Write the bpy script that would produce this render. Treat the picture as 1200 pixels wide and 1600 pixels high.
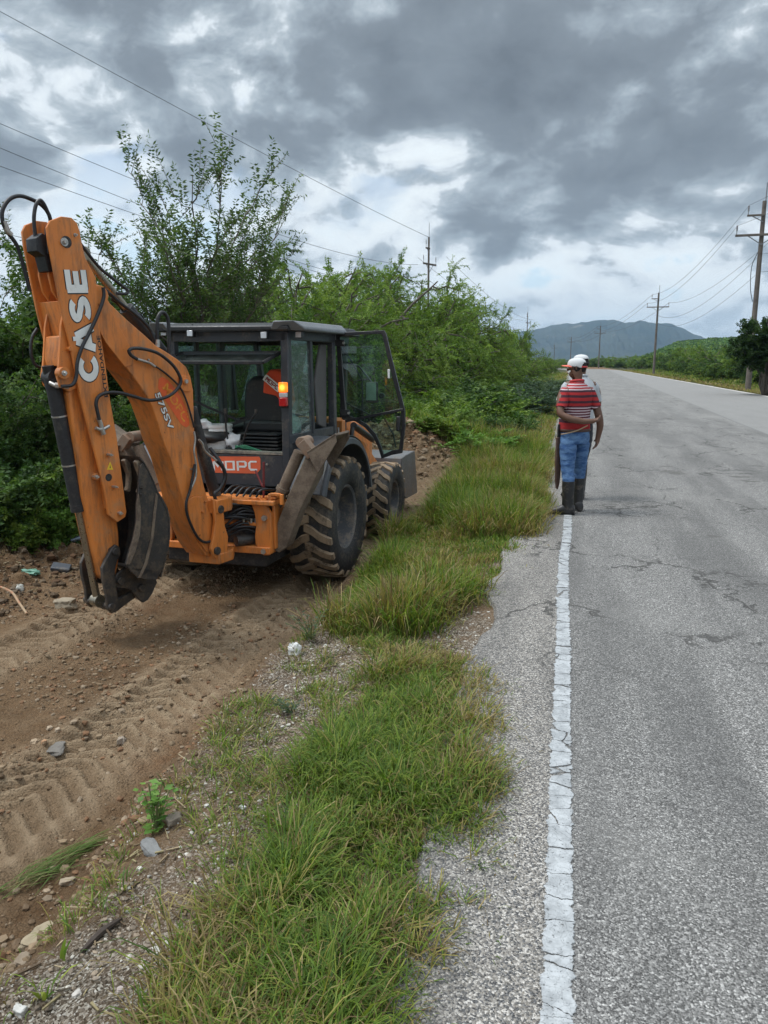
import bpy, bmesh, math, random
import numpy as np
from mathutils import Vector, Matrix

for o in list(bpy.data.objects): bpy.data.objects.remove(o)
scene = bpy.context.scene
COL = scene.collection

# ------------------------------------------------------------------ camera
F = 1200.0; TH = math.radians(11.08); YAW = math.radians(13.4); H = 1.69
cam = bpy.data.cameras.new('camera'); cam_o = bpy.data.objects.new('camera', cam); COL.objects.link(cam_o)
cam.sensor_fit = 'VERTICAL'; cam.sensor_height = 36.0; cam.lens = 27.0
cam.clip_start = 0.05; cam.clip_end = 20000
cam_o.location = (0, 0, H); cam_o.rotation_euler = (math.pi/2-TH, 0, YAW)
scene.camera = cam_o
scene.render.resolution_x = 768; scene.render.resolution_y = 1024

# ------------------------------------------------------------------ light
SUN_EL = math.radians(62); SUN_AZ = math.radians(255)      # azimuth clockwise from +Y (behind the left shoulder)
SKY_STR = 0.10
sun = bpy.data.lights.new('sun', 'SUN'); sun.energy = 1.5; sun.angle = math.radians(14); sun.color = (1.0, 0.96, 0.9)
sun_o = bpy.data.objects.new('sun', sun); COL.objects.link(sun_o)
sd = Vector((math.sin(SUN_AZ)*math.cos(SUN_EL), math.cos(SUN_AZ)*math.cos(SUN_EL), math.sin(SUN_EL)))
sun_o.rotation_euler = sd.to_track_quat('Z', 'Y').to_euler()
sun_o.location = sd*50
vs = scene.view_settings
vs.view_transform = 'Standard'; vs.look = 'None'; vs.exposure = 0.50; vs.gamma = 1.0; vs.use_curve_mapping = False

# ------------------------------------------------------------------ photo geometry -> world
_c, _s = math.cos(TH), math.sin(TH)
FW = np.array([-math.sin(YAW)*_c, math.cos(YAW)*_c, -_s]); RT = np.array([math.cos(YAW), math.sin(YAW), 0.0]); UP = np.cross(RT, FW)
CAM = np.array([0, 0, H])
def ray(u, v): return FW+RT*(u-600)/F+UP*(800-v)/F
def onz(u, v, z=0.0):
    r = ray(u, v); return CAM+r*((z-H)/r[2])
def atd(u, v, d): return CAM+ray(u, v)*d            # a point d metres ahead
def onpl(u, v, p, n):
    r = ray(u, v); return CAM+r*(np.dot(np.array(p)-CAM, n)/np.dot(r, n))

# ------------------------------------------------------------------ sky: physical sky behind a broken cloud deck
world = bpy.data.worlds.new('World'); scene.world = world; world.use_nodes = True
def NG(nt):
    class G: pass
    g = G(); N = nt.nodes; L = nt.links
    def new(t, **kw):
        n = N.new(t)
        for k, v in kw.items(): setattr(n, k, v)
        return n
    def put(sock, v):
        if v is None: return
        if isinstance(v, bpy.types.NodeSocket): L.new(v, sock)
        elif hasattr(v, 'outputs'): L.new(v.outputs[0], sock)
        else:
            if isinstance(v, (tuple, list)) and len(v) == 3 and sock.type == 'RGBA': v = (*v, 1)
            sock.default_value = v
    def math_(op, a, b=None, c=None, clamp=False):
        n = new('ShaderNodeMath', operation=op); n.use_clamp = clamp
        put(n.inputs[0], a); put(n.inputs[1], b); put(n.inputs[2], c); return n.outputs[0]
    def vmath(op, a, b=None, scale=None):
        n = new('ShaderNodeVectorMath', operation=op); put(n.inputs[0], a); put(n.inputs[1], b)
        if scale is not None: put(n.inputs['Scale'], scale)
        return n.outputs['Value'] if op in ('DOT_PRODUCT', 'LENGTH', 'DISTANCE') else n.outputs[0]
    def mix(f, a, b, mode='MIX'):
        n = new('ShaderNodeMix', data_type='RGBA', blend_type=mode); put(n.inputs[0], f); put(n.inputs[6], a); put(n.inputs[7], b); return n.outputs[2]
    def noise(vec, scale, detail=4, rough=0.5, dist=0.0, out=0, lac=2.0):
        n = new('ShaderNodeTexNoise'); put(n.inputs['Vector'], vec); put(n.inputs['Scale'], scale); put(n.inputs['Detail'], detail)
        put(n.inputs['Roughness'], rough); put(n.inputs['Distortion'], dist); put(n.inputs['Lacunarity'], lac); return n.outputs[out]
    def voro(vec, scale, feature='F1', out=0, rnd=1.0):
        n = new('ShaderNodeTexVoronoi', feature=feature); put(n.inputs['Vector'], vec); put(n.inputs['Scale'], scale); put(n.inputs['Randomness'], rnd); return n.outputs[out]
    def ramp(f, stops, interp='LINEAR'):
        n = new('ShaderNodeValToRGB'); cr = n.color_ramp; cr.interpolation = interp
        while len(cr.elements) < len(stops): cr.elements.new(0.5)
        for e, (p, c) in zip(cr.elements, stops):
            e.position = p; e.color = (c, c, c, 1) if isinstance(c, (int, float)) else (*c, 1)
        put(n.inputs[0], f); return n.outputs[0]
    def rng(v, a, b, c=0.0, d=1.0, smooth=True):
        n = new('ShaderNodeMapRange', interpolation_type='SMOOTHSTEP' if smooth else 'LINEAR')
        for i, x in enumerate((v, a, b, c, d)): put(n.inputs[i], x)
        return n.outputs[0]
    for k, v in list(locals().items()):
        if k not in ('G', 'g', 'nt'): setattr(g, k, v)
    g.N = N; g.L = L; return g

def build_world():
    nt = world.node_tree; nt.nodes.clear(); g = NG(nt)
    tc = g.new('ShaderNodeTexCoord').outputs['Generated']
    sky = g.new('ShaderNodeTexSky', sky_type='NISHITA'); sky.sun_disc = False
    sky.sun_elevation = SUN_EL; sky.sun_rotation = SUN_AZ
    sp = g.new('ShaderNodeSeparateXYZ'); g.put(sp.inputs[0], tc); z = sp.outputs[2]
    zc = g.math_('MAXIMUM', z, 0.0)
    inv = g.math_('DIVIDE', 1.0, g.math_('ADD', zc, 0.11))
    cb = g.new('ShaderNodeCombineXYZ'); g.put(cb.inputs[0], g.math_('MULTIPLY', sp.outputs[0], inv)); g.put(cb.inputs[1], g.math_('MULTIPLY', sp.outputs[1], inv))
    p = cb.outputs[0]
    cd = g.new('ShaderNodeCombineXYZ'); g.put(cd.inputs[0], sp.outputs[0]); g.put(cd.inputs[1], sp.outputs[1]); g.put(cd.inputs[2], g.math_('MULTIPLY', g.math_('POWER', zc, .85), 1.55))
    q = cd.outputs[0]                                     # direction, flattened towards the horizon
    wv = g.vmath('SCALE', g.vmath('SUBTRACT', g.noise(q, 4.0, 4, 0.55, out=1), (0.5, 0.5, 0.5)), scale=0.16)
    pw = g.vmath('ADD', q, wv)
    n1 = g.noise(pw, 4.6, 8, 0.56)
    n1u = g.noise(g.vmath('ADD', pw, (0, 0, 0.035)), 4.6, 8, 0.56)
    n2 = g.noise(g.vmath('ADD', pw, (3.1, 7.7, 1.0)), 11.0, 8, 0.62)
    # billows: rounded lobes of the cumulus tops
    vb = g.new('ShaderNodeTexVoronoi', feature='SMOOTH_F1'); g.put(vb.inputs['Vector'], g.vmath('ADD', q, g.vmath('SCALE', g.vmath('SUBTRACT', g.noise(q, 16.0, 5, 0.6, out=1), (0.5, 0.5, 0.5)), scale=0.07))); vb.inputs['Scale'].default_value = 13; vb.inputs['Smoothness'].default_value = .55
    bil = vb.outputs['Distance']
    n3 = g.noise(p, 1.6, 7, .6)
    dn = g.vmath('NORMALIZE', g.vmath('ADD', tc, g.vmath('SCALE', g.vmath('SUBTRACT', g.noise(q, 9.0, 7, 0.62, out=1), (0.5, 0.5, 0.5)), scale=0.13)))
    # big masses of this sky: (u, v, radius px, weight) where they stand above the road; + = dense dark belly, - = bright gap
    blobs = [(560, 20, 200, .75), (860, 40, 230, .78), (300, 10, 150, .7), (1080, 100, 110, .75), (800, 175, 70, .9), (650, 130, 110, .5), (40, 60, 150, .35), (560, 195, 90, .55), (440, 245, 70, .2),
             (720, 335, 75, .8), (905, 265, 100, .5), (60, 190, 90, .15), (840, 385, 90, .5), (1040, 350, 90, .5), (480, 195, 70, .4), (1150, 200, 60, .35), (600, 400, 70, .3), (1130, 40, 90, .35),
             (385, 155, 60, -.9), (565, 285, 60, -.7), (735, 225, 50, -.55), (960, 165, 42, -1.0), (850, 228, 40, -.7), (310, 90, 50, -.7), (1120, 140, 50, -.8), (300, 280, 110, -.5), (1180, 60, 50, -.4), (660, 255, 60, -.4),
             (550, 128, 36, -.7), (850, 432, 60, -.6), (1000, 440, 100, -.4), (130, 240, 80, -.5), (1060, 270, 50, -.5), (700, 470, 100, -.5), (620, 300, 150, -.34), (960, 310, 150, -.34), (240, 330, 150, -.3), (860, 500, 160, -.3), (950, 490, 120, -.4), (30, 330, 80, -.3), (960, 300, 30, -.4), (1130, 430, 60, -.4)]
    acc = None
    for (u, v, r, w) in blobs:
        d = ray(u, v); d = d/np.linalg.norm(d)
        dd = g.vmath('DISTANCE', dn, tuple(float(x) for x in d))
        e = g.math_('EXPONENT', g.math_('MULTIPLY', g.math_('MULTIPLY', dd, dd), -1.0/((r/1250.0)**2)))
        t = g.math_('MULTIPLY', e, w)
        acc = t if acc is None else g.math_('ADD', acc, t)
    dens = g.math_('ADD', g.math_('MULTIPLY', g.math_('SUBTRACT', n1, 0.5), 3.0), g.math_('MULTIPLY', g.math_('SUBTRACT', n2, 0.5), 1.1))
    dens = g.math_('ADD', dens, g.math_('ADD', g.math_('MULTIPLY', g.math_('SUBTRACT', .45, bil), -.95), g.math_('MULTIPLY', g.math_('SUBTRACT', n3, .5), .45)))
    dens = g.math_('ADD', g.math_('ADD', dens, g.math_('MULTIPLY', acc, 0.66)), -0.13)
    lit = g.math_('MULTIPLY', g.math_('SUBTRACT', n1, n1u), 5.0)          # tops catch light, bellies go grey
    tone = g.math_('SUBTRACT', dens, lit)
    col = g.ramp(g.rng(tone, -1.0, 1.6, 0, 1, False), [(0.0, (.52, .65, .73)), (.10, (.66, .72, .75)), (.23, (.64, .69, .715)), (.31, (.56, .61, .65)), (.37, (.37, .42, .46)), (.46, (.265, .31, .35)), (.60, (.175, .205, .235)), (1.0, (.115, .135, .158))])
    gap = g.math_('MULTIPLY', g.rng(dens, -0.62, -0.18, 0.55, 0.0), g.rng(z, 0.10, 0.24))
    skyc = g.mix(1.0, sky.outputs[0], (SKY_STR*1.0,)*3, 'MULTIPLY')
    # horizon: clouds pile up pale blue-grey
    hz = g.rng(z, 0.0, 0.13, 0.6, 0.0)
    col = g.mix(hz, col, (.43, .505, .57))
    col = g.mix(gap, col, skyc)
    # the veil is thinner and much brighter overhead and towards the sun, outside the picture
    sdv = g.vmath('DOT_PRODUCT', tc, tuple(sd))
    boost = g.math_('ADD', g.rng(z, 0.42, 0.85, 1.0, 1.75), g.rng(sdv, 0.72, 1.0, 0.0, 1.8))
    col2 = g.vmath('SCALE', g.mix(g.rng(z, 0.42, 0.7, 0, .8), col, (.50, .55, .60)), scale=boost)
    bg = g.new('ShaderNodeBackground'); g.put(bg.inputs[0], col2); bg.inputs[1].default_value = 1.0
    out = g.new('ShaderNodeOutputWorld'); g.L.new(bg.outputs[0], out.inputs[0])
build_world()

# ------------------------------------------------------------------ materials
def base_mat(name):
    m = bpy.data.materials.new(name); m.use_nodes = True; nt = m.node_tree; nt.nodes.clear(); g = NG(nt)
    g.b = g.new('ShaderNodeBsdfPrincipled'); g.o = g.new('ShaderNodeOutputMaterial'); g.L.new(g.b.outputs[0], g.o.inputs[0])
    g.tc = g.new('ShaderNodeTexCoord'); g.m = m
    g.geo = None
    return g
def bump(g, h, strength=0.5, dist=0.01):
    n = g.new('ShaderNodeBump'); g.put(n.inputs['Height'], h); n.inputs['Strength'].default_value = strength; n.inputs['Distance'].default_value = dist
    g.L.new(n.outputs[0], g.b.inputs['Normal'])
def mat(name, col, rough=0.5, metal=0.0, dirt=None, dirt_amt=0.35, dscale=6.0, spec=0.5, bmp=0.0, bscale=60, coat=0.0, var=0.10):
    """painted / plain surface with uneven tone and optional grime of its own colour"""
    g = base_mat(name); P = g.tc.outputs['Object']
    n = g.noise(P, 3.5, 5, .6); n2 = g.noise(P, 40, 4, .6)
    c = g.mix(g.rng(n, .3, .7, 0, 1), tuple(x*(1-var) for x in col), tuple(min(1, x*(1+var)) for x in col))
    r = g.rng(n2, .3, .7, max(.03, rough-.08), min(1, rough+.12))
    if dirt:
        d = g.noise(P, dscale, 8, .68); d2 = g.noise(P, dscale*7, 5, .7)
        dm = g.math_('MULTIPLY', g.rng(g.math_('ADD', d, g.math_('MULTIPLY', g.math_('SUBTRACT', d2, .5), .5)), .62-dirt_amt*.45, .80-dirt_amt*.3), min(1.0, dirt_amt*2.0), clamp=True)
        c = g.mix(dm, c, dirt); r = g.math_('MAXIMUM', r, g.math_('MULTIPLY', dm, .85))
    g.put(g.b.inputs['Base Color'], c); g.put(g.b.inputs['Roughness'], r)
    g.b.inputs['Metallic'].default_value = metal; g.b.inputs['Specular IOR Level'].default_value = spec; g.b.inputs['Coat Weight'].default_value = coat
    if bmp: bump(g, g.noise(P, bscale, 5, .65), bmp, .004)
    return g.m

DUST = (.20, .145, .095)
def orange_mat():
    g = base_mat('orange_paint'); P = g.tc.outputs['Object']
    n = g.noise(P, 2.5, 5, .6)
    c = g.mix(g.rng(n, .3, .7), (.60, .185, .034), (.69, .225, .045))
    # streaky grime, rust chips
    mp = g.new('ShaderNodeMapping'); g.put(mp.inputs[0], P); mp.inputs['Scale'].default_value = (9, 9, 1.6)
    st = g.noise(mp.outputs[0], 1.6, 8, .7)
    c = g.mix(g.rng(st, .44, .72, 0, .72), c, (.15, .075, .038))
    ds = g.noise(P, 5, 8, .7)
    c = g.mix(g.rng(ds, .48, .74, 0, .55), c, (.30, .20, .12))
    ch = g.noise(P, 26, 6, .7)
    c = g.mix(g.rng(ch, .645, .69, 0, .9), c, (.06, .035, .025))
    g.put(g.b.inputs['Base Color'], c)
    g.put(g.b.inputs['Roughness'], g.rng(g.noise(P, 14, 6, .65), .3, .7, .34, .62))
    bump(g, g.noise(P, 120, 3, .6), .08, .002)
    return g.m
M = {}
M['orange'] = orange_mat()
M['dkgrey'] = mat('dark_grey_paint', (.040, .043, .050), .42, dirt=(.15, .125, .10), dirt_amt=.30, dscale=5)
M['black'] = mat('black_paint', (.014, .014, .016), .4, dirt=(.09, .075, .06), dirt_amt=.22, dscale=7)
M['rubber'] = mat('black_rubber', (.017, .017, .018), .6, dirt=(.10, .085, .065), dirt_amt=.25, dscale=9)
M['hose'] = mat('hose_rubber', (.014, .014, .016), .45, dirt=(.11, .09, .07), dirt_amt=.18, dscale=12)
M['sleeve'] = mat('black_sleeve', (.020, .021, .024), .55, dirt=(.09, .08, .065), dirt_amt=.25, dscale=8, bmp=.35, bscale=60)
M['chrome'] = mat('dirty_chrome', (.30, .27, .21), .32, metal=.85, dirt=(.16, .14, .10), dirt_amt=.2, dscale=2.5)
M['steel'] = mat('bare_steel', (.50, .48, .45), .4, metal=.85, dirt=(.16, .13, .10), dirt_amt=.3, dscale=30)
M['worn'] = mat('worn_bucket_steel', (.050, .046, .044), .48, metal=.35, dirt=(.13, .098, .068), dirt_amt=.40, dscale=8, bmp=.5, bscale=45)
M['mudsteel'] = mat('mud_caked_steel', (.11, .080, .058), .8, dirt=(.185, .142, .102), dirt_amt=.55, dscale=9, bmp=.7, bscale=38)
M['tyre'] = mat('dusty_tyre', (.026, .026, .027), .72, dirt=(.14, .112, .080), dirt_amt=.36, dscale=4, bmp=.3, bscale=50)
M['lug'] = mat('muddy_lug', (.055, .045, .036), .8, dirt=(.27, .195, .125), dirt_amt=.85, dscale=7, bmp=.6, bscale=50)
M['rim'] = mat('grey_rim', (.085, .088, .095), .5, dirt=(.26, .21, .16), dirt_amt=.42, dscale=8)
M['fender'] = mat('grey_plastic', (.075, .080, .090), .5, dirt=(.17, .14, .11), dirt_amt=.22, dscale=6, bmp=.15, bscale=200)
M['visor'] = mat('roof_plastic', (.17, .18, .19), .5, dirt=(.12, .11, .10), dirt_amt=.2, dscale=10)
M['white'] = mat('white_plastic', (.72, .72, .70), .5, dirt=(.35, .30, .24), dirt_amt=.25, dscale=14)
M['whitepaint'] = mat('white_lettering', (.74, .74, .71), .5, dirt=(.35, .22, .12), dirt_amt=.15, dscale=30)
M['ink'] = mat('black_lettering', (.012, .012, .013), .5)
M['stick_or'] = mat('orange_sticker', (.72, .13, .05), .5, dirt=(.25, .12, .08), dirt_amt=.12, dscale=20)
M['stick_red'] = mat('faded_red_sticker', (.74, .115, .025), .55, dirt=(.62, .20, .05), dirt_amt=.25, dscale=9)
M['yellow'] = mat('yellow_decal', (.75, .50, .03), .5)
M['vest'] = mat('orange_cloth', (.72, .085, .03), .85, bmp=.4, bscale=30)
M['cloth_w'] = mat('white_cloth', (.66, .65, .66), .9, bmp=.5, bscale=25)
M['seat'] = mat('black_vinyl', (.018, .018, .019), .5, dirt=(.09, .075, .06), dirt_amt=.25)
M['mat_dark'] = mat('dark_plastic', (.022, .022, .024), .6, dirt=(.12, .10, .08), dirt_amt=.35)
M['greenhose'] = mat('green_tube', (.02, .16, .08), .5)
M['redlens'] = mat('red_lens', (.42, .012, .015), .18, coat=.5)
M['loader'] = mat('grey_loader_bucket', (.16, .163, .168), .45, metal=.25, dirt=(.19, .15, .11), dirt_amt=.3, dscale=5)
def emis(name, col, st):
    g = base_mat(name); g.put(g.b.inputs['Base Color'], col); g.b.inputs['Roughness'].default_value = .2
    g.put(g.b.inputs['Emission Color'], col); g.b.inputs['Emission Strength'].default_value = st; return g.m
def amber_mat():
    g = base_mat('amber_lamp'); P = g.tc.outputs['Object']
    g.put(g.b.inputs['Base Color'], (.9, .25, .02)); g.b.inputs['Roughness'].default_value = .2
    d = g.vmath('LENGTH', P)
    g.put(g.b.inputs['Emission Color'], g.mix(g.rng(d, .0, .055), (1.0, .55, .08), (1.0, .17, .01)))
    g.put(g.b.inputs['Emission Strength'], g.rng(d, 0, .06, 3.4, .7)); return g.m
M['amber'] = amber_mat()
M['lens'] = mat('clear_lens', (.62, .64, .66), .15, metal=.3)
def glass_mat(name, tint, opac=.25, gloss=.10, streak=True):
    g = base_mat(name); nt = g.m.node_tree; P = g.tc.outputs['Object']
    tr = g.new('ShaderNodeBsdfTransparent'); g.put(tr.inputs[0], tint)
    gl = g.new('ShaderNodeBsdfGlossy'); gl.inputs['Roughness'].default_value = .04; g.put(gl.inputs[0], (.85, .92, .92))
    df = g.new('ShaderNodeBsdfDiffuse'); g.put(df.inputs[0], (.30, .36, .34))
    fr = g.new('ShaderNodeFresnel'); fr.inputs[0].default_value = 1.5
    m1 = g.new('ShaderNodeMixShader'); g.put(m1.inputs[0], g.math_('ADD', g.math_('MULTIPLY', fr.outputs[0], 1.1), gloss, clamp=True)); g.L.new(tr.outputs[0], m1.inputs[1]); g.L.new(gl.outputs[0], m1.inputs[2])
    m2 = g.new('ShaderNodeMixShader')
    mp = g.new('ShaderNodeMapping'); g.put(mp.inputs[0], P); mp.inputs['Scale'].default_value = (3, 3, 9); mp.inputs['Rotation'].default_value = (.5, .6, .2)
    dn = g.rng(g.noise(mp.outputs[0], 2.2, 8, .72), .38, .75, opac*.35, opac*1.5)
    g.put(m2.inputs[0], dn if streak else opac); g.L.new(m1.outputs[0], m2.inputs[1]); g.L.new(df.outputs[0], m2.inputs[2])
    g.L.new(m2.outputs[0], g.o.inputs[0]); return g.m
M['glass'] = glass_mat('green_tinted_glass', (.52, .72, .62), .10, .03)
M['glass_side'] = glass_mat('dusty_side_glass', (.50, .66, .62), .38, .13)
M['glass_door'] = glass_mat('door_glass', (.38, .58, .46), .09, .03)

# ------------------------------------------------------------------ mesh helpers
def link(o): COL.objects.link(o); return o
def tag(o, label=None, cat=None, group=None, kind=None):
    if label: o['label'] = label
    if cat: o['category'] = cat
    if group: o['group'] = group
    if kind: o['kind'] = kind
    return o
def empty(name, loc=(0, 0, 0), rz=0.0):
    o = bpy.data.objects.new(name, None); o.location = loc; o.rotation_euler = (0, 0, rz); o.empty_display_size = .2; return link(o)
def finish(me, name, ms, parent=None, smooth=35, bevel=0.0, loc=None):
    for m in (ms if isinstance(ms, (list, tuple)) else [ms]): me.materials.append(m)
    if smooth:
        me.shade_smooth(); me.set_sharp_from_angle(angle=math.radians(smooth))
    o = bpy.data.objects.new(name, me); link(o)
    if parent is not None: o.parent = parent
    if loc is not None: o.location = loc
    if bevel:
        b = o.modifiers.new('bevel', 'BEVEL'); b.width = bevel; b.segments = 2; b.limit_method = 'ANGLE'; b.angle_limit = math.radians(40); b.harden_normals = False
    return o
class MB:
    def __init__(s): s.v = []; s.f = []; s.mi = []; s.cur = 0; s.starts = []; s.fstarts = []
    def add(s, vs, fs):
        b = len(s.v); s.starts.append(b); s.fstarts.append(len(s.f)); s.v += [tuple(float(c) for c in p) for p in vs]
        for f in fs: s.f.append(tuple(b+i for i in f)); s.mi.append(s.cur)
    def box(s, c, sz, R=None):
        c = np.array(c, float); h = np.array(sz, float)/2
        pts = [np.array([x, y, z])*h for x in (-1, 1) for y in (-1, 1) for z in (-1, 1)]
        if R is not None: pts = [np.array(R@Vector(p)) for p in pts]
        s.add([p+c for p in pts], [(0, 1, 3, 2), (4, 6, 7, 5), (0, 4, 5, 1), (2, 3, 7, 6), (0, 2, 6, 4), (1, 5, 7, 3)]); return s
    def bar(s, a, b, w, h, up=(0, 0, 1)):
        a = Vector(a); b = Vector(b); d = (b-a); L_ = d.length; d.normalize(); u = Vector(up)
        x = d.cross(u)
        if x.length < 1e-4: x = d.cross(Vector((0, 1, 0)))
        x.normalize(); y = x.cross(d)
        R = Matrix((x, d, y)).transposed(); s.box((a+b)/2, (w, L_, h), R); return s
    def cyl(s, a, b, r0, r1=None, n=16, caps=True):
        r1 = r0 if r1 is None else r1; a = Vector(a); b = Vector(b); d = (b-a).normalized()
        x = d.orthogonal().normalized(); y = d.cross(x); vs = []
        for c, r in ((a, r0), (b, r1)):
            for i in range(n):
                t = 2*math.pi*i/n; vs.append(c+(x*math.cos(t)+y*math.sin(t))*r)
        fs = [(i, (i+1) % n, n+(i+1) % n, n+i) for i in range(n)]
        if caps: fs += [tuple(range(n-1, -1, -1)), tuple(range(n, 2*n))]
        s.add(vs, fs); return s
    def tube(s, pts, r, n=8, caps=True):
        P = [Vector(p) for p in pts]; k = len(P); rs = r if isinstance(r, (list, tuple)) else [r]*k
        t0 = (P[1]-P[0]).normalized(); x = t0.orthogonal().normalized(); vs = []
        for i in range(k):
            t = (P[min(i+1, k-1)]-P[max(i-1, 0)]).normalized()
            x = (x-t*x.dot(t)); x = x.normalized() if x.length > 1e-6 else t.orthogonal().normalized(); y = t.cross(x)
            for j in range(n):
                a = 2*math.pi*j/n; vs.append(P[i]+(x*math.cos(a)+y*math.sin(a))*rs[i])
        fs = [(i*n+j, i*n+(j+1) % n, (i+1)*n+(j+1) % n, (i+1)*n+j) for i in range(k-1) for j in range(n)]
        if caps: fs += [tuple(range(n-1, -1, -1)), tuple(range((k-1)*n, k*n))]
        s.add(vs, fs); return s
    def prism(s, front, back):
        n = len(front); s.add(list(front)+list(back), [tuple(range(n)), tuple(range(2*n-1, n-1, -1))]+[(i, n+i, n+(i+1) % n, (i+1) % n) for i in range(n)]); return s
    def loft(s, rings, caps=True):
        n = len(rings[0]); k = len(rings); vs = [p for r in rings for p in r]
        fs = [(i*n+j, i*n+(j+1) % n, (i+1)*n+(j+1) % n, (i+1)*n+j) for i in range(k-1) for j in range(n)]
        if caps: fs += [tuple(range(n-1, -1, -1)), tuple(range((k-1)*n, k*n))]
        s.add(vs, fs); return s
    def lathe(s, prof, c, axis, n=32, closed=False):
        a = Vector(axis).normalized(); x = a.orthogonal().normalized(); y = a.cross(x); c = Vector(c)
        rings = []
        for i in range(n):
            t = 2*math.pi*i/n; rings.append([c+a*h+(x*math.cos(t)+y*math.sin(t))*r for r, h in prof])
        m = len(prof); vs = [p for r in rings for p in r]; fs = []
        for i in range(n):
            j = (i+1) % n
            for q in range(m-1 if not closed else m): fs.append((i*m+q, j*m+q, j*m+(q+1) % m, i*m+(q+1) % m))
        s.add(vs, fs); return s
    def build(s, name, ms, parent=None, smooth=35, bevel=0.0, loc=None, fix=True):
        me = bpy.data.meshes.new(name); me.from_pydata(s.v, [], s.f)
        if isinstance(ms, (list, tuple)): me.polygons.foreach_set('material_index', s.mi)
        if fix:
            bm = bmesh.new(); bm.from_mesh(me); bmesh.ops.recalc_face_normals(bm, faces=bm.faces); bm.to_mesh(me); bm.free()
        me.update(); return finish(me, name, ms, parent, smooth, bevel, loc)
def build_each(mb, name, ms, parent=None, group=1, **kw):
    """one object per added piece (or per `group` pieces)"""
    out = []; starts = mb.starts+[len(mb.v)]; fst = mb.fstarts+[len(mb.f)]
    for i in range(0, len(mb.starts), group):
        j = min(i+group, len(mb.starts)); s = MB(); b0, b1, f0, f1 = starts[i], starts[j], fst[i], fst[j]
        s.v = mb.v[b0:b1]; s.f = [tuple(q-b0 for q in f) for f in mb.f[f0:f1]]; s.mi = [0]*len(s.f); out.append(s.build(name, ms, parent, **kw))
    return out
def spline(pts, n=6):
    P = [np.array(p, float) for p in pts]; P = [2*P[0]-P[1]]+P+[2*P[-1]-P[-2]]; out = []
    for i in range(1, len(P)-2):
        for k in range(n):
            t = k/n; a, b, c, d = P[i-1], P[i], P[i+1], P[i+2]
            out.append(.5*((2*b)+(-a+c)*t+(2*a-5*b+4*c-d)*t*t+(-a+3*b-3*c+d)*t**3))
    out.append(P[-2]); return out
def npmesh(name, V, Fq=None, Ft=None, colors=None, attr='col', smooth=False, ms=None):
    """fast mesh from numpy: quads Fq (n,4), tris Ft (m,3), optional per-vertex colours"""
    me = bpy.data.meshes.new(name); V = np.asarray(V, np.float32); me.vertices.add(len(V)); me.vertices.foreach_set('co', V.ravel())
    parts = []; starts = []; tot = 0
    if Fq is not None and len(Fq): parts.append(np.asarray(Fq, np.int32).ravel()); starts.append(np.arange(len(Fq))*4); tot = len(Fq)*4
    if Ft is not None and len(Ft): parts.append(np.asarray(Ft, np.int32).ravel()); starts.append(tot+np.arange(len(Ft))*3)
    li = np.concatenate(parts); ls = np.concatenate(starts).astype(np.int32)
    me.loops.add(len(li)); me.loops.foreach_set('vertex_index', li); me.polygons.add(len(ls)); me.polygons.foreach_set('loop_start', ls)
    me.update(calc_edges=True)
    if colors is not None:
        a = me.color_attributes.new(attr, 'FLOAT_COLOR', 'POINT'); c = np.ones((len(V), 4), np.float32); c[:, :colors.shape[1]] = colors; a.data.foreach_set('color', c.ravel())
    me.polygons.foreach_set('use_smooth', np.full(len(ls), smooth)); me.validate(); return me
# value noise
def vnoise(x, y, seed=0):
    x = np.asarray(x, float); y = np.asarray(y, float)
    xi = np.floor(x).astype(np.int64); yi = np.floor(y).astype(np.int64); fx = x-xi; fy = y-yi
    fx = fx*fx*(3-2*fx); fy = fy*fy*(3-2*fy)
    def h(a, b):
        n = (a*374761393+b*668265263+seed*1442695041) & 0x7fffffff; n = ((n ^ (n >> 13))*1274126177) & 0x7fffffff
        return ((n ^ (n >> 16)) & 0xffffff)/float(0xffffff)
    return (h(xi, yi)*(1-fx)+h(xi+1, yi)*fx)*(1-fy)+(h(xi, yi+1)*(1-fx)+h(xi+1, yi+1)*fx)*fy
def fbm(x, y, o=4, seed=0, g=.5):
    a = 0; w = 1; t = 0
    for i in range(o): a = a+w*vnoise(np.asarray(x)*2**i, np.asarray(y)*2**i, seed+i*17); t += w; w *= g
    return a/t
def ss(x, a, b):
    t = np.clip((np.asarray(x, float)-a)/(b-a), 0, 1); return t*t*(3-2*t)
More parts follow.
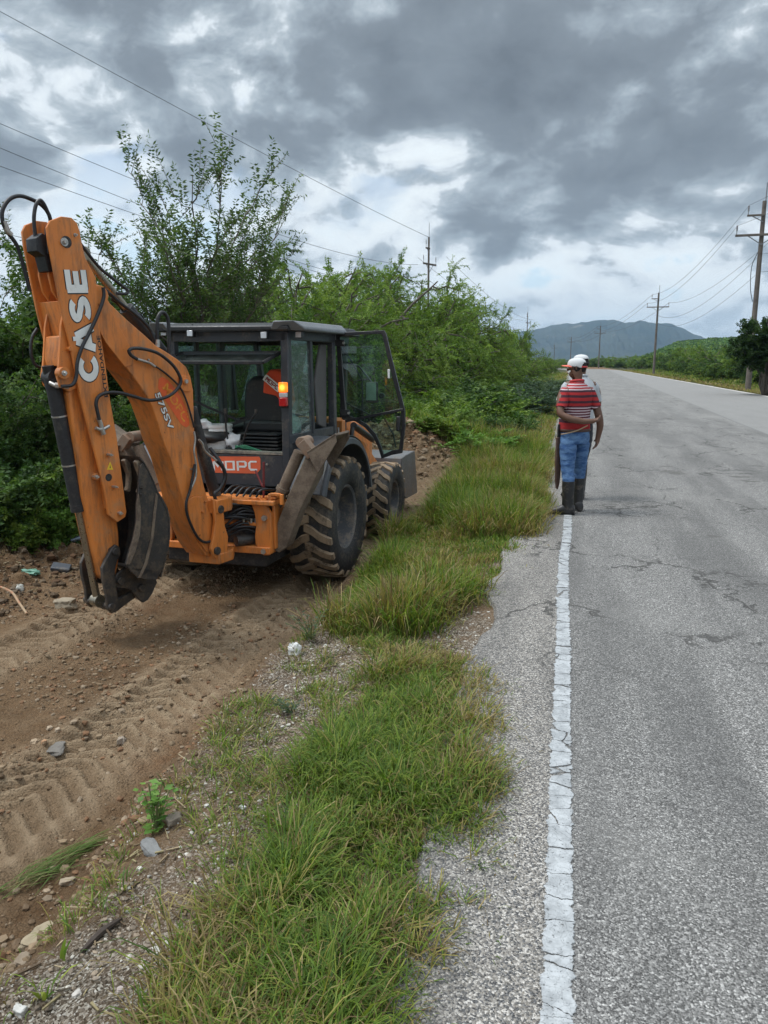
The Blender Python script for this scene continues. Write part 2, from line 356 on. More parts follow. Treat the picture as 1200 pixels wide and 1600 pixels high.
# ------------------------------------------------------------------ terrain
def road_off(y):
    y = np.asarray(y, float)
    return -(np.clip(y-130, 0, None)**2)/2400.0-(np.clip(y-168, 0, 60)**2)/110.0
def gh(x, y):
    """ground height"""
    x = np.asarray(x, float); y = np.asarray(y, float)
    e = (fbm(y*.9+5, x*.7, 3, 3)-.5)*.55
    X = -x
    far = ss(y, 12.2, 14.5)
    h = -.03-.05*ss(X, .35, 1.1)-.10*ss(X, 1.0, 1.6)+0*x
    D = .46*(1-far)+.10*far
    h = h-D*ss(X+e, 1.62, 2.15)
    h = h+.16*ss(X, 5.2, 6.6)*(1-far)+.28*ss(X, 6.6, 9.5)
    # small windrow of loose soil along the cut edge
    h = h+.05*np.exp(-((X+e*1.2-1.95)/.12)**2)*(1-far)*fbm(x*6, y*3, 3, 9)*2
    # bumps
    near = (1-ss(y, 14, 22))
    cut = ss(X+e, 1.7, 2.1)*(1-far)*(1-ss(X, 5.6, 6.6))
    rough = (fbm(x*3.1, y*3.1, 4, 21)-.5)*.06+(fbm(x*11, y*11, 4, 31)-.5)*.050+(fbm(x*21+4, y*21, 2, 33)-.5)*.016
    h = h+rough*np.where(x < -.6, 1, 0)*near
    # churned dark earth on the left edge of the cut
    lump = ss(X, 5.0, 5.8)*(1-ss(X, 7.4, 8.2))*(1-far)
    h = h+lump*(np.abs(fbm(x*4, y*4, 4, 51)-.5)*.55+(fbm(x*12, y*12, 3, 61)-.5)*.10)
    # tyre ruts with bar prints
    for cx, w in ((-2.52, .30), (-4.24, .30)):
        wob = (fbm(y*.5, cx+0*y, 2, 71)-.5)*.25+.045*(y-8)
        dx = x-(cx+wob); m = (1-ss(np.abs(dx), w*.75, w))*cut*(1-ss(y, 7.6, 8.3))
        ph = (y+np.abs(dx)*.75)*2*math.pi/.145+7*fbm(x*1.3, y*1.3, 3, 73)
        bars = ss(np.sin(ph), -.2, .75)
        h = h+m*(-.055+.030*bars*(.10+1.5*ss(fbm(x*1.7, y*1.7, 3, 77), .3, .7)))
        m2 = np.exp(-((np.abs(dx)-w*1.08)/.06)**2)*cut*(1-ss(y, 7.6, 8.3)); h = h+.028*m2
    # heap of loose soil pushed up ahead of the loader bucket
    r2 = ((x+2.6)/1.2)**2+((y-13.9)/1.1)**2
    h = h+np.exp(-r2)*(.62+.25*(fbm(x*5, y*5, 4, 91)-.5)*2)
    r2 = ((x+4.4)/1.9)**2+((y-14.2)/1.2)**2
    h = h+np.exp(-r2)*(.55+.25*(fbm(x*5, y*5, 4, 92)-.5)*2)
    # right-hand side of the road
    h = h-.10*ss(x, 9.6, 11)+.5*ss(x, 13, 30)
    under = (x > -.62) & (x < 9.62)
    rx = x-road_off(y)
    h = np.where((rx > -.45) & (rx < 9.6) & (y > 14), -.035, h)
    return h
def axis(segs):
    out = []
    for a, b, st in segs: out.append(np.arange(a, b, st))
    return np.concatenate(out)
def geo_axis(a, b, st, k):
    out = [a]; 
    while out[-1] < b: out.append(out[-1]+st); st *= k
    return np.array(out)
gx = np.concatenate([-geo_axis(8.2, 7000, .12, 1.18)[::-1], np.arange(-8.1, -4.9, .035), np.arange(-4.9, -1.0, .021), np.arange(-1.0, .3, .05), np.arange(.3, 9.4, .35), np.arange(9.4, 11, .2), geo_axis(11, 7000, .4, 1.17)])
gy = np.concatenate([-geo_axis(1.0, 60, .5, 1.4)[::-1], np.arange(-.5, 1.5, .1), np.arange(1.5, 8.6, .024), np.arange(8.6, 16, .05), geo_axis(16, 7500, .12, 1.035)])
def build_ground():
    X, Y = np.meshgrid(gx, gy); Z = gh(X, Y); nx, ny = len(gx), len(gy)
    V = np.stack([X, Y, Z], -1).reshape(-1, 3)
    i = np.arange(nx*ny).reshape(ny, nx); Q = np.stack([i[:-1, :-1], i[:-1, 1:], i[1:, 1:], i[1:, :-1]], -1).reshape(-1, 4)
    x, y = X.ravel(), Y.ravel(); A = -x
    e = (fbm(y*.9+5, x*.7, 3, 3)-.5)*.55; far = ss(y, 12.2, 14.5)
    cut = ss(A+e, 1.62, 1.95)*(1-far)*(1-ss(A, 5.2, 6.0))
    pale = np.zeros_like(x)
    for cx, w in ((-2.52, .42), (-4.24, .40)):
        wob = (fbm(y*.5, cx+0*y, 2, 71)-.5)*.25+.045*(y-8)
        dxx = np.abs(x-(cx+.0+wob)); ph = (y+dxx*.75)*2*math.pi/.145+7*fbm(x*1.3, y*1.3, 3, 73); bars = ss(np.sin(ph), -.2, .75)
        pale = np.maximum(pale, (1-ss(dxx, w*.7, w*1.25))*(.50+.50*bars*ss(fbm(x*1.7, y*1.7, 3, 77), .25, .6)))
    pale = pale*cut*(.60+.9*fbm(x*1.5, y*1.5, 3, 15))
    grav = ss(A, .85, 1.15)*(1-ss(A+e, 1.5, 1.8))*(1-ss(y, 8, 11))
    grav = np.maximum(grav, (1-ss(np.abs(y-4.75), .35, .75))*ss(A, .3, .5)*(1-ss(A, 1.2, 1.6))*ss(y, 4, 4.2))
    grav = np.maximum(grav, (1-ss(A, .5, .9))*.8*ss(A, .2, .3)*(1-ss(y, 9, 14)))
    org = np.clip(ss(A, 5.9, 6.8)+far*ss(A, .3, .8)+ss(x, 9.6, 9.9), 0, 1)
    heap = np.exp(-(((x+2.6)/1.35)**2+((y-13.9)/1.3)**2))+np.exp(-(((x+4.4)/2.1)**2+((y-14.2)/1.4)**2))
    org = org*(1-np.clip(heap*1.8, 0, 1))
    col = np.stack([pale, grav, org], -1)
    me = npmesh('terrain', V, Q, colors=col, attr='zone', smooth=True)
    g = base_mat('soil_and_gravel'); P = g.tc.outputs['Object']
    at = g.new('ShaderNodeVertexColor'); at.layer_name = 'zone'; sp = g.new('ShaderNodeSeparateColor'); g.put(sp.inputs[0], at.outputs[0])
    nA = g.noise(P, 1.3, 8, .65); nB = g.noise(P, 9, 8, .7); nC = g.noise(P, 60, 5, .7)
    soil = g.mix(g.rng(nA, .35, .68), (.125, .072, .036), (.225, .142, .078))
    soil = g.mix(g.rng(g.noise(P, .8, 5, .6, .5), .52, .66, 0, .55), soil, (.19, .095, .045))
    soil = g.mix(g.rng(nB, .35, .7, 0, .6), soil, (.235, .165, .10))
    soil = g.mix(g.rng(nC, .42, .72, 0, .7), soil, (.070, .045, .026))
    pale = g.mix(g.rng(nB, .3, .7), (.40, .305, .20), (.27, .19, .118))
    c = g.mix(g.math_('MULTIPLY', sp.outputs[0], g.rng(nB, .25, .6, .55, 1.0)), soil, pale)
    # fine gravel with pale limestone bits
    v = g.voro(P, 150, out=1); sv = g.new('ShaderNodeSeparateColor'); g.put(sv.inputs[0], v)
    gr = g.ramp(sv.outputs[0], [(0, (.05, .038, .026)), (.36, (.13, .102, .075)), (.64, (.25, .21, .165)), (.86, (.42, .375, .31)), (1, (.60, .57, .51))])
    gr = g.mix(g.rng(nA, .4, .6, 0, .6), gr, soil)
    c = g.mix(g.math_('MULTIPLY', sp.outputs[1], g.rng(nB, .3, .55, .5, 1.0)), c, gr)
    og = g.mix(g.rng(nB, .35, .65), (.038, .040, .018), (.085, .085, .036)); og = g.mix(g.rng(nC, .5, .8, 0, .6), og, (.14, .12, .06))
    c = g.mix(sp.outputs[2], c, og)
    g.put(g.b.inputs['Base Color'], c); g.b.inputs['Roughness'].default_value = .95; g.b.inputs['Specular IOR Level'].default_value = .15
    hh = g.math_('ADD', g.math_('MULTIPLY', nB, 1.0), g.math_('ADD', g.math_('MULTIPLY', nC, .35), g.math_('MULTIPLY', g.voro(P, 70), -.25)))
    bump(g, hh, 1.0, .055)
    o = finish(me, 'ground', g.m, smooth=0); tag(o, kind='structure'); return o
build_ground()

def asphalt_mat():
    g = base_mat('worn_asphalt'); P = g.tc.outputs['Object']
    sp = g.new('ShaderNodeSeparateXYZ'); g.put(sp.inputs[0], P); x, y = sp.outputs[0], sp.outputs[1]
    v = g.new('ShaderNodeTexVoronoi'); g.put(v.inputs['Vector'], P); v.inputs['Scale'].default_value = 165
    sc = g.new('ShaderNodeSeparateColor'); g.put(sc.inputs[0], v.outputs['Color']); rv = sc.outputs[0]
    v2 = g.new('ShaderNodeTexVoronoi'); g.put(v2.inputs['Vector'], P); v2.inputs['Scale'].default_value = 290
    sc2 = g.new('ShaderNodeSeparateColor'); g.put(sc2.inputs[0], v2.outputs['Color'])
    lane = g.ramp(rv, [(0, .015), (.22, .036), (.45, .098), (.7, .18), (.9, .31), (1, .55)])
    lane2 = g.ramp(sc2.outputs[0], [(0, .04), (.4, .12), (.8, .23), (1, .38)])
    lane = g.mix(.4, lane, lane2); lane = g.mix(1.0, lane, (1.26, 1.225, 1.165), 'MULTIPLY')
    sh = g.ramp(rv, [(0, (.018, .018, .02)), (.22, (.05, .047, .044)), (.40, (.15, .132, .11)), (.72, (.29, .26, .22)), (1, (.66, .62, .56))])
    sh = g.mix(.3, sh, g.ramp(sc2.outputs[0], [(0, .03), (.3, .15), (1, .46)]))
    nl = g.noise(P, .55, 6, .6); n2 = g.noise(P, 3.0, 6, .65)
    mps = g.new('ShaderNodeMapping'); g.put(mps.inputs[0], P); mps.inputs['Scale'].default_value = (1.6, .22, 1)
    nst = g.noise(mps.outputs[0], 1.0, 5, .6)
    edge = g.math_('ADD', x, g.math_('MULTIPLY', g.math_('SUBTRACT', n2, .5), .10))
    c = g.mix(g.rng(edge, -.03, .09), sh, lane)
    # wheel paths polished darker / paler, blotches
    c = g.mix(g.rng(nst, .38, .62, .0, .50), c, (.075, .074, .072))
    c = g.mix(g.rng(nl, .5, .72, 0, .34), c, (.27, .262, .245))
    # away lane, resurfaced: smoother and paler
    lb = g.math_('SUBTRACT', x, g.math_('ADD', 4.2, g.math_('MULTIPLY', y, .020)))
    c = g.mix(g.math_('MULTIPLY', g.rng(lb, -.06, .06), .72), c, g.mix(n2, (.21, .206, .198), (.275, .27, .262)))
    c = g.mix(g.math_('MULTIPLY', g.rng(y, 6, 40), .45), c, (.245, .24, .228))
    sm = g.math_('MULTIPLY', g.rng(g.math_('ABSOLUTE', lb), .0, .05, 1, 0), .5); c = g.mix(sm, c, (.13, .13, .13))
    # cracks
    wp = g.vmath('ADD', P, g.vmath('SCALE', g.vmath('SUBTRACT', g.noise(P, 2.2, 5, .65, out=1), (.5, .5, .5)), scale=.55))
    mc = g.new('ShaderNodeMapping'); g.put(mc.inputs[0], wp); mc.inputs['Scale'].default_value = (1.0, .55, 1)
    d1 = g.voro(mc.outputs[0], 1.0, 'DISTANCE_TO_EDGE'); d2 = g.voro(wp, 4.2, 'DISTANCE_TO_EDGE')
    k1 = g.math_('MULTIPLY', g.rng(d1, .003, .017, 1, 0), g.rng(g.noise(P, .9, 3, .5), .44, .56))
    k2 = g.math_('MULTIPLY', g.rng(d2, .010, .045, 1, 0), g.rng(g.noise(g.vmath('ADD', P, (4, 9, 0)), .7, 4, .6), .54, .64))
    k = g.math_('MULTIPLY', g.math_('MULTIPLY', g.math_('MAXIMUM', k1, g.math_('MULTIPLY', k2, .8)), g.rng(lb, -.2, .0, 1, .25)), g.rng(y, 2.2, 5.5, .0, 1))
    # broken-out potholes
    pk = None
    for (u, v_, a, b) in ((1048, 738, .30, .34), (1158, 745, .26, .16), (1175, 752, .2, .12), (1180, 728, .3, .1), (955, 590, .9, 1.6), (1042, 729, .16, .12), (1110, 838, .12, .07)):
        q = onz(u, v_, 0); dx = g.math_('DIVIDE', g.math_('SUBTRACT', x, float(q[0])), a); dy = g.math_('DIVIDE', g.math_('SUBTRACT', y, float(q[1])), b)
        r = g.math_('ADD', g.math_('ADD', g.math_('MULTIPLY', dx, dx), g.math_('MULTIPLY', dy, dy)), g.math_('MULTIPLY', g.math_('SUBTRACT', g.noise(P, 5, 6, .7), .5), 4.2))
        t = g.rng(r, .1, .55, 1, 0); pk = t if pk is None else g.math_('MAXIMUM', pk, t)
    c = g.mix(g.math_('MULTIPLY', k, .85), c, (.05, .048, .045)); c = g.mix(g.math_('MULTIPLY', pk, .75), c, (.10, .095, .088))
    g.put(g.b.inputs['Base Color'], c); g.b.inputs['Roughness'].default_value = .9; g.b.inputs['Specular IOR Level'].default_value = .25
    hh = g.math_('ADD', g.math_('MULTIPLY', v.outputs['Distance'], -.9), g.math_('MULTIPLY', g.math_('ADD', k, pk), -1.2)); bump(g, hh, .75, .006)
    return g.m
M['asphalt'] = asphalt_mat()
def build_road():
    ys = np.concatenate([np.arange(-6, 16, .08), geo_axis(16, 260, .15, 1.03)]); 
    le = -.50+(fbm(ys*1.4, 0*ys, 4, 5)-.5)*.34; le = np.where(ys > 13, -.38+(fbm(ys*.8, 0*ys, 3, 5)-.5)*.3, le)
    xs = [0.0, .02, .3, 2, 4.6, 7, 9.5]
    V = []; n = len(xs)
    off = road_off(ys)
    for y, l, o in zip(ys, le, off):
        for i, x in enumerate(xs): V.append((o+(l if i == 0 else x), y, -.022 if i == 0 else 0.0))
        V[-n] = (o+l, y, -.05); V[-n+1] = (o+l+.03, y, -.004)
    i = np.arange(len(ys)*n).reshape(-1, n); Q = np.stack([i[:-1, :-1], i[:-1, 1:], i[1:, 1:], i[1:, :-1]], -1).reshape(-1, 4)
    me = npmesh('road', np.array(V), Q, smooth=False); tag(finish(me, 'road', M['asphalt'], smooth=0), kind='structure')
    # concrete edge strip on the far side
    V = []
    for y, o in zip(ys, off):
        w = .09*(fbm(np.array([y*.7]), np.array([2.]), 3, 8)[0]-.5)
        V += [(o+9.42+w, y, .004), (o+9.66+w, y, .006), (o+9.7+w, y, -.08)]
    i = np.arange(len(ys)*3).reshape(-1, 3); Q = np.stack([i[:-1, :-1], i[:-1, 1:], i[1:, 1:], i[1:, :-1]], -1).reshape(-1, 4)
    me = npmesh('road_edge_strip', np.array(V), Q); tag(finish(me, 'road_edge_strip', mat('pale_edge', (.50, .48, .44), .9, dirt=(.25, .22, .18), dirt_amt=.4, dscale=3), smooth=0), kind='structure')
    # edge line
    ys = np.concatenate([np.arange(-3, 16, .1), geo_axis(16, 165, .3, 1.03)]); off = road_off(ys)
    V = []
    for y, o in zip(ys, off):
        wob = .012*math.sin(y*.7+1)+.02*(vnoise(np.array([y*.9]), np.array([0.]), 4)[0]-.5); c = .035+wob
        V += [(o+c-.075, y, .004), (o+c+.075, y, .004)]
    i = np.arange(len(ys)*2).reshape(-1, 2); Q = np.stack([i[:-1, :-1], i[:-1, 1:], i[1:, 1:], i[1:, :-1]], -1).reshape(-1, 4)
    me = npmesh('edge_line', np.array(V), Q)
    uv = me.uv_layers.new(name='UVMap'); li = np.zeros(len(me.loops), np.int32); me.loops.foreach_get('vertex_index', li)
    uvs = np.stack([(li % 2).astype(float), ys[li//2]], -1).astype(np.float32); uv.data.foreach_set('uv', uvs.ravel())
    g = base_mat('cracked_white_road_paint'); P = g.tc.outputs['Object']; U = g.new('ShaderNodeSeparateXYZ'); g.put(U.inputs[0], g.tc.outputs['UV'])
    a = g.math_('ABSOLUTE', g.math_('SUBTRACT', U.outputs[0], .5))
    nz = g.noise(P, 13, 6, .7); lim = g.math_('ADD', .29, g.math_('MULTIPLY', g.math_('SUBTRACT', nz, .5), .46))
    inside = g.rng(g.math_('SUBTRACT', lim, a), -.01, .02)
    wp = g.vmath('ADD', P, g.vmath('SCALE', g.vmath('SUBTRACT', g.noise(P, 14, 5, .65, out=1), (.5, .5, .5)), scale=.045))
    mp = g.new('ShaderNodeMapping'); g.put(mp.inputs[0], wp); mp.inputs['Scale'].default_value = (2.4, 8.0, 1)
    ck = g.rng(g.voro(mp.outputs[0], 1.0, 'DISTANCE_TO_EDGE'), .004, g.rng(g.noise(P, 3.1, 4, .6), .42, .66, .006, .055), 0, 1)
    ck2 = g.rng(g.voro(wp, 26, 'DISTANCE_TO_EDGE'), .005, .03, .75, 1)
    speck = g.rng(g.noise(P, 85, 5, .75), .57, .68, 1, .12)
    al = g.math_('MULTIPLY', g.math_('MULTIPLY', inside, g.math_('MULTIPLY', ck, g.math_('MAXIMUM', ck2, .5))), speck)
    g.put(g.b.inputs['Base Color'], g.mix(g.rng(g.noise(P, 9, 7, .75), .35, .65), (.25, .262, .268), (.43, .447, .455))); g.b.inputs['Roughness'].default_value = .6
    g.put(g.b.inputs['Alpha'], al); bump(g, ck, .5, .004)
    tag(finish(me, 'edge_line', g.m, smooth=0), kind='structure')
build_road()

# ------------------------------------------------------------------ mountain and hill
def ridge(name, prof, D0, D1, colfn, seed, kind='structure', jag=5.5, rough=.12, nt=40, nu=420, base=-3):
    us = np.linspace(prof[0][0], prof[-1][0], nu); vv = np.interp(us, [p[0] for p in prof], [p[1] for p in prof])+(fbm(us*.06, us*0, 5, seed)-.5)*jag
    V = []; t = np.linspace(0, 1, nt)
    for u, v in zip(us, vv):
        d = ray(u, v); Ht = H+d[2]/math.hypot(d[0], d[1])*D1
        dr = d[:2]/math.hypot(d[0], d[1])
        for k in range(nt+6):
            if k < nt:
                tt = t[k]; D = D0+(D1-D0)*tt; spur = fbm(np.array([u*.05]), np.array([tt*2.]), 4, seed)[0]-.5
                z = base+(Ht-base)*(tt**.85)*(1+rough*2*spur*math.sin(math.pi*tt)); rv = abs(fbm(np.array([u*.07+tt*2.5]), np.array([tt*5.]), 3, seed+5)[0]-.5)*2.6
                z -= (Ht-base)*.30*(1-rv)*math.sin(math.pi*tt)*(.6)
            else:
                q = (k-nt+1)/6; D = D1+(D1-D0)*.8*q; z = base+(Ht-base)*(1-q)**1.2
            V.append((dr[0]*D, dr[1]*D, z))
    n = nt+6; i = np.arange(nu*n).reshape(nu, n); Q = np.stack([i[:-1, :-1], i[1:, :-1], i[1:, 1:], i[:-1, 1:]], -1).reshape(-1, 4)
    me = npmesh(name, np.array(V), Q, smooth=True); o = finish(me, name, colfn, smooth=0); tag(o, kind=kind); return o
g = base_mat('mountain_scrub'); P = g.tc.outputs['Object']
c = g.mix(g.rng(g.noise(P, .004, 8, .65), .35, .65), (.016, .024, .016), (.050, .054, .036))
c = g.mix(g.rng(g.noise(P, .007, 8, .7, .6), .60, .68, 0, .7), c, (.22, .18, .14)); c = g.mix(g.rng(g.noise(P, .05, 5, .7), .5, .7, 0, .5), c, (.020, .030, .014))
g.put(g.b.inputs['Base Color'], c); g.b.inputs['Roughness'].default_value = 1.0; g.b.inputs['Specular IOR Level'].default_value = 0
ridge('mountain', [(560, 556), (700, 540), (780, 527), (838, 514), (862, 508), (900, 504), (930, 500.5), (962, 500), (975, 503), (1000, 502.5), (1030, 504), (1048, 506), (1066, 512), (1084, 522), (1110, 533), (1150, 547), (1210, 560)], 3400, 4600, g.m, 5)
g = base_mat('hill_scrub'); P = g.tc.outputs['Object']
c = g.mix(g.rng(g.noise(P, .12, 6, .7), .35, .65), (.016, .030, .010), (.050, .072, .022)); c = g.mix(g.rng(g.noise(P, 1.0, 5, .7), .5, .7, 0, .6), c, (.010, .018, .006))
g.put(g.b.inputs['Base Color'], c); g.b.inputs['Roughness'].default_value = 1.0; g.b.inputs['Specular IOR Level'].default_value = 0
bump(g, g.noise(P, .8, 5, .7), 1.0, .8)
hill_prof = [(985, 566), (1020, 556), (1045, 541), (1062, 533), (1090, 530), (1120, 528), (1160, 524), (1200, 525), (1260, 522), (1400, 518), (1700, 530)]
ridge('hill', hill_prof, 330, 520, g.m, 9, rough=.05, nu=420, jag=4.0)
# ------------------------------------------------------------------ vegetation
def leaf_mat(name, rough=.55, trans=.35, attr='col'):
    g = base_mat(name); at = g.new('ShaderNodeVertexColor'); at.layer_name = attr
    df = g.b; g.put(df.inputs['Base Color'], at.outputs[0]); df.inputs['Roughness'].default_value = rough; df.inputs['Specular IOR Level'].default_value = .3
    tr = g.new('ShaderNodeBsdfTranslucent'); g.put(tr.inputs[0], g.mix(1.0, at.outputs[0], (1.15, 1.25, .6), 'MULTIPLY'))
    mx = g.new('ShaderNodeMixShader'); mx.inputs[0].default_value = trans; g.L.new(df.outputs[0], mx.inputs[1]); g.L.new(tr.outputs[0], mx.inputs[2]); g.L.new(mx.outputs[0], g.o.inputs[0]); return g.m
M['leaf'] = leaf_mat('foliage'); M['blade'] = leaf_mat('grass_blade', .6, .4)
M['bark'] = mat('grey_bark', (.12, .10, .08), .9, dirt=(.06, .05, .04), dirt_amt=.4, dscale=10, bmp=.6, bscale=30)
def nrm(v): return v/(np.linalg.norm(v, axis=-1, keepdims=True)+1e-9)
def leaves_mesh(P, D, Nn, L_, W_, C_):
    """diamond leaves: base P, direction D, face normal Nn"""
    S = nrm(np.cross(D, Nn)); L_ = L_[:, None]; W_ = W_[:, None]
    n = len(P); V = np.empty((n, 4, 3)); V[:, 0] = P; V[:, 1] = P+D*L_*.45+S*W_*.5; V[:, 2] = P+D*L_-Nn*L_*.10; V[:, 3] = P+D*L_*.45-S*W_*.5
    return V.reshape(-1, 3), np.arange(n*4).reshape(n, 4), np.repeat(C_, 4, axis=0)
def twig_leaves(rng, S, D, Ln, droop, k, ll, lw, pal, shade=.25, side=.8, jitter=.4):
    """S, D: twig starts and directions (n,3); k leaves each"""
    n = len(S); t = (np.arange(k)[None, :]+rng.random((n, k)))/k; t = t[..., None]
    Pz = np.zeros((n, k, 3)); Pz[..., 2] = 1
    P = S[:, None]+D[:, None]*t*Ln[:, None, None]-Pz*(t**2)*droop[:, None, None]
    T = nrm(D[:, None]*Ln[:, None, None]-2*Pz*t*droop[:, None, None])
    up = np.array([0, 0, 1.0]); sd = nrm(np.cross(T, up+rng.normal(0, .25, (n, k, 3)))); sg = np.where(np.arange(k)[None, :, None] % 2 == 0, 1, -1)
    Dl = nrm(T*(1-side)+sd*sg*side+rng.normal(0, jitter, (n, k, 3))*.6); Nn = nrm(np.cross(Dl, T)+up*.8+rng.normal(0, jitter, (n, k, 3)))
    c = pal[rng.integers(0, len(pal), (n,))][:, None]*(1+rng.normal(0, .12, (n, k, 1)))*(1+rng.normal(0, .10, (n, 1, 1)))
    m = n*k; return leaves_mesh(P.reshape(m, 3), Dl.reshape(m, 3), Nn.reshape(m, 3), ll*(.7+.6*rng.random(m)), lw*(.7+.6*rng.random(m)), np.clip(c.reshape(m, 3), .004, 1))
PAL = dict(mesq=np.array([[.115, .195, .030], [.150, .235, .036], [.080, .145, .025], [.19, .265, .05]]),
           dark=np.array([[.050, .105, .024], [.075, .140, .032], [.036, .078, .020], [.115, .180, .046]]),
           thorn=np.array([[.065, .115, .030], [.045, .085, .022], [.10, .155, .045]]),
           blue=np.array([[.055, .095, .055], [.040, .075, .042], [.085, .125, .070]]),
           lime=np.array([[.135, .255, .048], [.105, .215, .042], [.17, .29, .06]]),
           mango=np.array([[.020, .048, .012], [.030, .066, .016], [.045, .085, .022]]))
TREETOP = None
def grow_tree(name, seed, Ht, R, style, n_limb=11, n_sub=8, n_tw=9, k=34, ll=.075, lw=.024, pal='mesq', trunk_r=.09, lean=(0, 0), low=.25, twig=.55, wood=True, flat=.55):
    """multi-stemmed spreading tree: returns (trunk mesh, crown mesh)"""
    rng = np.random.default_rng(seed); wd = MB(); S, D, Ln, Dr = [], [], [], []
    for i in range(n_limb):
        az = 2*math.pi*(i+rng.random()*.7)/n_limb; u = rng.random()
        rr = R*(.35+.65*math.sqrt(u)); zt = Ht*(1-flat*(rr/R)**2)*(.72+.28*rng.random()) if style != 'shrub' else Ht*(.45+.55*rng.random())
        end = np.array([math.cos(az)*rr*.80+lean[0]*Ht, math.sin(az)*rr*.80+lean[1]*Ht, zt*.86]); st = np.array([math.cos(az)*.12*R*.3, math.sin(az)*.12*R*.3, 0])
        mid = (st+end)/2+np.array([math.cos(az)*-.10*R, math.sin(az)*-.10*R, .12*Ht])+rng.normal(0, .06*R, 3)*np.array([1, 1, .4])
        pts = [np.array(p) for p in spline([st, mid*.55+st*.45+np.array([0, 0, .05*Ht]), mid, end], 4)]
        pts = [p+rng.normal(0, .018*R, 3)*(j > 0) for j, p in enumerate(pts)]
        if wood: wd.tube(pts, [trunk_r*(1-.85*j/(len(pts)-1)) for j in range(len(pts))], 6)
        for j in range(n_sub):
            t = low+(1-low)*(j+rng.random())/n_sub; q = t*(len(pts)-1); a = int(min(q, len(pts)-2)); p = pts[a]+(pts[a+1]-pts[a])*(q-a)
            az2 = az+rng.normal(0, .95); el = rng.normal(.35, .35) if style != 'thorn' else rng.normal(.75, .35)
            d = np.array([math.cos(az2)*math.cos(el), math.sin(az2)*math.cos(el), math.sin(el)]); ln = R*(.30+.30*rng.random())*(1.15-.5*t)
            sub = [p+d*ln*s-np.array([0, 0, 1])*(.10 if style != 'thorn' else .02)*ln*s*s*3+rng.normal(0, .02*R, 3)*(s > 0) for s in np.linspace(0, 1, 5)]
            if wood: wd.tube(sub, [trunk_r*.28*(1-.8*s) for s in np.linspace(0, 1, 5)], 4, caps=False)
            for w in range(n_tw):
                s = .15+.85*(w+rng.random())/n_tw; q = s*4; a = int(min(q, 3)); pp = sub[a]+(sub[a+1]-sub[a])*(q-a)
                dd = d+rng.normal(0, .55, 3); dd[2] += (.05 if style == 'mesq' else .25); dd /= np.linalg.norm(dd)
                S.append(pp); D.append(dd); Ln.append(twig*(.55+.75*rng.random())); Dr.append((.34 if style == 'mesq' else .05)*(.5+rng.random())*twig*1.2)
    S, D, Ln, Dr = map(np.array, (S, D, Ln, Dr))
    V, Fq, C_ = twig_leaves(rng, S, D, Ln, Dr, k, ll, lw, PAL[pal])
    V[:, 2] = np.maximum(V[:, 2], .01)
    crown = npmesh(name+'_crown', V, Fq, colors=C_); crown['top'] = float(np.percentile(V[:, 2], 99.85)); crown.materials.append(M['leaf'])
    if wood and style == 'thorn':
        for a, d, l, dr in list(zip(S, D, Ln, Dr))[::2]: wd.tube([a, a+d*l*.5-np.array([0, 0, dr*.25]), a+d*l*.9-np.array([0, 0, dr*.8])], [.006, .004, .002], 3, caps=False)
    tm = None
    if wood:
        tm = bpy.data.meshes.new(name+'_trunk'); tm.from_pydata(wd.v, [], wd.f); tm.shade_smooth(); tm.materials.append(M['bark'])
    return tm, crown
def place(kind, meshes, loc, rz, sc, label, cat, group=None):
    root = empty(kind, tuple(loc), rz); root.scale = (sc, sc, sc) if not isinstance(sc, tuple) else sc; tag(root, label, cat, group)
    for nm, me in zip(('trunk', 'crown'), meshes):
        if me is None: continue
        o = bpy.data.objects.new(nm, me); link(o); o.parent = root
    return root
def gpos(u, d):
    """ground point d metres ahead in column u"""
    p = atd(u, 565, d); return np.array([p[0], p[1], float(gh(p[0], p[1]))])
def htop(v, d): return (565-v)/F*d+H                       # world height seen at row v, d metres ahead
mesq = [grow_tree('spreading_tree', s, 1.0*4.5, 3.2, 'mesq', n_limb=19, n_sub=9, n_tw=11, k=50, ll=.064, lw=.022, pal='mesq', low=.2) for s in (1, 2, 3)]
G1 = 'feathery trees in the row beyond the digger'
row = [(425, 424, 17, .80, 'feathery bright tree rising just above the cab roof'), (500, 414, 20, .92, 'feathery spreading tree right of the sparse thorn tree'), (585, 420, 24, 1.0, 'broad feathery tree behind the open cab door'),
       (648, 436, 28, 1.0, 'broad feathery tree with the tall pole standing behind it'), (708, 466, 34, .98, 'feathery tree whose right side dips below the pole'), (755, 506, 44, .80, 'feathery tree halfway down the row'),
       (806, 506, 58, .62, 'tall feathery tree topping the far end of the row'), (836, 546, 76, .65, 'low rounded tree near the far end of the row'), (852, 556, 100, .75, 'last small tree of the row at the bend')]
for i, (u, v, d, s, lb) in enumerate(row):
    p = gpos(u, d); hh = htop(v, d)-p[2]; place('feathery_tree', mesq[i % 3], p, i*1.9, (s*1.12, s*1.12, hh/mesq[i % 3][1]['top']), lb, 'tree', G1)
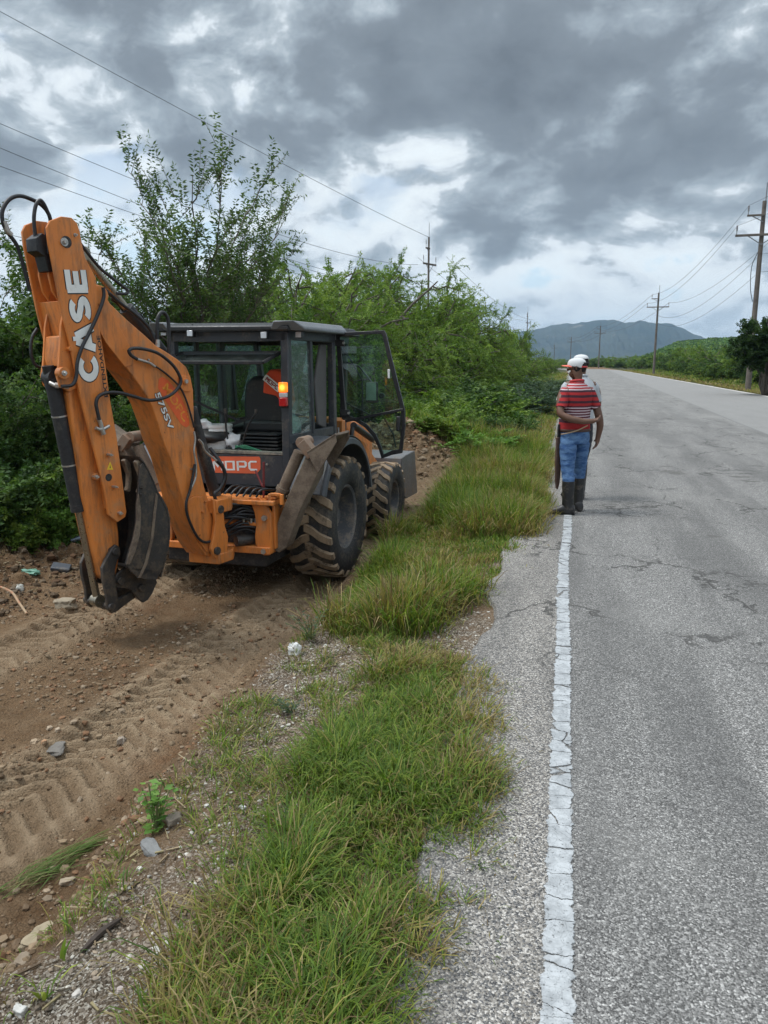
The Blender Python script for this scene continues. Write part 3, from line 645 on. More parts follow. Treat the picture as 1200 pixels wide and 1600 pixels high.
for (u, v, d, s, lb) in ((465, 420, 24, 1.1, 'second-rank feathery tree seen between the cab roof and the thorn tree'), (545, 418, 26, 1.1, 'second-rank feathery tree above the cab door'), (625, 424, 31, 1.2, 'second-rank feathery tree just left of the tall pole'), (682, 458, 33, .95, 'second-rank feathery tree just right of the tall pole'), (732, 490, 42, .85, 'second-rank feathery tree on the falling side of the row'), (775, 518, 52, .75, 'second-rank feathery tree near the dip in the row'), (350, 440, 20, .9, 'feathery tree in the background left of the cab roof'), (620, 560, 21, .62, 'low leafy tree skirt below the broad crowns beside the cab door'), (700, 560, 26, .75, 'low leafy tree under the row, left of the standing men'), (765, 558, 36, .75, 'low leafy tree under the middle of the row'), (820, 560, 52, .7, 'low leafy tree under the far end of the row')):
    p = gpos(u, d); hh = max(1.6, htop(v, d)-p[2]); place('feathery_tree', mesq[int(d) % 3], p, d, (s*1.1, s*1.1, hh/mesq[int(d) % 3][1]['top']), lb, 'tree', G1)
# sparse thorn tree behind the arm
th = grow_tree('thorn_tree', 14, 5.4, 2.05, 'thorn', n_limb=17, n_sub=9, n_tw=7, k=28, ll=.075, lw=.023, pal='thorn', trunk_r=.036, low=.22, twig=.52, flat=.42)
p = gpos(318, 12.6); place('thorn_tree', th, p, .6, (1.0, 1.0, (htop(236, 12.6)-p[2])/th[1]['top']), 'tall sparse thorn tree with thin dark limbs behind the cab', 'tree')
th2 = grow_tree('thorn_tree', 23, 4.6, 1.5, 'thorn', n_limb=8, n_sub=7, n_tw=6, k=26, ll=.075, lw=.023, pal='thorn', trunk_r=.03, low=.2, twig=.5, flat=.4)
p = gpos(120, 13.5); place('thorn_tree', th2, p, 2.0, (1, 1, (htop(345, 13.5)-p[2])/th2[1]['top']), 'thin wispy thorn tree rising behind the top of the digging arm', 'tree')
# dense dark scrub along the left of the cut
scrub = [grow_tree('scrub', s, 3.0, 1.9, 'shrub', n_limb=18, n_sub=9, n_tw=8, k=30, ll=.075, lw=.034, pal=pl, trunk_r=.03, low=.05, twig=.42) for s, pl in ((5, 'dark'), (6, 'dark'), (7, 'thorn'))]
G2 = 'dense bushes along the left bank of the cut'
sc_ = [(-70, 400, 11.5, 1.05, 0, 'dark bush at the left picture edge, highest of the bank'), (20, 410, 12.2, 1.05, 2, 'dark bush left of the digging arm head'), (100, 440, 12.6, .95, 0, 'dark bush behind the middle of the digging arm'), (180, 475, 13.0, .95, 1, 'dark bush between the arm and the thorn tree'),
       (250, 470, 13.4, .95, 2, 'dark bush below the thorn tree'), (330, 500, 14.5, .9, 0, 'dark bush seen through the left half of the cab'), (400, 480, 15.5, .95, 1, 'dark bush seen through the right half of the cab'),
       (-40, 560, 9.9, .70, 1, 'lower dark bush at the left picture edge'), (40, 590, 10.3, .62, 0, 'lower dark bush just left of the black cylinder'), (210, 590, 11.2, .62, 0, 'lower bush seen under the raised boom'), (120, 600, 10.8, .6, 2, 'lower bush directly behind the dipper'), (280, 600, 12.4, .6, 1, 'lower bush behind the left rear wheel')]
for (u, v, d, s, k, lb) in sc_:
    p = gpos(u, d); hh = htop(v, d)-p[2]; place('bush', scrub[k], p, u*.37, (s, s, hh/scrub[k][1]['top']), lb, 'bush', G2)
fern = grow_tree('leafy_bush', 31, 1.0, .75, 'shrub', n_limb=16, n_sub=7, n_tw=7, k=22, ll=.055, lw=.026, pal='mesq', trunk_r=.012, low=.05, twig=.22)
lime = grow_tree('leafy_bush', 32, 1.0, .75, 'shrub', n_limb=16, n_sub=7, n_tw=6, k=18, ll=.06, lw=.032, pal='lime', trunk_r=.010, low=.05, twig=.22)
blue = grow_tree('leafy_bush', 33, 1.0, .9, 'shrub', n_limb=16, n_sub=7, n_tw=7, k=22, ll=.06, lw=.022, pal='blue', trunk_r=.012, low=.05, twig=.25)
dk = grow_tree('leafy_bush', 34, 1.0, .85, 'shrub', n_limb=16, n_sub=8, n_tw=7, k=22, ll=.055, lw=.028, pal='dark', trunk_r=.012, low=.05, twig=.24)
for (u, v, d, s, k, lb) in ((25, 700, 9.3, 1.1, dk, 'leafy undergrowth bush at the left edge, in front of the dark scrub'), (90, 690, 9.6, 1.0, fern, 'fresh green undergrowth bush left of the black bucket cylinder'), (-30, 740, 8.9, .9, dk, 'low dark bush cut off by the left picture edge'), (205, 640, 10.6, 1.0, fern, 'green undergrowth seen between dipper and boom'), (60, 765, 9.0, .55, lime, 'small light green bush at the foot of the left bank'), (20, 780, 8.7, .5, fern, 'small bush on the torn earth at far left'),
        (335, 470, 13.2, .75, lime, 'light green sprouting bush above the cab roof'), (385, 478, 13.6, .6, lime, 'small light green shoot above the cab roof, right of the other'),
        (665, 618, 15.2, 1.5, fern, 'leafy bush on the verge right of the open door'), (712, 606, 16.6, 1.5, fern, 'leafy bush on the verge under the tree row'), (752, 668, 13.2, .95, lime, 'light green rounded bush in the tall verge grass'), (690, 640, 14.2, 1.1, fern, 'leafy bush beside the soil heap'),
        (775, 612, 20, 1.7, fern, 'leafy verge bush halfway to the men'), (812, 600, 24, 1.9, blue, 'grey-green bush left of the striped shirt'), (842, 592, 30, 2.0, blue, 'grey-green bush directly left of the capped heads'), (790, 640, 15.8, .9, dk, 'dark low bush in the verge grass'), (640, 600, 18.5, 2.0, dk, 'dark bush under the tree behind the door edge'), (735, 590, 21, 2.2, dk, 'dark bush in the shade below the row'), (860, 588, 40, 2.2, blue, 'far grey-green bush at the end of the verge')):
    p = gpos(u, d); hh = max(.3, htop(v, d)-p[2]); place('leafy_bush', k, p, u*.61, (s, s, hh), lb, 'bush', 'small leafy bushes on both banks')
# right-hand side of the road
rb = [grow_tree('roadside_tree', s, 3.0, 2.4, 'mesq', n_limb=12, n_sub=8, n_tw=8, k=26, ll=.11, lw=.045, pal=pl, trunk_r=.06, low=.08, twig=.55) for s, pl in ((41, 'dark'), (42, 'mesq'))]
rl = [(905, 562, 215), (922, 558, 205), (940, 556, 195), (960, 557, 185), (978, 560, 170), (1000, 555, 150), (1022, 553, 135), (1040, 550, 118), (1058, 545, 100), (1075, 541, 88), (1092, 539, 76), (1112, 540, 66), (1135, 545, 58), (1162, 548, 56), (1190, 545, 50), (1225, 545, 46), (885, 562, 200), (868, 560, 190)]
for i, (u, v, d) in enumerate(rl):
    d = d*1.22; p = gpos(u, d); p[2] = max(-.1, p[2]); hh = htop(v, d)-p[2]; s = .80+.0060*d
    place('roadside_tree', rb[i % 2], p, i*2.2, (s, s, hh/rb[i % 2][1]['top']), ['low rounded roadside tree, number %s from the bend on the far verge' % w for w in ('one', 'two', 'three', 'four', 'five', 'six', 'seven', 'eight', 'nine', 'ten', 'eleven', 'twelve', 'thirteen', 'fourteen', 'fifteen', 'sixteen')][i] if i < 16 else ('low tree crossing the far end of the road, just right of the caps', 'low tree crossing the far end of the road behind the caps')[i-16], 'tree', 'low trees on the far side of the road')
mg = grow_tree('broad_tree', 51, 4.6, 2.6, 'shrub', n_limb=22, n_sub=9, n_tw=9, k=30, ll=.16, lw=.075, pal='mango', trunk_r=.10, low=.50, twig=.5)
p = gpos(1200, 39); place('broadleaf_tree', mg, p, .5, (.80, .80, (htop(490, 39)-p[2])/mg[1]['top']), 'dark dense broadleaf tree in front of the nearest right-hand pole', 'tree')
# hillside wood
def build_wood():
    rng = np.random.default_rng(77); n = 60000
    us = rng.uniform(985, 1500, n); hv = np.interp(us, [q[0] for q in hill_prof], [q[1] for q in hill_prof]); t = rng.random(n)**.7; D = 330+(520-330)*t
    P = np.zeros((n, 3)); 
    for i in range(n):
        d = ray(us[i], hv[i]); h_ = math.hypot(d[0], d[1]); Ht = H+d[2]/h_*520; P[i] = (d[0]/h_*D[i], d[1]/h_*D[i], -3+(Ht+3)*t[i]**.85*.80+1.2)
    cl = vnoise(P[:, 0]*.16, P[:, 1]*.16, 3); P[:, 2] += cl*2.4; D_ = nrm(rng.normal(0, 1, (n, 3))+np.array([0, 0, .3])); N_ = nrm(rng.normal(0, .6, (n, 3))+np.array([0, -.3, 1]))
    c = PAL['dark'][rng.integers(0, 4, n)]*(.7+.9*cl[:, None])*(1+rng.normal(0, .15, (n, 1)))
    V, Fq, C_ = leaves_mesh(P, D_, N_, np.full(n, 1.5), np.full(n, 1.0), np.clip(c, .004, 1)); me = npmesh('scrub_wood', V, Fq, colors=C_); tag(finish(me, 'scrub_wood', M['leaf'], smooth=0), kind='stuff')
build_wood()

# ------------------------------------------------------------------ grass
def blades(rng, cx, cy, nb, ht, spread, wid, tint, flat=.5, zoff=0.0):
    """cx, cy, ht: tuft arrays; nb blades per tuft"""
    n = len(cx); m = n*nb; a = rng.random(m)*2*math.pi; r = np.abs(rng.normal(0, 1, m))*spread
    X = np.repeat(cx, nb)+np.cos(a)*r; Y = np.repeat(cy, nb)+np.sin(a)*r; Z = gh(X, Y)-.01+zoff
    a2 = a+rng.normal(0, .9, m); L_ = np.repeat(ht, nb)*(.45+.75*rng.random(m)); lean = np.clip(rng.normal(flat, .25, m), .05, 1.15)
    tw = np.repeat(rng.random(n)*2*math.pi, nb); 
    dx = np.cos(a2)*.8+np.cos(tw)*.45; dy = np.sin(a2)*.8+np.sin(tw)*.45; q = np.hypot(dx, dy)+1e-6; dx /= q; dy /= q
    w = wid*(.6+.8*rng.random(m)); sx, sy = -dy, dx
    sw = rng.normal(0, .5, m); sx = sx+dx*sw; sy = sy+dy*sw
    V = np.empty((m, 7, 3)); 
    for k, (t, ww) in enumerate(((0, .8), (.4, 1.0), (.75, .7))):
        hx = L_*np.sin(lean)*t**1.5*1.0; hz = L_*(t-.42*lean*t**2.2)
        for j, s in enumerate((-1, 1)):
            V[:, k*2+j, 0] = X+dx*hx+sx*s*w*ww*.5; V[:, k*2+j, 1] = Y+dy*hx+sy*s*w*ww*.5; V[:, k*2+j, 2] = Z+hz
    V[:, 6, 0] = X+dx*L_*np.sin(lean); V[:, 6, 1] = Y+dy*L_*np.sin(lean); V[:, 6, 2] = Z+np.maximum(.006, L_*(1-.45*lean-.18*lean**3))
    b = np.arange(m)[:, None]*7; Fq = np.concatenate([b+np.array([[0, 1, 3, 2]]), b+np.array([[2, 3, 5, 4]])]); Ft = b+np.array([[4, 5, 6]])
    pal = np.array([[.100, .170, .024], [.150, .220, .030], [.215, .260, .044], [.060, .118, .020], [.28, .245, .07], [.33, .255, .125], [.17, .115, .055]])
    dry = np.repeat(tint, nb); u = rng.random(m)
    pg = np.where(u < .42, 0, np.where(u < .72, 1, np.where(u < .86, 2, 3))); pd = np.where(u < .35, 4, np.where(u < .7, 5, 6)); idx = np.where(rng.random(m) < dry, pd, pg)
    c = pal[idx]*(1+rng.normal(0, .14, (m, 1))); c7 = np.repeat(c[:, None], 7, axis=1).copy(); c7[:, 0:2] = c7[:, 0:2]*.4+np.array([.20, .18, .09])*.6*.7; c7[:, 6] = c7[:, 6]*.85+np.array([.22, .20, .08])*.15
    return V.reshape(-1, 3), Fq, Ft, np.clip(c7.reshape(-1, 3), .005, 1)
def right_edge(y):
    return -np.interp(y, [1.0, 1.7, 2.1, 2.4, 3.0, 3.4, 4.0, 4.35, 4.6, 5.0, 5.6, 6.4, 7.2, 8.0, 9, 12, 25], [.34, .33, .27, .24, .20, .27, .36, .60, .80, .72, .55, .40, .28, .20, .22, .28, .30])
def left_edge(y): return -np.interp(y, [1.0, 2.0, 3.0, 3.7, 4.2, 4.6, 5.0, 6.0, 7.5, 10, 12.5, 13.5, 14.5, 20, 60], [1.05, 1.08, 1.08, 1.00, .95, 1.3, 1.62, 1.78, 1.85, 1.75, 1.7, 1.6, 3.0, 5.0, 5.5])
def make_grass(name, rng, x0, x1, y0, y1, n, dens, nb, ht, spread, wid, dry, flat=.55):
    X = rng.uniform(x0, x1, n); Y = rng.uniform(y0, y1, n); k = rng.random(n) < dens(X, Y); X, Y = X[k], Y[k]
    V, Fq, Ft, C_ = blades(rng, X, Y, nb, ht(X, Y), spread, wid, dry(X, Y), flat)
    return V, Fq, Ft, C_
def join_build(name, parts, label=None):
    o = 0; Vs, Qs, Ts, Cs = [], [], [], []
    for V, Q, T, C_ in parts: Vs.append(V); Qs.append(Q+o); Ts.append(T+o); Cs.append(C_); o += len(V)
    me = npmesh(name, np.concatenate(Vs), np.concatenate(Qs), np.concatenate(Ts), np.concatenate(Cs)); ob = finish(me, name, M['blade'], smooth=0); tag(ob, kind='stuff'); return ob
def build_grass():
    rng = np.random.default_rng(5)
    e1 = lambda X, Y: (fbm(X*3+3, Y*3, 3, 41)-.5)*.35
    def d_near(X, Y):
        l, r = left_edge(Y), right_edge(Y); m = ss(X+e1(X, Y), l-.05, l+.12)*(1-ss(X+e1(X, Y)*.5, r-.08, r+.04))
        gap = 1-.93*(1-ss(np.abs(Y-4.62+.5*(X+.8)), .08, .26))*ss(fbm(X*4, Y*4, 2, 43), .25, .4); return m*gap*(.35+.65*ss(fbm(X*2.6, Y*2.6, 3, 44), .30, .48))
    hn = lambda X, Y: .085+.14*ss(fbm(X*1.7, Y*1.7, 3, 45), .3, .65)*(1-.55*ss(X, right_edge(Y)-.22, right_edge(Y)))
    dr = lambda X, Y: np.clip(.09+.58*ss(fbm(X*2.6+9, Y*2.6, 3, 46), .47, .62)+.35*ss(X, right_edge(Y)-.22, right_edge(Y)), 0, .8)
    parts = [make_grass('g', rng, -1.4, -.22, .7, 4.7, 2100, d_near, 34, hn, .040, .0042, dr, .78)]
    parts.append(make_grass('g', rng, -1.4, -.2, .7, 4.7, 2600, d_near, 22, lambda X, Y: hn(X, Y)*.55, .05, .0036, lambda X, Y: np.clip(dr(X, Y)+.2, 0, 1), .95))   # matted understorey
    # low sparse growth on the gravelly strip and the shoulder fringe
    d_sp = lambda X, Y: ss(-X, .95, 1.1)*(1-ss(-X, 1.62, 1.85))*ss(fbm(X*3.3, Y*3.3, 3, 48), .40, .56)
    d_sp0 = d_sp; d_sp = lambda X, Y: d_sp0(X, Y)*(.25+.75*ss(Y, 2.0, 2.8))
    parts.append(make_grass('g', rng, -2.0, -.85, .9, 7.0, 2600, d_sp, 12, lambda X, Y: .05+.09*rng.random(len(X)), .03, .0038, lambda X, Y: np.full(len(X), .38), .9))
    d_fr = lambda X, Y: (1-ss(np.abs(X-right_edge(Y)-.05), .0, .16))*ss(fbm(X*5, Y*5, 2, 49), .48, .62)
    parts.append(make_grass('g', rng, -.95, -.1, .9, 12, 1700, d_fr, 12, lambda X, Y: .05+.05*rng.random(len(X)), .03, .0034, lambda X, Y: np.full(len(X), .55), 1.0))
    # middle verge
    d_m = lambda X, Y: ss(X+e1(X, Y), left_edge(Y)-.05, left_edge(Y)+.12)*(1-ss(X+e1(X, Y)*.5, right_edge(Y)-.1, right_edge(Y)+.05))*(.45+.55*ss(fbm(X*2, Y*2, 3, 52), .3, .45))
    hm = lambda X, Y: (.08+.34*ss(fbm(X*1.5, Y*1.5, 3, 53), .34, .62)+.16*ss(Y, 9, 14))*(1-.5*ss(X, right_edge(Y)-.3, right_edge(Y)))
    parts.append(make_grass('g', rng, -2.3, -.15, 4.7, 14.5, 8200, d_m, 22, hm, .065, .0062, dr, .55))
    ob = join_build('grass', parts)
    dens_f = lambda X, Y: ss(X+e1(X, Y)*2, left_edge(Y)-.3, left_edge(Y)+.3)*(1-ss(X, -.5, -.25))*np.clip(1.2-Y/90, .25, 1)
    hf = lambda X, Y: (.30+.35*fbm(X*.7, Y*.7, 3, 55))*(1-.55*ss(X, -1.3, -.4))
    drf = lambda X, Y: np.clip(.10+.6*ss(fbm(X*.6+9, Y*.6, 3, 56), .45, .62)+.35*ss(X, -1.6, -.4), 0, .9)
    p2 = [make_grass('g', rng, -6, -.2, 13.6, 32, 4200, dens_f, 20, hf, .09, .013, drf, .55), make_grass('g', rng, -6, -.2, 32, 120, 4200, dens_f, 12, hf, .16, .032, drf, .55)]
    # foot of the left bank, far verge
    d_l = lambda X, Y: ss(-X, 6.2, 7.2)*(1-ss(-X, 12, 14))*(.4+.6*ss(fbm(X*1.5, Y*1.5, 3, 58), .4, .55))
    p2.append(make_grass('g', rng, -14, -5.8, 6, 14.5, 2600, d_l, 16, lambda X, Y: .15+.3*rng.random(len(X)), .08, .011, lambda X, Y: np.full(len(X), .22), .6))
    d_r = lambda X, Y: ss(X, 9.75, 10.3)*(1-ss(X, 22, 30))
    for y0, y1, n, nb, w in ((16, 60, 4200, 14, .020), (60, 170, 4200, 10, .05)):
        p2.append(make_grass('g', rng, 9.6, 26, y0, y1, n, d_r, nb, lambda X, Y: (.22+.35*fbm(X*.5, Y*.5, 3, 60))*(.6+.6*ss(X, 11, 15)), .14, w, lambda X, Y: np.clip(.2+.75*(1-ss(X, 10.2, 13.5))+.3*(fbm(X*.4, Y*.2, 3, 61)-.5), 0, .9), .6))
    join_build('grass', p2)
build_grass()

# ------------------------------------------------------------------ loose stones, clods, litter
def ico_template(sub=1):
    bm = bmesh.new(); bmesh.ops.create_icosphere(bm, subdivisions=sub, radius=1.0); V = np.array([v.co[:] for v in bm.verts]); T = np.array([[v.index for v in f.verts] for f in bm.faces]); bm.free(); return V, T
def scatter(name, rng, X, Y, size, pal, m_, flat=.65, sink=.35, sub=1):
    TV, TF = ico_template(sub); n = len(X); k = len(TV)
    sc = size[:, None]*np.stack([.75+.6*rng.random(n), .75+.6*rng.random(n), flat*(.7+.6*rng.random(n))], -1)
    V = TV[None]*(1+rng.normal(0, .15, (n, k, 1)))*sc[:, None]; a = rng.random(n)*6.283; c_, s_ = np.cos(a)[:, None], np.sin(a)[:, None]
    x = V[..., 0]*c_-V[..., 1]*s_; y = V[..., 0]*s_+V[..., 1]*c_; z = V[..., 2]+gh(X, Y)[:, None]+sc[:, 2:3]*(1-sink*2); P = np.stack([x+X[:, None], y+Y[:, None], z], -1).reshape(-1, 3)
    T = (TF[None]+(np.arange(n)*k)[:, None, None]).reshape(-1, 3); col = pal[rng.integers(0, len(pal), n)]*(1+rng.normal(0, .12, (n, 1)))
    me = npmesh(name, P, None, T, colors=np.clip(np.repeat(col, k, axis=0), .01, 1)); tag(finish(me, name, m_, smooth=0), kind='stuff')
g = base_mat('stone_mix'); at = g.new('ShaderNodeVertexColor'); at.layer_name = 'col'; nz = g.noise(g.tc.outputs['Object'], 90, 4, .7)
g.put(g.b.inputs['Base Color'], g.mix(g.rng(nz, .4, .7, 0, .45), at.outputs[0], (.16, .12, .08))); g.b.inputs['Roughness'].default_value = .95; g.b.inputs['Specular IOR Level'].default_value = .2; M['stones'] = g.m
def build_scatter():
    rng = np.random.default_rng(8)
    pale = np.array([[.32, .28, .23], [.24, .20, .16], [.19, .155, .12], [.50, .48, .43], [.13, .105, .08], [.30, .24, .18]])
    n = 15000; X = -rng.uniform(.9, 1.95, n); Y = rng.uniform(.9, 6.5, n)**1.0; k = rng.random(n) < ss(fbm(X*3, Y*3, 3, 81), .36, .56)*(1-ss(-X, 1.65, 1.9)*.8); X, Y = X[k], Y[k]
    scatter('gravel', rng, X, Y, (.0028+.0085*rng.random(len(X))**4), pale, M['stones'])
    n = 2600; Y = np.concatenate([rng.uniform(4.2, 5.2, n//2), rng.uniform(.9, 10, n-n//2)]); X = np.concatenate([-rng.uniform(.35, 1.3, n//2), right_edge(Y[n//2:])+rng.normal(0.02, .06, n-n//2)])
    scatter('gravel', rng, X, Y, .0035+.007*rng.random(len(X))**2, pale, M['stones'])
    soil = np.array([[.20, .14, .085], [.15, .10, .06], [.26, .19, .12], [.30, .23, .16], [.22, .12, .065]])
    n = 60000; X = -rng.uniform(1.65, 6.6, n); Y = 1.5+11*rng.random(n)**1.4; dx = np.minimum(np.abs(X+2.45), np.abs(X+4.3)); k = rng.random(n) < (.50+.5*ss(dx, .2, .6))*ss(fbm(X*2, Y*2, 3, 83), .3, .6); X, Y = X[k], Y[k]
    scatter('soil_crumbs', rng, X, Y, .004+.018*rng.random(len(X))**5, soil*.85, M['stones'], flat=.8)
    n = 5200; X = -rng.uniform(4.95, 8.0, n); Y = rng.uniform(4.5, 12, n); scatter('torn_clods', rng, X, Y, .008+.045*rng.random(n)**4, soil*.42, M['stones'], flat=.8)
    n = 1500; a = rng.normal(0, 1, (n, 2)); X = -2.6+a[:, 0]*.6; Y = 13.8+a[:, 1]*.6; scatter('torn_clods', rng, X, Y, .012+.05*rng.random(n)**4, soil*.9, M['stones'], flat=.8, sink=.5)
    n = 900; a = rng.normal(0, 1, (n, 2)); X = -4.4+a[:, 0]*.95; Y = 14.0+a[:, 1]*.7; scatter('torn_clods', rng, X, Y, .012+.05*rng.random(n)**4, soil*.9, M['stones'], flat=.8, sink=.5)
    # twigs and dead stalks on the strip and the torn earth
    mb = []; n = 900; X = np.where(rng.random(n) < .5, -rng.uniform(.95, 1.75, n), -rng.uniform(5.0, 6.8, n)); Y = np.where(X > -3, rng.uniform(1.2, 6, n), rng.uniform(4.8, 11, n)); Z = gh(X, Y)+.004
    a = rng.random(n)*6.283; l = .03+.09*rng.random(n)**2; w = .0016+.003*rng.random(n); d = np.stack([np.cos(a), np.sin(a), rng.normal(0, .12, n)], -1); s = np.stack([-np.sin(a), np.cos(a), np.zeros(n)], -1)
    P = np.stack([X, Y, Z], -1); V = np.stack([P-s*w[:, None], P+s*w[:, None], P+d*l[:, None]+s*w[:, None]*.6, P+d*l[:, None]-s*w[:, None]*.6], 1)
    V[:, :, 2] = np.maximum(V[:, :, 2], gh(V[:, :, 0], V[:, :, 1])+.003); U = V.copy(); U[:, :, 2] += w[:, None]*1.2
    A = np.concatenate([V, U], 1); b = np.arange(n)[:, None, None]*8; Fq = (b+np.array([[[0, 3, 2, 1], [4, 5, 6, 7], [0, 1, 5, 4], [1, 2, 6, 5], [2, 3, 7, 6], [3, 0, 4, 7]]])).reshape(-1, 4)
    pal = np.array([[.20, .15, .09], [.34, .27, .17], [.08, .055, .035], [.26, .22, .12]]); c = pal[rng.integers(0, 4, n)]
    me = npmesh('dry_twigs', A.reshape(-1, 3), Fq, colors=np.repeat(c, 8, axis=0)); tag(finish(me, 'dry_twigs', M['stones'], smooth=0), kind='stuff')
build_scatter()
def gz(x, y): return float(gh(x, y))
def gpix(u, v, z=-.12):
    """ground point seen at a pixel, iterated on the terrain height"""
    for _ in range(12): p = onz(u, v, z); z = .5*z+.5*gz(p[0], p[1])
    return np.array([p[0], p[1], gz(p[0], p[1])])
def stone(u, v, r, col, label, seed, sc=(1, .8, .55), name='stone', group=None, sub=4, amp=.42):
    from mathutils import noise as mn
    p = gpix(u, v); bm = bmesh.new(); bmesh.ops.create_icosphere(bm, subdivisions=sub, radius=1.0)
    for q in bm.verts:
        c = q.co.copy(); c = Vector(tuple(max(-.72, min(.72, t)) for t in c)); k = 1+amp*mn.noise(c*1.1+Vector((seed*2.3, 0, seed)))+amp*.35*mn.noise(c*3.1+Vector((seed, seed, 1))); q.co = Vector((c.x*sc[0], c.y*sc[1], c.z*sc[2]))*k*r
    me = bpy.data.meshes.new(name); bm.to_mesh(me); bm.free()
    o = finish(me, name, mat('stone_'+str(seed), col, .92, dirt=tuple(x*.55 for x in col), dirt_amt=.35, dscale=22, bmp=.8, bscale=45), smooth=24); o.location = (p[0], p[1], p[2]+r*sc[2]*.35); o.rotation_euler = (0, 0, seed*1.3); tag(o, label, 'stone', group); return o
GS = 'loose stones along the cut edge'
for i, a in enumerate([(62, 1452, .075, (.33, .27, .18), 'large angular tan stone at the lower left edge of the cut', (1.15, .8, .5)), (238, 1330, .050, (.19, .19, .185), 'flat pale grey speckled stone below the broadleaf weed', (1.5, .65, .40)), (272, 1285, .040, (.22, .18, .14), 'round brown stone right beside the broadleaf weed', (1, .9, .7)),
        (84, 1172, .085, (.17, .155, .135), 'rough grey lump of old asphalt lying in the tyre track', (1.2, .9, .3)), (190, 1160, .035, (.28, .23, .18), 'small brown stone standing in the tyre track', (.9, .8, .9)), (54, 1160, .028, (.36, .27, .18), 'small tan stone left of the grey asphalt lump', (1, .9, .8)), (69, 1161, .018, (.38, .22, .12), 'smallest reddish stone beside the grey asphalt lump', (1, 1, .9)),
        (78, 1139, .024, (.34, .26, .18), 'tan stone above the grey asphalt lump, left of a pair', (1, .9, .7)), (90, 1142, .020, (.36, .28, .2), 'tan stone above the grey asphalt lump, right of a pair', (1, .9, .7)), (105, 1378, .030, (.30, .24, .17), 'smooth oval brown stone by the uprooted grass', (1.3, .8, .55)), (36, 1500, .030, (.22, .17, .12), 'dark brown stone below the large tan stone', (1.2, .9, .55)),
        (32, 1582, .022, (.50, .49, .46), 'bright white stone in the bottom left corner', (1, .8, .8)), (120, 1557, .016, (.46, .43, .39), 'white pebble near the bottom, right of the corner stone', (1, .8, .8)), (221, 1512, .013, (.42, .39, .34), 'flat cream pebble at the grass edge', (1.3, .8, .5)), (188, 1548, .013, (.47, .40, .37), 'pinkish white pebble near the bottom grass edge', (1, .8, .7)),
        (248, 1490, .014, (.46, .44, .40), 'white pebble above the flat cream pebble', (.9, .8, .8)), (102, 946, .11, (.30, .25, .18), 'pale broken rock behind the bucket linkage', (1.1, .8, .5)), (218, 1358, .013, (.55, .52, .48), 'pale pebble below the speckled stone', (1, .9, .6)), (380, 1262, .016, (.52, .52, .50), 'white stone chip beside the tall grass', (1.2, .8, .5)), (323, 1260, .012, (.50, .48, .45), 'small white chip left of the tall grass', (1, .8, .6))]):
    stone(a[0], a[1], a[2], a[3], a[4], i+1, a[5], group=GS)
# litter
p = gpix(460, 1022)
o = lump_l = None
def crumple(name, loc, r, m_, seed, label, cat, sc=(1, 1, 1)):
    from mathutils import noise as mn
    bm = bmesh.new(); bmesh.ops.create_icosphere(bm, subdivisions=3, radius=1.0)
    for q in bm.verts:
        c = q.co.copy(); k = 1+.6*mn.noise(c*1.8+Vector((seed, 0, seed*2)))+.25*mn.noise(c*5+Vector((seed, 1, 0))); q.co = Vector((c.x*sc[0], c.y*sc[1], c.z*sc[2]))*k*r
    me = bpy.data.meshes.new(name); bm.to_mesh(me); bm.free(); o = finish(me, name, m_, smooth=20); o.location = loc; tag(o, label, cat); return o
crumple('plastic_scrap', (p[0], p[1], p[2]+.03), .050, M['white'], 4, 'torn white plastic scrap in the weeds at the cut edge', 'litter', (.8, .4, 1.1))
p = gpix(48, 899); crumple('crushed_bottle', (p[0], p[1], p[2]+.03), .075, mat('green_plastic', (.10, .24, .17), .3), 6, 'crushed pale green plastic bottle on the torn earth', 'litter', (1.6, .7, .5))
p = gpix(32, 925); crumple('paper_scrap', (p[0], p[1], p[2]+.03), .05, mat('dirty_white', (.42, .42, .38), .7), 8, 'dirty white paper scrap below the green bottle', 'litter', (.9, .8, .8))
p = gpix(96, 893); m = MB(); m.box((0, 0, 0), (.20, .13, .05)); o = m.build('box_scrap', mat('slate_plastic', (.045, .052, .065), .5, dirt=(.2, .16, .11), dirt_amt=.3), bevel=.012); o.location = (p[0], p[1], p[2]+.06); o.rotation_euler = (.3, .2, .4); tag(o, 'dark slate plastic box lid on the torn earth', 'litter')
p = gpix(119, 849); m = MB(); m.cyl((-.06, 0, 0), (.06, 0, 0), .032, n=14); m.cyl((.06, 0, 0), (.08, 0, 0), .018, n=10); o = m.build('drink_can', mat('blue_silver', (.30, .36, .45), .3, metal=.6), bevel=.004); o.location = (p[0], p[1], p[2]+.05); o.rotation_euler = (0, -.2, .6); tag(o, 'blue and silver drink can at the foot of the bushes', 'litter')
a = gpix(2, 932); b = gpix(20, 938); c = gpix(42, 962); m = MB(); m.tube(spline([a+[0, 0, .10], b+[0, 0, .08], (b+c)/2+[0, 0, .05], c+[0, 0, .02]], 6), .012, 7); o = m.build('broken_branch', mat('peeled_wood', (.36, .26, .16), .8, dirt=(.40, .12, .05), dirt_amt=.4, dscale=4)); tag(o, 'peeled broken branch with a reddish end at the left edge', 'branch')
a = gpix(128, 1492); b = gpix(190, 1440); m = MB(); m.tube(spline([a+[0, 0, .012], (a+b)/2+[0, 0, .022], b+[0, 0, .012]], 5), [.007, .008, .010, .011, .012, .013, .012, .010, .010, .008, .006][:11], 7); o = m.build('dead_stick', mat('wet_dark_wood', (.045, .032, .024), .8, bmp=.5)); tag(o, 'short dark dead stick lying on the gravel at lower left', 'stick')
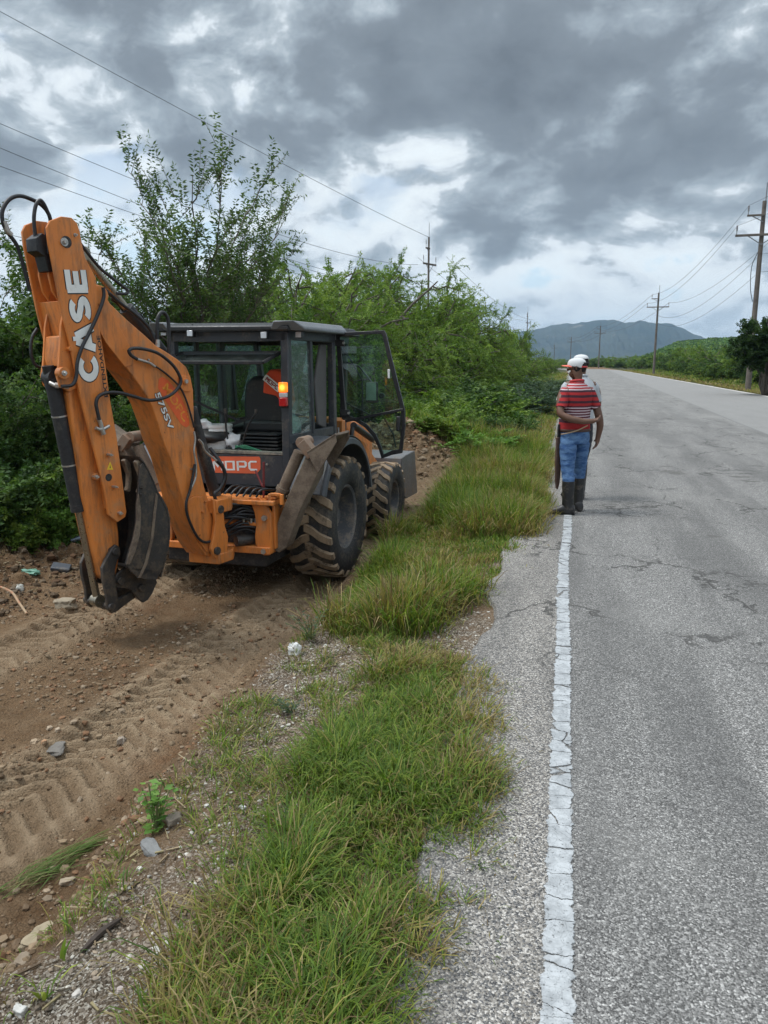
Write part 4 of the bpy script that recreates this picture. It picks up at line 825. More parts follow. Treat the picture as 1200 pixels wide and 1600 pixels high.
# weeds with real leaves
def weed(name, u, v, ht, n, ll, lw, pal, seed, label, fan=.5, single=True, cat='weed'):
    rng = np.random.default_rng(seed); p = gpix(u, v); wd = MB(); S, D = [], []; V_, F_, C_ = [], [], []; o = 0
    for i in range(n):
        az = rng.random()*6.283; ln = fan*(.3+.7*rng.random()); tip = np.array([math.cos(az)*ln*ht, math.sin(az)*ln*ht, ht*(.65+.35*rng.random())]); pts = [tip*t+np.array([0, 0, .08*ht*math.sin(t*3.1)]) for t in np.linspace(0, 1, 6)]
        wd.tube(pts, .0022, 4); k = 9
        t = (np.arange(k)+.6)/k; P = np.array([np.array(pts[0])+(tip)*tt+np.array([0, 0, .08*ht*math.sin(tt*3.1)]) for tt in t]); a2 = rng.random(k)*6.283
        Dl = nrm(np.stack([np.cos(a2), np.sin(a2), .15+.35*rng.random(k)], -1)); Nn = nrm(np.stack([rng.normal(0, .3, k), rng.normal(0, .3, k), np.ones(k)], -1)); q = P+Dl*.35*ll
        a, b, c = leaves_mesh(q, Dl, Nn, ll*(.6+.6*rng.random(k)), lw*(.6+.6*rng.random(k)), PAL[pal][rng.integers(0, 3, k)]*(1+rng.normal(0, .1, (k, 1)))); V_.append(a); F_.append(b+o); C_.append(c); o += len(a)
    me = npmesh(name, np.concatenate(V_), np.concatenate(F_), colors=np.clip(np.concatenate(C_), .005, 1)); root = empty(name, tuple(p)); tag(root, label, cat)
    l_ = finish(me, 'leaves', M['leaf'], root, smooth=0); wd.build('stem', mat('green_stem', (.12, .15, .05), .7), root)
weed('broadleaf_weed', 243, 1300, .24, 8, .040, .034, 'lime', 3, 'small light green broadleaf weed at the cut edge by the speckled stone', .35)
weed('feathery_weed', 487, 1000, .22, 12, .040, .012, 'blue', 5, 'feathery blue-green weed beside the white plastic scrap', .9)
weed('feathery_weed', 455, 1115, .10, 8, .035, .012, 'blue', 6, 'low feathery weed flat on the gravel above the tall clump', 1.2)
weed('young_plant', 40, 815, .45, 6, .10, .045, 'lime', 9, 'young broadleaf plant on the torn bank at far left', .6, cat='plant')
weed('young_plant', 110, 815, .25, 7, .09, .02, 'lime', 10, 'narrow-leaved young plant left of the cylinder rod', .6, cat='plant')
weed('young_plant', 12, 790, .4, 6, .09, .04, 'mesq', 11, 'broadleaf seedling at the very left picture edge', .6, cat='plant')
def big_blades(name, u, v, hts, seed, label, w=.010):
    rng = np.random.default_rng(seed); p = gpix(u, v); n = len(hts); V, Q, T, C_ = blades(rng, np.full(n, p[0]), np.full(n, p[1]), 2, np.array(hts), .012, w, np.zeros(n), .5)
    V = V-p; me = npmesh(name, V, Q, T, C_*1.25); o = finish(me, name, M['blade'], smooth=0); o.location = tuple(p); tag(o, label, 'grass tuft')
big_blades('grass_shoot', 70, 1560, [.13, .16, .11, .14], 3, 'broad young grass shoots among pebbles at the bottom left')
big_blades('grass_shoot', 95, 1500, [.09, .12], 4, 'small pair of grass shoots below the large tan stone')
big_blades('grass_shoot', 350, 1165, [.10, .12, .1, .08, .1, .12], 5, 'bright grass tuft on the cut edge above the weed', .007)
# uprooted grass lying along the rut
def torn_grass():
    rng = np.random.default_rng(12); a = gpix(20, 1392); b = gpix(130, 1330); n = 160; t = rng.random(n); P = a+(b-a)*t[:, None]+rng.normal(0, .025, (n, 3))*[1, 1, 0]; P[:, 2] = gh(P[:, 0], P[:, 1])+.012+.03*rng.random(n)
    d = nrm((b-a)+rng.normal(0, .10, (n, 3))*[1, 1, .2])*np.where(rng.random(n) < .8, 1, -1)[:, None]; d[:, 2] *= .3
    pal = np.array([[.08, .15, .03], [.12, .19, .04], [.2, .19, .08]]); V, Q, C_ = leaves_mesh(P, d, np.tile([0, 0, 1.], (n, 1)), .10+.14*rng.random(n), np.full(n, .005), pal[rng.integers(0, 3, n)]); me = npmesh('torn_grass', V, Q, colors=C_); tag(finish(me, 'torn_grass', M['blade'], smooth=0), 'uprooted green grass lying along the tyre rut at lower left', 'grass tuft')
torn_grass()
# ------------------------------------------------------------------ poles and wires
M['polewood'] = mat('weathered_pole_wood', (.135, .115, .098), .9, dirt=(.06, .05, .045), dirt_amt=.35, dscale=3)
M['galv'] = mat('galvanised_steel', (.20, .21, .22), .6, metal=.3)
M['cer'] = mat('grey_insulator', (.16, .16, .17), .4)
def make_pole():
    r = empty('utility_pole'); m = MB(); m.cyl((0, 0, -.6), (0, 0, 10.9), .175, .115, n=14); m.build('pole', M['polewood'], r, smooth=50)
    m = MB(); m.box((0, -.17, 9.0), (2.9, .10, .13)); m.build('crossarm', M['polewood'], r, bevel=.01)
    m = MB(); m.box((-.42, -.16, 10.1), (.95, .09, .11)); m.build('upper_arm', M['polewood'], r, bevel=.01)
    for a, b in (((-.75, -.16, 8.95), (0, -.14, 8.45)), ((.75, -.16, 8.95), (0, -.14, 8.45)), ((-.6, -.16, 10.05), (0, -.14, 9.72))):
        m = MB(); m.bar(a, b, .035, .05); m.build('brace', M['galv'], r)
    for x, z in ((-1.38, 9.06), (1.38, 9.06), (-.84, 10.15)):
        m = MB(); m.cyl((x, -.17, z), (x, -.17, z+.22), .022, n=8); q = m.build('insulator_post', M['galv'], r); m = MB(); m.lathe([(.02, .2), (.06, .22), (.035, .3), (.06, .34), (.035, .42), (.055, .47), (.02, .52)], (x, -.17, z), (0, 0, 1), 12); m.build('insulator', M['cer'], q)
    m = MB(); m.cyl((.06, 0, 10.6), (.06, 0, 11.9), .03, n=8); m.build('top_spike', M['galv'], r)
    return r
proto_pole = make_pole()
def copy_tree(o, parent=None):
    c = o.copy(); COL.objects.link(c); c.parent = parent
    for ch in list(o.children): copy_tree(ch, c)
    return c
poles = [(1180, 46, 'wooden utility pole at the right edge rising behind the dark broadleaf tree'), (1028, 105, 'second utility pole on the right of the road, above the low trees'), (940, 200, 'third utility pole of the right-hand line, in front of the mountain'), (895, 290, 'fourth utility pole of the right-hand line, small before the mountain'), (869, 420, 'farthest tiny utility pole of the right-hand line'),
         (669, 57, 'utility pole rising above the crowns of the left tree row'), (825, 141, 'distant utility pole above the end of the left tree row'), (553, 78, 'utility pole whose top just clears the trees above the cab door')]
PP = []
for i, (u, d, lb) in enumerate(poles):
    o = proto_pole if i == 0 else copy_tree(proto_pole); p = atd(u, 480, d); p[2] = 0; dz = 0 if i < 5 else -.3
    if i == 7: dz = -2.6
    o.location = (p[0], p[1], dz); o.rotation_euler = (0, 0, math.radians(-4 if i < 5 else 66)); o.scale = (1, 1, 1) if i < 5 else (.58, .58, 1); PP.append((p, dz)); tag(o, lb, 'utility pole', 'wooden poles of the overhead lines')
M['wire'] = mat('overhead_wire', (.03, .032, .036), .6)
def wire(a, b, sag, r0, r1, label):
    a = np.array(a, float); b = np.array(b, float); P = []; n = 28
    for i in range(n+1):
        t = i/n; p = a+(b-a)*t; p = p-np.array([0, 0, 4*sag*t*(1-t)]); P.append(p)
    m = MB(); m.tube(P, [r0+(r1-r0)*i/n for i in range(n+1)], 5); o = m.build('power_line', M['wire'], smooth=60, fix=False); tag(o, label, 'power line', 'overhead power lines')
att = [(-.84, -.17, 10.67, 'upper left wire'), (-1.38, -.17, 9.55, 'outer crossarm wire'), (1.38, -.17, 9.55, 'inner crossarm wire'), (0, -.16, 7.9, 'lower wire of the line'), (0, -.16, 6.9, 'lowest wire of the line')]
spans = [((PP[0][0]+np.array([2.2, -62, 0])), PP[0][0], .006, .009, 'from the right picture edge to the nearest pole'), (PP[0][0], PP[1][0], .009, .018, 'between the nearest and the second right-hand pole'), (PP[1][0], PP[2][0], .018, .026, 'between the second and third right-hand poles'), (PP[2][0], PP[3][0], .034, .04, 'between the third and fourth right-hand poles')]
for si, (a, b, r0, r1, w) in enumerate(spans):
    for (x, y, z, nm) in att[:5 if si < 2 else 3]:
        wire(a+np.array([x, y, z]), b+np.array([x, y, z]), 1.2+(.3 if z < 8 else 0), r0, r1, nm+' '+w)
q = PP[5][0]
for (u, v, d, dx, z, sag, lb) in ((-150, -64, 13, 0.0, 10.9, .15, 'highest wire crossing the upper left sky down to the left pole'), (-150, 128, 13, -.8, 9.0, .75, 'second wire from the top in the left sky, ending at the left pole'), (-150, 168, 13, -.3, 7.4, .75, 'third wire of the left sky, passing behind the thorn tree'), (-150, 205, 13, .2, 6.9, .55, 'lowest of the four wires passing behind the thorn tree'), (-150, 330, 14, -.3, 5.6, .3, 'low wire seen just left of the top of the digging arm')):
    wire(atd(u, v, d), q+np.array([dx, 0, z-.3]), sag, .005, .014, lb)
for dx, z, nm in ((-.8, 9.2, 'upper'), (1.3, 9.2, 'right'), (0, 7.6, 'lower')):
    wire(q+np.array([dx, 0, z]), PP[6][0]+np.array([dx, 0, z]), 1.1, .012, .02, nm+' wire running on from the left pole behind the tree row')
m = MB()
pb = PP[0][0]
m.tube(spline([pb+[-.16, -.1, 8.0], pb+[-.42, -.15, 7.2], pb+[-.38, -.1, 6.0], pb+[-.2, -.1, 5.2]], 6), .02, 6); m.build('cable_loop', M['wire'])
tag(bpy.data.objects['cable_loop'], 'loose loop of cable hanging on the nearest right-hand pole', 'cable')
# ------------------------------------------------------------------ backhoe loader (x right, y towards its front end, z up, origin on the ground under the rear axle)
MO = np.array([-3.38, 7.93, -.62]); MPSI = math.radians(3)
mf = np.array([math.sin(MPSI), math.cos(MPSI), 0]); mr = np.array([math.cos(MPSI), -math.sin(MPSI), 0])
def ml(p): q = np.asarray(p)-MO; return np.array([q@mr, q@mf, q[2]])
def mw(x, y, z): return MO+mr*x+mf*y+np.array([0, 0, z])
def mY(u, v, y): return ml(onpl(u, v, mw(0, y, 0), mf))
def mX(u, v, x): return ml(onpl(u, v, mw(x, 0, 0), mr))
BH = empty('backhoe_loader', tuple(MO), -MPSI)
tag(BH, 'muddy orange and black backhoe loader parked in the roadside cut with its cab door open', 'backhoe loader')

SW = math.radians(18); PIV = (.2, -1.3)
NL = np.array([math.cos(SW), -math.sin(SW), 0]); NW = mr*NL[0]+mf*NL[1]
def bp(u, v, off=0.0):                                    # point of the digging arm's own plane (off = metres to its right), machine frame
    P = mw(PIV[0], PIV[1], 0)+NW*off; return ml(onpl(u, v, P, NW))
def bpr(mb, pts, off, th, sh=0.0):
    """plate or box section: outline on the arm's plane at off, th metres thick towards the left; sh moves the finished piece to the left"""
    fr = [bp(u, v, off)-NL*sh for u, v in pts]; return mb.prism(fr, [p-NL*th for p in fr])
def loops(mb, pts, off, r, n=8, k=7):
    """hose through (u, v[, off]) points"""
    P = [bp(p[0], p[1], p[2] if len(p) > 2 else off) for p in pts]; mb.tube(spline(P, k), r, n); return mb
def bpin(mb, u, v, off, L, r, n=20, head=.0):
    c = bp(u, v, off); mb.cyl(c, c-NL*L, r, n=n)
    if head: mb.cyl(c+NL*.02, c-NL*.005, r*.55, n=6)
    return mb

# ---- boom (curved box section)
def build_boom():
    up = [(157, 446), (172, 474), (199, 500), (222, 520), (244, 540), (262, 551), (277, 561), (291, 573), (298, 589), (302, 610), (303, 640), (304, 675), (309, 715), (319, 760), (333, 806), (350, 842), (352, 860), (344, 873)]
    lo = [(321, 868), (309, 851), (289, 803), (284, 777), (277, 752), (266, 716), (254, 688), (246, 660), (236, 632), (228, 617), (218, 602), (203, 582), (184, 558), (166, 536), (153, 512), (147, 492), (143, 470), (143, 452), (149, 443)]
    mb = MB(); bpr(mb, up+lo, .135, .27)
    b = mb.build('boom', M['orange'], BH, smooth=30, bevel=.008)
    m2 = MB()                                             # raised doubler plates and pivots on the side
    bpr(m2, [(150, 447), (160, 449), (176, 490), (203, 540), (211, 552), (208, 570), (196, 574), (185, 560), (166, 536), (153, 512), (147, 492), (145, 470)], .147, .010)
    bpr(m2, [(293, 782), (303, 776), (318, 776), (330, 806), (345, 840), (340, 866), (322, 862), (304, 835), (295, 803)], .149, .012)
    bpr(m2, [(280, 590), (287, 586), (296, 590), (300, 603), (297, 612), (288, 612), (281, 604)], .15, .014)
    build_each(m2, 'side_plate', M['orange'], b, bevel=.004)
    m3 = MB()
    for (u, v, r) in ((291, 596, .030), (318, 800, .012), (158, 462, .055), (322, 784, .010)): bpin(m3, u, v, .165, .03, r)
    bpin(m3, 157, 461, .17, .34, .072)
    build_each(m3, 'pivot_pin', M['orange'], b, smooth=40, bevel=.003)
    m4 = MB(); bpin(m4, 292, 596, .178, .02, .017); bpin(m4, 233, 562, .150, .015, .008); bpin(m4, 300, 733, .155, .02, .010)
    build_each(m4, 'bolt', M['steel'], b, smooth=40)
    return b
boom = build_boom()

# ---- decals (flat lettering lying on the steel)
def frame_uv(u0, v0, u1, v1, off, up_u, up_v):
    """origin, x axis and y axis of a text line on the arm's plane: baseline (u0,v0)->(u1,v1), up towards (up_u,up_v)"""
    a, b, c = bp(u0, v0, off), bp(u1, v1, off), bp(up_u, up_v, off); x = (b-a); L_ = np.linalg.norm(x); x /= L_; y = (c-a); y -= x*(y@x); y /= np.linalg.norm(y); return a, x, y, L_
def text_mesh(body, grow=0.0, spacing=1.0, shear=0.0):
    cu = bpy.data.curves.new('t', 'FONT'); cu.body = body; cu.size = 1.0; cu.offset = grow; cu.space_character = spacing; cu.shear = shear; cu.resolution_u = 4
    o = bpy.data.objects.new('t', cu); COL.objects.link(o); dg = bpy.context.evaluated_depsgraph_get(); me = bpy.data.meshes.new_from_object(o.evaluated_get(dg))
    v = [tuple(p.co) for p in me.vertices]; f = [tuple(q.vertices) for q in me.polygons]
    bpy.data.objects.remove(o); bpy.data.curves.remove(cu); bpy.data.meshes.remove(me); return np.array(v), f
def lay(mb, vs, fs, a, x, y, sx, sy, x0=0, y0=0, lift=0.0, n=None):
    n = np.cross(x, y) if n is None else n
    mb.add([a+x*((p[0]-x0)*sx)+y*((p[1]-y0)*sy)+n*lift for p in vs], fs)
def text_on(name, body, fr, ht, m, parent, grow=.02, lift=0.0, n=NL, spacing=1.0, shear=0.0, ref_grow=None):
    vs, fs = text_mesh(body, grow, spacing, shear); r, _ = text_mesh(body, ref_grow if ref_grow is not None else grow, spacing, shear)
    a, x, y, L_ = fr; sx = L_/(r[:, 0].max()-r[:, 0].min()); sy = ht/(r[:, 1].max()-r[:, 1].min())
    mb = MB(); lay(mb, vs, fs, a, x, y, sx, sy, r[:, 0].min(), r[:, 1].min(), lift, n); return mb.build(name, m, parent, smooth=0, fix=False)
# chunky letters drawn as polygons in a unit cell (width w, height 1)
def glyph(ch):
    R = []
    if ch == 'E': return [[(0, 0), (.82, 0), (.82, .22), (.30, .22), (.30, .39), (.78, .39), (.78, .61), (.30, .61), (.30, .78), (.82, .78), (.82, 1), (0, 1)]]
    if ch == 'A': return [[(0, 0), (.28, 0), (.335, .17), (.56, .17), (.36, .38), (.405, .38), (.46, .64), (.515, .38), (.57, .38), (.60, .17), (.62, .0), (.92, 0), (.62, 1), (.30, 1)]]
    return []
def arc(cx, cy, rx, ry, a0, a1, n=10): return [(cx+rx*math.cos(math.radians(a0+(a1-a0)*i/n)), cy+ry*math.sin(math.radians(a0+(a1-a0)*i/n))) for i in range(n+1)]
def stroke(pts, w):
    """constant-width stroke around a polyline -> list of quads"""
    P = [np.array(p) for p in pts]; L_, R_ = [], []
    for i, p in enumerate(P):
        a = P[max(i-1, 0)]; b = P[min(i+1, len(P)-1)]; t = b-a; t = t/(np.linalg.norm(t)+1e-9); nn = np.array([-t[1], t[0]]); k = 1.0
        if 0 < i < len(P)-1:
            t1 = (P[i]-P[i-1])/np.linalg.norm(P[i]-P[i-1]); k = 1/max(.5, abs(nn@np.array([-t1[1], t1[0]])))
        L_.append(p+nn*w/2*k); R_.append(p-nn*w/2*k)
    return L_, R_
def strokes_on(name, shapes, fr, W, Ht, m, parent, w, lift, n):
    """shapes: list of polylines in a W x 1 cell"""
    a, x, y, L_ = fr; sx = L_/W; mb = MB(); nn = np.array(n)
    for s in shapes:
        l, r = stroke(s, w); k = len(l); P = [a+x*(p[0]*sx)+y*(p[1]*Ht)+nn*lift for p in l+r]
        mb.add(P, [(i, i+1, k+i+1, k+i) for i in range(k-1)]); lift += .00012
    return mb.build(name, m, parent, smooth=0, fix=False)
def case_shapes():
    C = arc(.48, .5, .36, .38, 42, 318, 16)
    A = [[(1.08, .0), (1.36, .92)], [(1.36, .92), (1.50, .92)], [(1.50, .92), (1.78, 0)], [(1.22, .27), (1.64, .27)]]
    S = arc(2.36, .72, .27, .18, 25, 250, 12)+arc(2.36, .30, .29, .18, 80, -155, 12)
    E = [[(3.02, 0), (3.02, 1)], [(3.0, .11), (3.62, .11)], [(3.0, .5), (3.58, .5)], [(3.0, .89), (3.62, .89)]]
    return [C]+A+[S]+E
OFF = .175                                                # right face of the outer dipper
def build_dipper():
    f = [(73, 356), (78, 345), (96, 338), (112, 340), (121, 349), (125, 362), (127, 382), (134, 404), (150, 434), (153, 470), (157, 520), (165, 570), (173, 629), (182, 679), (191, 746), (198, 800), (196, 808), (184, 816), (169, 804), (166, 781), (157, 740), (140, 673), (125, 617), (114, 560), (105, 520), (96, 484), (85, 426), (76, 380)]
    mb = MB(); bpr(mb, f, OFF, .022)
    d = mb.build('dipper', M['orange'], BH, smooth=25, bevel=.005)
    # left plate, back plate between them, lower wrap
    m = MB(); bpr(m, [(u, v) for u, v in f], OFF, .022, .31)
    m.build('left_plate', M['orange'], d, bevel=.005)
    m = MB()
    bpr(m, [(96, 470), (128, 470), (140, 500), (150, 560), (163, 629), (172, 690), (182, 746), (186, 790), (168, 796), (160, 740), (142, 673), (127, 617), (116, 560)], OFF-.024, .304)
    m.build('box_section', M['orange'], d, bevel=.004)
    m = MB()                                              # rear (boom side) web closing the head
    fr = [bp(u, v, OFF-.024) for u, v in ((112, 342), (124, 362), (133, 404), (149, 436), (143, 440), (126, 408), (118, 372), (108, 350))]
    m.prism(fr, [p-NL*.304 for p in fr]); m.build('head_plate', M['orange'], d)
    # cylinder bracket on the front, horned top and boxed lower half
    m = MB()
    for o in (0, .20):
        bpr(m, [(99, 488), (104, 520), (112, 560), (122, 596), (121, 606), (108, 612), (94, 604), (89, 588), (92, 570), (94, 540), (95, 510)], OFF-.035, .022, o)
    bpr(m, [(93, 526), (100, 524), (104, 560), (102, 572), (93, 572), (91, 560)], OFF-.057, .178)
    build_each(m, 'cylinder_bracket', M['orange'], d, bevel=.004)
    m = MB()                                              # bored lugs inside the head
    for o in (0, .12):
        bpr(m, [(76, 412), (92, 412), (96, 430), (95, 455), (92, 470), (82, 455), (76, 430)], OFF-.09, .02, o)
    build_each(m, 'lug', M['orange'], d, bevel=.003)
    m = MB(); bpr(m, [(56, 372), (66, 364), (78, 372), (80, 400), (84, 425), (76, 424), (70, 400), (58, 392)], OFF-.05, .13)
    m.build('valve_block', M['black'], d, bevel=.004)
    # bosses
    m = MB()
    for (u, v, r, o) in ((101, 583, .044, OFF+.004), (172, 711, .017, OFF+.02), (180, 761, .016, OFF+.02), (189, 802, .026, OFF+.012), (152, 745, .028, OFF-.03), (111, 545, .016, OFF+.01)): bpin(m, u, v, o, .06, r)
    build_each(m, 'boss', M['orange'], d, smooth=40, bevel=.002)
    m = MB()
    for (u, v, r, o) in ((101, 583, .020, OFF+.016), (174, 711, .011, OFF+.055), (182, 761, .010, OFF+.055), (189, 802, .014, OFF+.03), (101, 378, .030, OFF+.012), (118, 367, .012, OFF+.01), (152, 745, .014, OFF-.01)): bpin(m, u, v, o, .05, r, head=1)
    build_each(m, 'bolt', M['steel'], d, smooth=40, group=2)
    m = MB(); bpin(m, 104, 378, OFF+.004, .006, .042); m.build('rubber_plug', M['rubber'], d)
    m = MB(); bpin(m, 170, 746, OFF+.002, .004, .030, n=24); m.build('black_plug', M['rubber'], d)
    # warning decal: triangle
    m = MB(); fr = [bp(u, v, OFF+.002) for u, v in ((172, 721), (167, 734), (177, 734))]; m.add(fr, [(0, 1, 2)]); m.build('warning_decal', M['yellow'], d, smooth=0, fix=False)
    m = MB(); fr = [bp(u, v, OFF+.0025) for u, v in ((172, 725), (171.3, 731.5), (173, 731.5))]; m.add(fr, [(0, 1, 2)]); m.build('warning_symbol', M['ink'], d, smooth=0, fix=False)
    # white lettering reading up the arm
    fr_ = frame_uv(155, 596, 124, 421, OFF, 128, 598)     # baseline on the right, letter tops on the left
    fr_ = frame_uv(157, 595, 133, 418, OFF, 125, 600)
    a, x, y, L_ = fr_; ht = np.linalg.norm(bp(133, 423, OFF)-bp(99, 427, OFF))*.93
    fr_ = (bp(156, 594, OFF), x, y, np.linalg.norm(bp(156, 594, OFF)-bp(133, 420, OFF)))
    W = 3.66
    strokes_on('lettering_outline', case_shapes(), fr_, W, ht, M['ink'], d, .34, .0008, NL)
    strokes_on('lettering', case_shapes(), fr_, W, ht, M['whitepaint'], d, .262, .0026, NL)
    fr2 = (bp(169, 620, OFF), *frame_uv(169, 620, 156.5, 524, OFF, 160, 622)[1:3], np.linalg.norm(bp(169, 620, OFF)-bp(156.5, 524, OFF)))
    text_on('small_lettering', 'EXTENDAHOE', fr2, .034, M['ink'], d, grow=.025, lift=.0012)
    return d
dipper = build_dipper()
# inner telescoping section
m = MB(); bpr(m, [(108, 616), (120, 600), (150, 640), (168, 740), (182, 800), (186, 830), (187, 852), (186, 880), (181, 905), (172, 909), (160, 902), (150, 862), (140, 815), (131, 775), (121, 705), (113, 655)], .105, .19)
inner = m.build('extension_arm', M['orange'], BH, smooth=30, bevel=.018)

# ---- boom lettering and faded sticker (on the boom's right face)
BO = .136
st = [(248, 592), (253, 589), (262, 593), (277, 611), (288, 630), (295, 650), (296, 664), (291, 668), (284, 664), (272, 646), (258, 625), (247, 606)]
m = MB(); fr = [bp(u, v, BO+.0012) for u, v in st]; m.add(fr, [tuple(range(len(fr)))]); m.build('faded_sticker', M['stick_red'], boom, smooth=0, fix=False)
def line_fr(u0, v0, u1, v1, uu, vv, off): return (bp(u0, v0, off), *frame_uv(u0, v0, u1, v1, off, uu, vv)[1:3], np.linalg.norm(bp(u0, v0, off)-bp(u1, v1, off)))
text_on('sticker_lettering', 'MOPC', line_fr(253, 606, 287, 660, 262, 600, BO), .075, mat('worn_yellow_print', (.75, .33, .03), .6, dirt=(.74, .115, .025), dirt_amt=.5, dscale=22), boom, grow=.02, lift=.0026)
text_on('model_outline', '575SV', line_fr(241, 616, 264, 673, 252, 610, BO), .058, M['ink'], boom, grow=.055, lift=.0032, ref_grow=.02)
text_on('model_lettering', '575SV', line_fr(241, 616, 264, 673, 252, 610, BO), .058, M['whitepaint'], boom, grow=.02, lift=.0046)

# ---- hydraulic cylinders of the arm
def cylinder(name, a, b, r, rr, split, mbar, mrod=None, parent=BH, eye=None):
    a = np.array(a); b = np.array(b); q = a+(b-a)*split
    m = MB(); m.cyl(a, q, r, n=24); m.cyl(a-(b-a)/np.linalg.norm(b-a)*.0, a+(b-a)*.04, r*1.06, n=24); m.cyl(q-(b-a)*.03, q, r*1.07, n=24)
    if eye is not None: m.cyl(a-eye*.05, a+eye*.05, r*1.05, n=20)
    o = m.build(name, mbar, parent, smooth=40)
    m = MB(); m.cyl(q, b, rr, n=20)
    if eye is not None: m.cyl(b-eye*.04, b+eye*.04, rr*1.7, n=18)
    m.build('rod', mrod or M['chrome'], o, smooth=40); return o
e = NL
bc = cylinder('bucket_cylinder', bp(81, 590, .0), bp(152, 938, .0), .058, .030, .575, M['sleeve'], eye=e)
m = MB()
for t in (.16, .37): 
    a = bp(81, 590, 0); b = bp(152, 938, 0); c = a+(b-a)*t; dd = (b-a)/np.linalg.norm(b-a); m.cyl(c-dd*.006, c+dd*.006, .0605, n=24)
build_each(m, 'hose_clamp', M['steel'], bc)
m = MB(); a = bp(76, 571, .0); m.cyl(a, bp(84, 605, 0), .050, n=20); m.build('cylinder_eye', M['black'], bc)
m = MB(); m.tube([bp(78, 598, .05), bp(86, 602, .09), bp(96, 603, .12), bp(107, 605, .16)], .016, 10); m.cyl(bp(86, 602, .09), bp(92, 602.5, .105), .022, n=6); m.build('hose_fitting', M['steel'], bc)
dc = cylinder('dipper_cylinder', bp(263, 563, -.03), bp(128, 396, -.03), .056, .030, .52, M['sleeve'], eye=e)
bcy = cylinder('boom_cylinder', bp(344, 800, .01), bp(290, 610, .01), .055, .03, .86, M['mat_dark'], eye=e)

# ---- linkage and bucket
def build_links():
    L1 = [(176, 856), (182, 851), (188, 856), (189, 866), (184, 875), (180, 890), (180, 905), (184, 930), (186, 945), (182, 956), (175, 959), (169, 952), (167, 930), (161, 905), (160, 888), (166, 874)]
    for i, o in enumerate((0, .28)):
        m = MB(); bpr(m, L1, .155, .035, o); l = m.build('link', M['worn'], BH, bevel=.006, smooth=30)
        m = MB()
        for (u, v) in ((182, 862), (176, 948)): c = bp(u, v, .177)-NL*o; m.cyl(c, c-NL*.08, .028, n=20)
        build_each(m, 'link_pin', M['worn'], l, smooth=40, bevel=.003)
    m = MB(); c = bp(176, 948, .13); m.cyl(c, c-NL*.26, .038, n=18)
    m.build('link_shaft', M['worn'], BH, smooth=40)
    m = MB(); bpr(m, [(176, 938), (190, 934), (206, 925), (222, 914), (230, 920), (228, 932), (212, 934), (196, 945), (180, 958)], .09, .045); bpr(m, [(176, 938), (190, 934), (206, 925), (222, 914), (230, 920), (228, 932), (212, 934), (196, 945), (180, 958)], .09, .045, .14)
    build_each(m, 'bucket_link', M['worn'], BH, bevel=.005)
    # ears
    E_ = [(177, 908), (184, 896), (196, 887), (204, 885), (214, 896), (224, 905), (243, 902), (246, 910), (238, 928), (231, 938), (224, 942), (216, 936), (206, 922), (196, 919), (184, 919), (178, 915)]
    return E_
EARS = build_links()
def build_bucket():
    side = [(216, 770), (214, 790), (213, 819), (208, 845), (201, 866), (197, 883), (204, 892), (216, 903), (230, 906), (245, 906), (252, 893), (258, 877), (263, 855), (265, 838), (265, 810), (261, 795), (254, 781), (245, 767), (240, 752), (232, 735), (224, 722), (219, 728)]
    shell = [(252, 902), (259, 877), (264, 855), (266, 838), (266, 810), (262, 794), (255, 780), (246, 766), (241, 752), (233, 735), (225, 721), (219, 714)]
    m = MB(); bpr(m, side, .27, .022); b = m.build('bucket', M['worn'], BH, bevel=.004, smooth=30)
    m = MB(); bpr(m, side, .27, .022, .54); m.build('side_plate', M['worn'], b, bevel=.004)
    # curved shell between the sides
    n = len(shell); P = [bp(u, v, .275) for u, v in shell]; cen = bp(228, 830, .275)
    m = MB(); Pi = [p+(cen-p)/np.linalg.norm(cen-p)*.016 for p in P]
    vs = P+Pi+[p-NL*.57 for p in P]+[p-NL*.57 for p in Pi]
    fs = []
    for i in range(n-1): fs += [(i, i+1, 2*n+i+1, 2*n+i), (n+i, 3*n+i, 3*n+i+1, n+i+1), (i, n+i, n+i+1, i+1), (2*n+i, 2*n+i+1, 3*n+i+1, 3*n+i)]
    fs += [(0, 2*n, 3*n, n), (n-1, 2*n-1, 4*n-1, 3*n-1)]
    m.add(vs, fs); m.build('shell', M['worn'], b, smooth=50)
    m = MB(); bpr(m, [(205, 888), (246, 903), (250, 893), (216, 888)], .27, .54); m.build('top_plate', M['worn'], b)
    m = MB()                                              # wear strip along the side
    bpr(m, [(217, 772), (221, 800), (219, 835), (212, 862), (203, 882), (198, 882), (203, 862), (210, 838), (214, 812), (214, 785)], .282, .012)
    bpr(m, [(244, 770), (240, 800), (236, 840), (226, 880), (216, 903), (220, 903), (230, 882), (240, 842), (244, 802), (247, 775)], .278, .006)
    build_each(m, 'wear_strip', M['mudsteel'], b, bevel=.002)
    for k in range(4):                                    # teeth
        o = k*.155; m = MB()
        bpr(m, [(217, 770), (220, 762), (221, 745), (216, 732), (213, 722), (218, 718), (223, 722), (225, 735), (226, 750), (223, 772)], .24, .05, o); m.build('tooth', mat_tooth, b, bevel=.008)
    m = MB()
    for (u, v) in ((224, 763), (223, 773)): bpin(m, u, v, .30, .03, .010)
    build_each(m, 'bolt', M['worn'], b)
    for o in (0, .24):
        m = MB(); bpr(m, EARS, .14, .028, o); q = m.build('ear', M['worn'], b, bevel=.006, smooth=30)
        m = MB()
        for (u, v) in ((190, 908), (223, 919)): c = bp(u, v, .17)-NL*o; m.cyl(c, c-NL*.08, .030, n=20)
        build_each(m, 'ear_pin', M['worn'], q, smooth=40, bevel=.003)
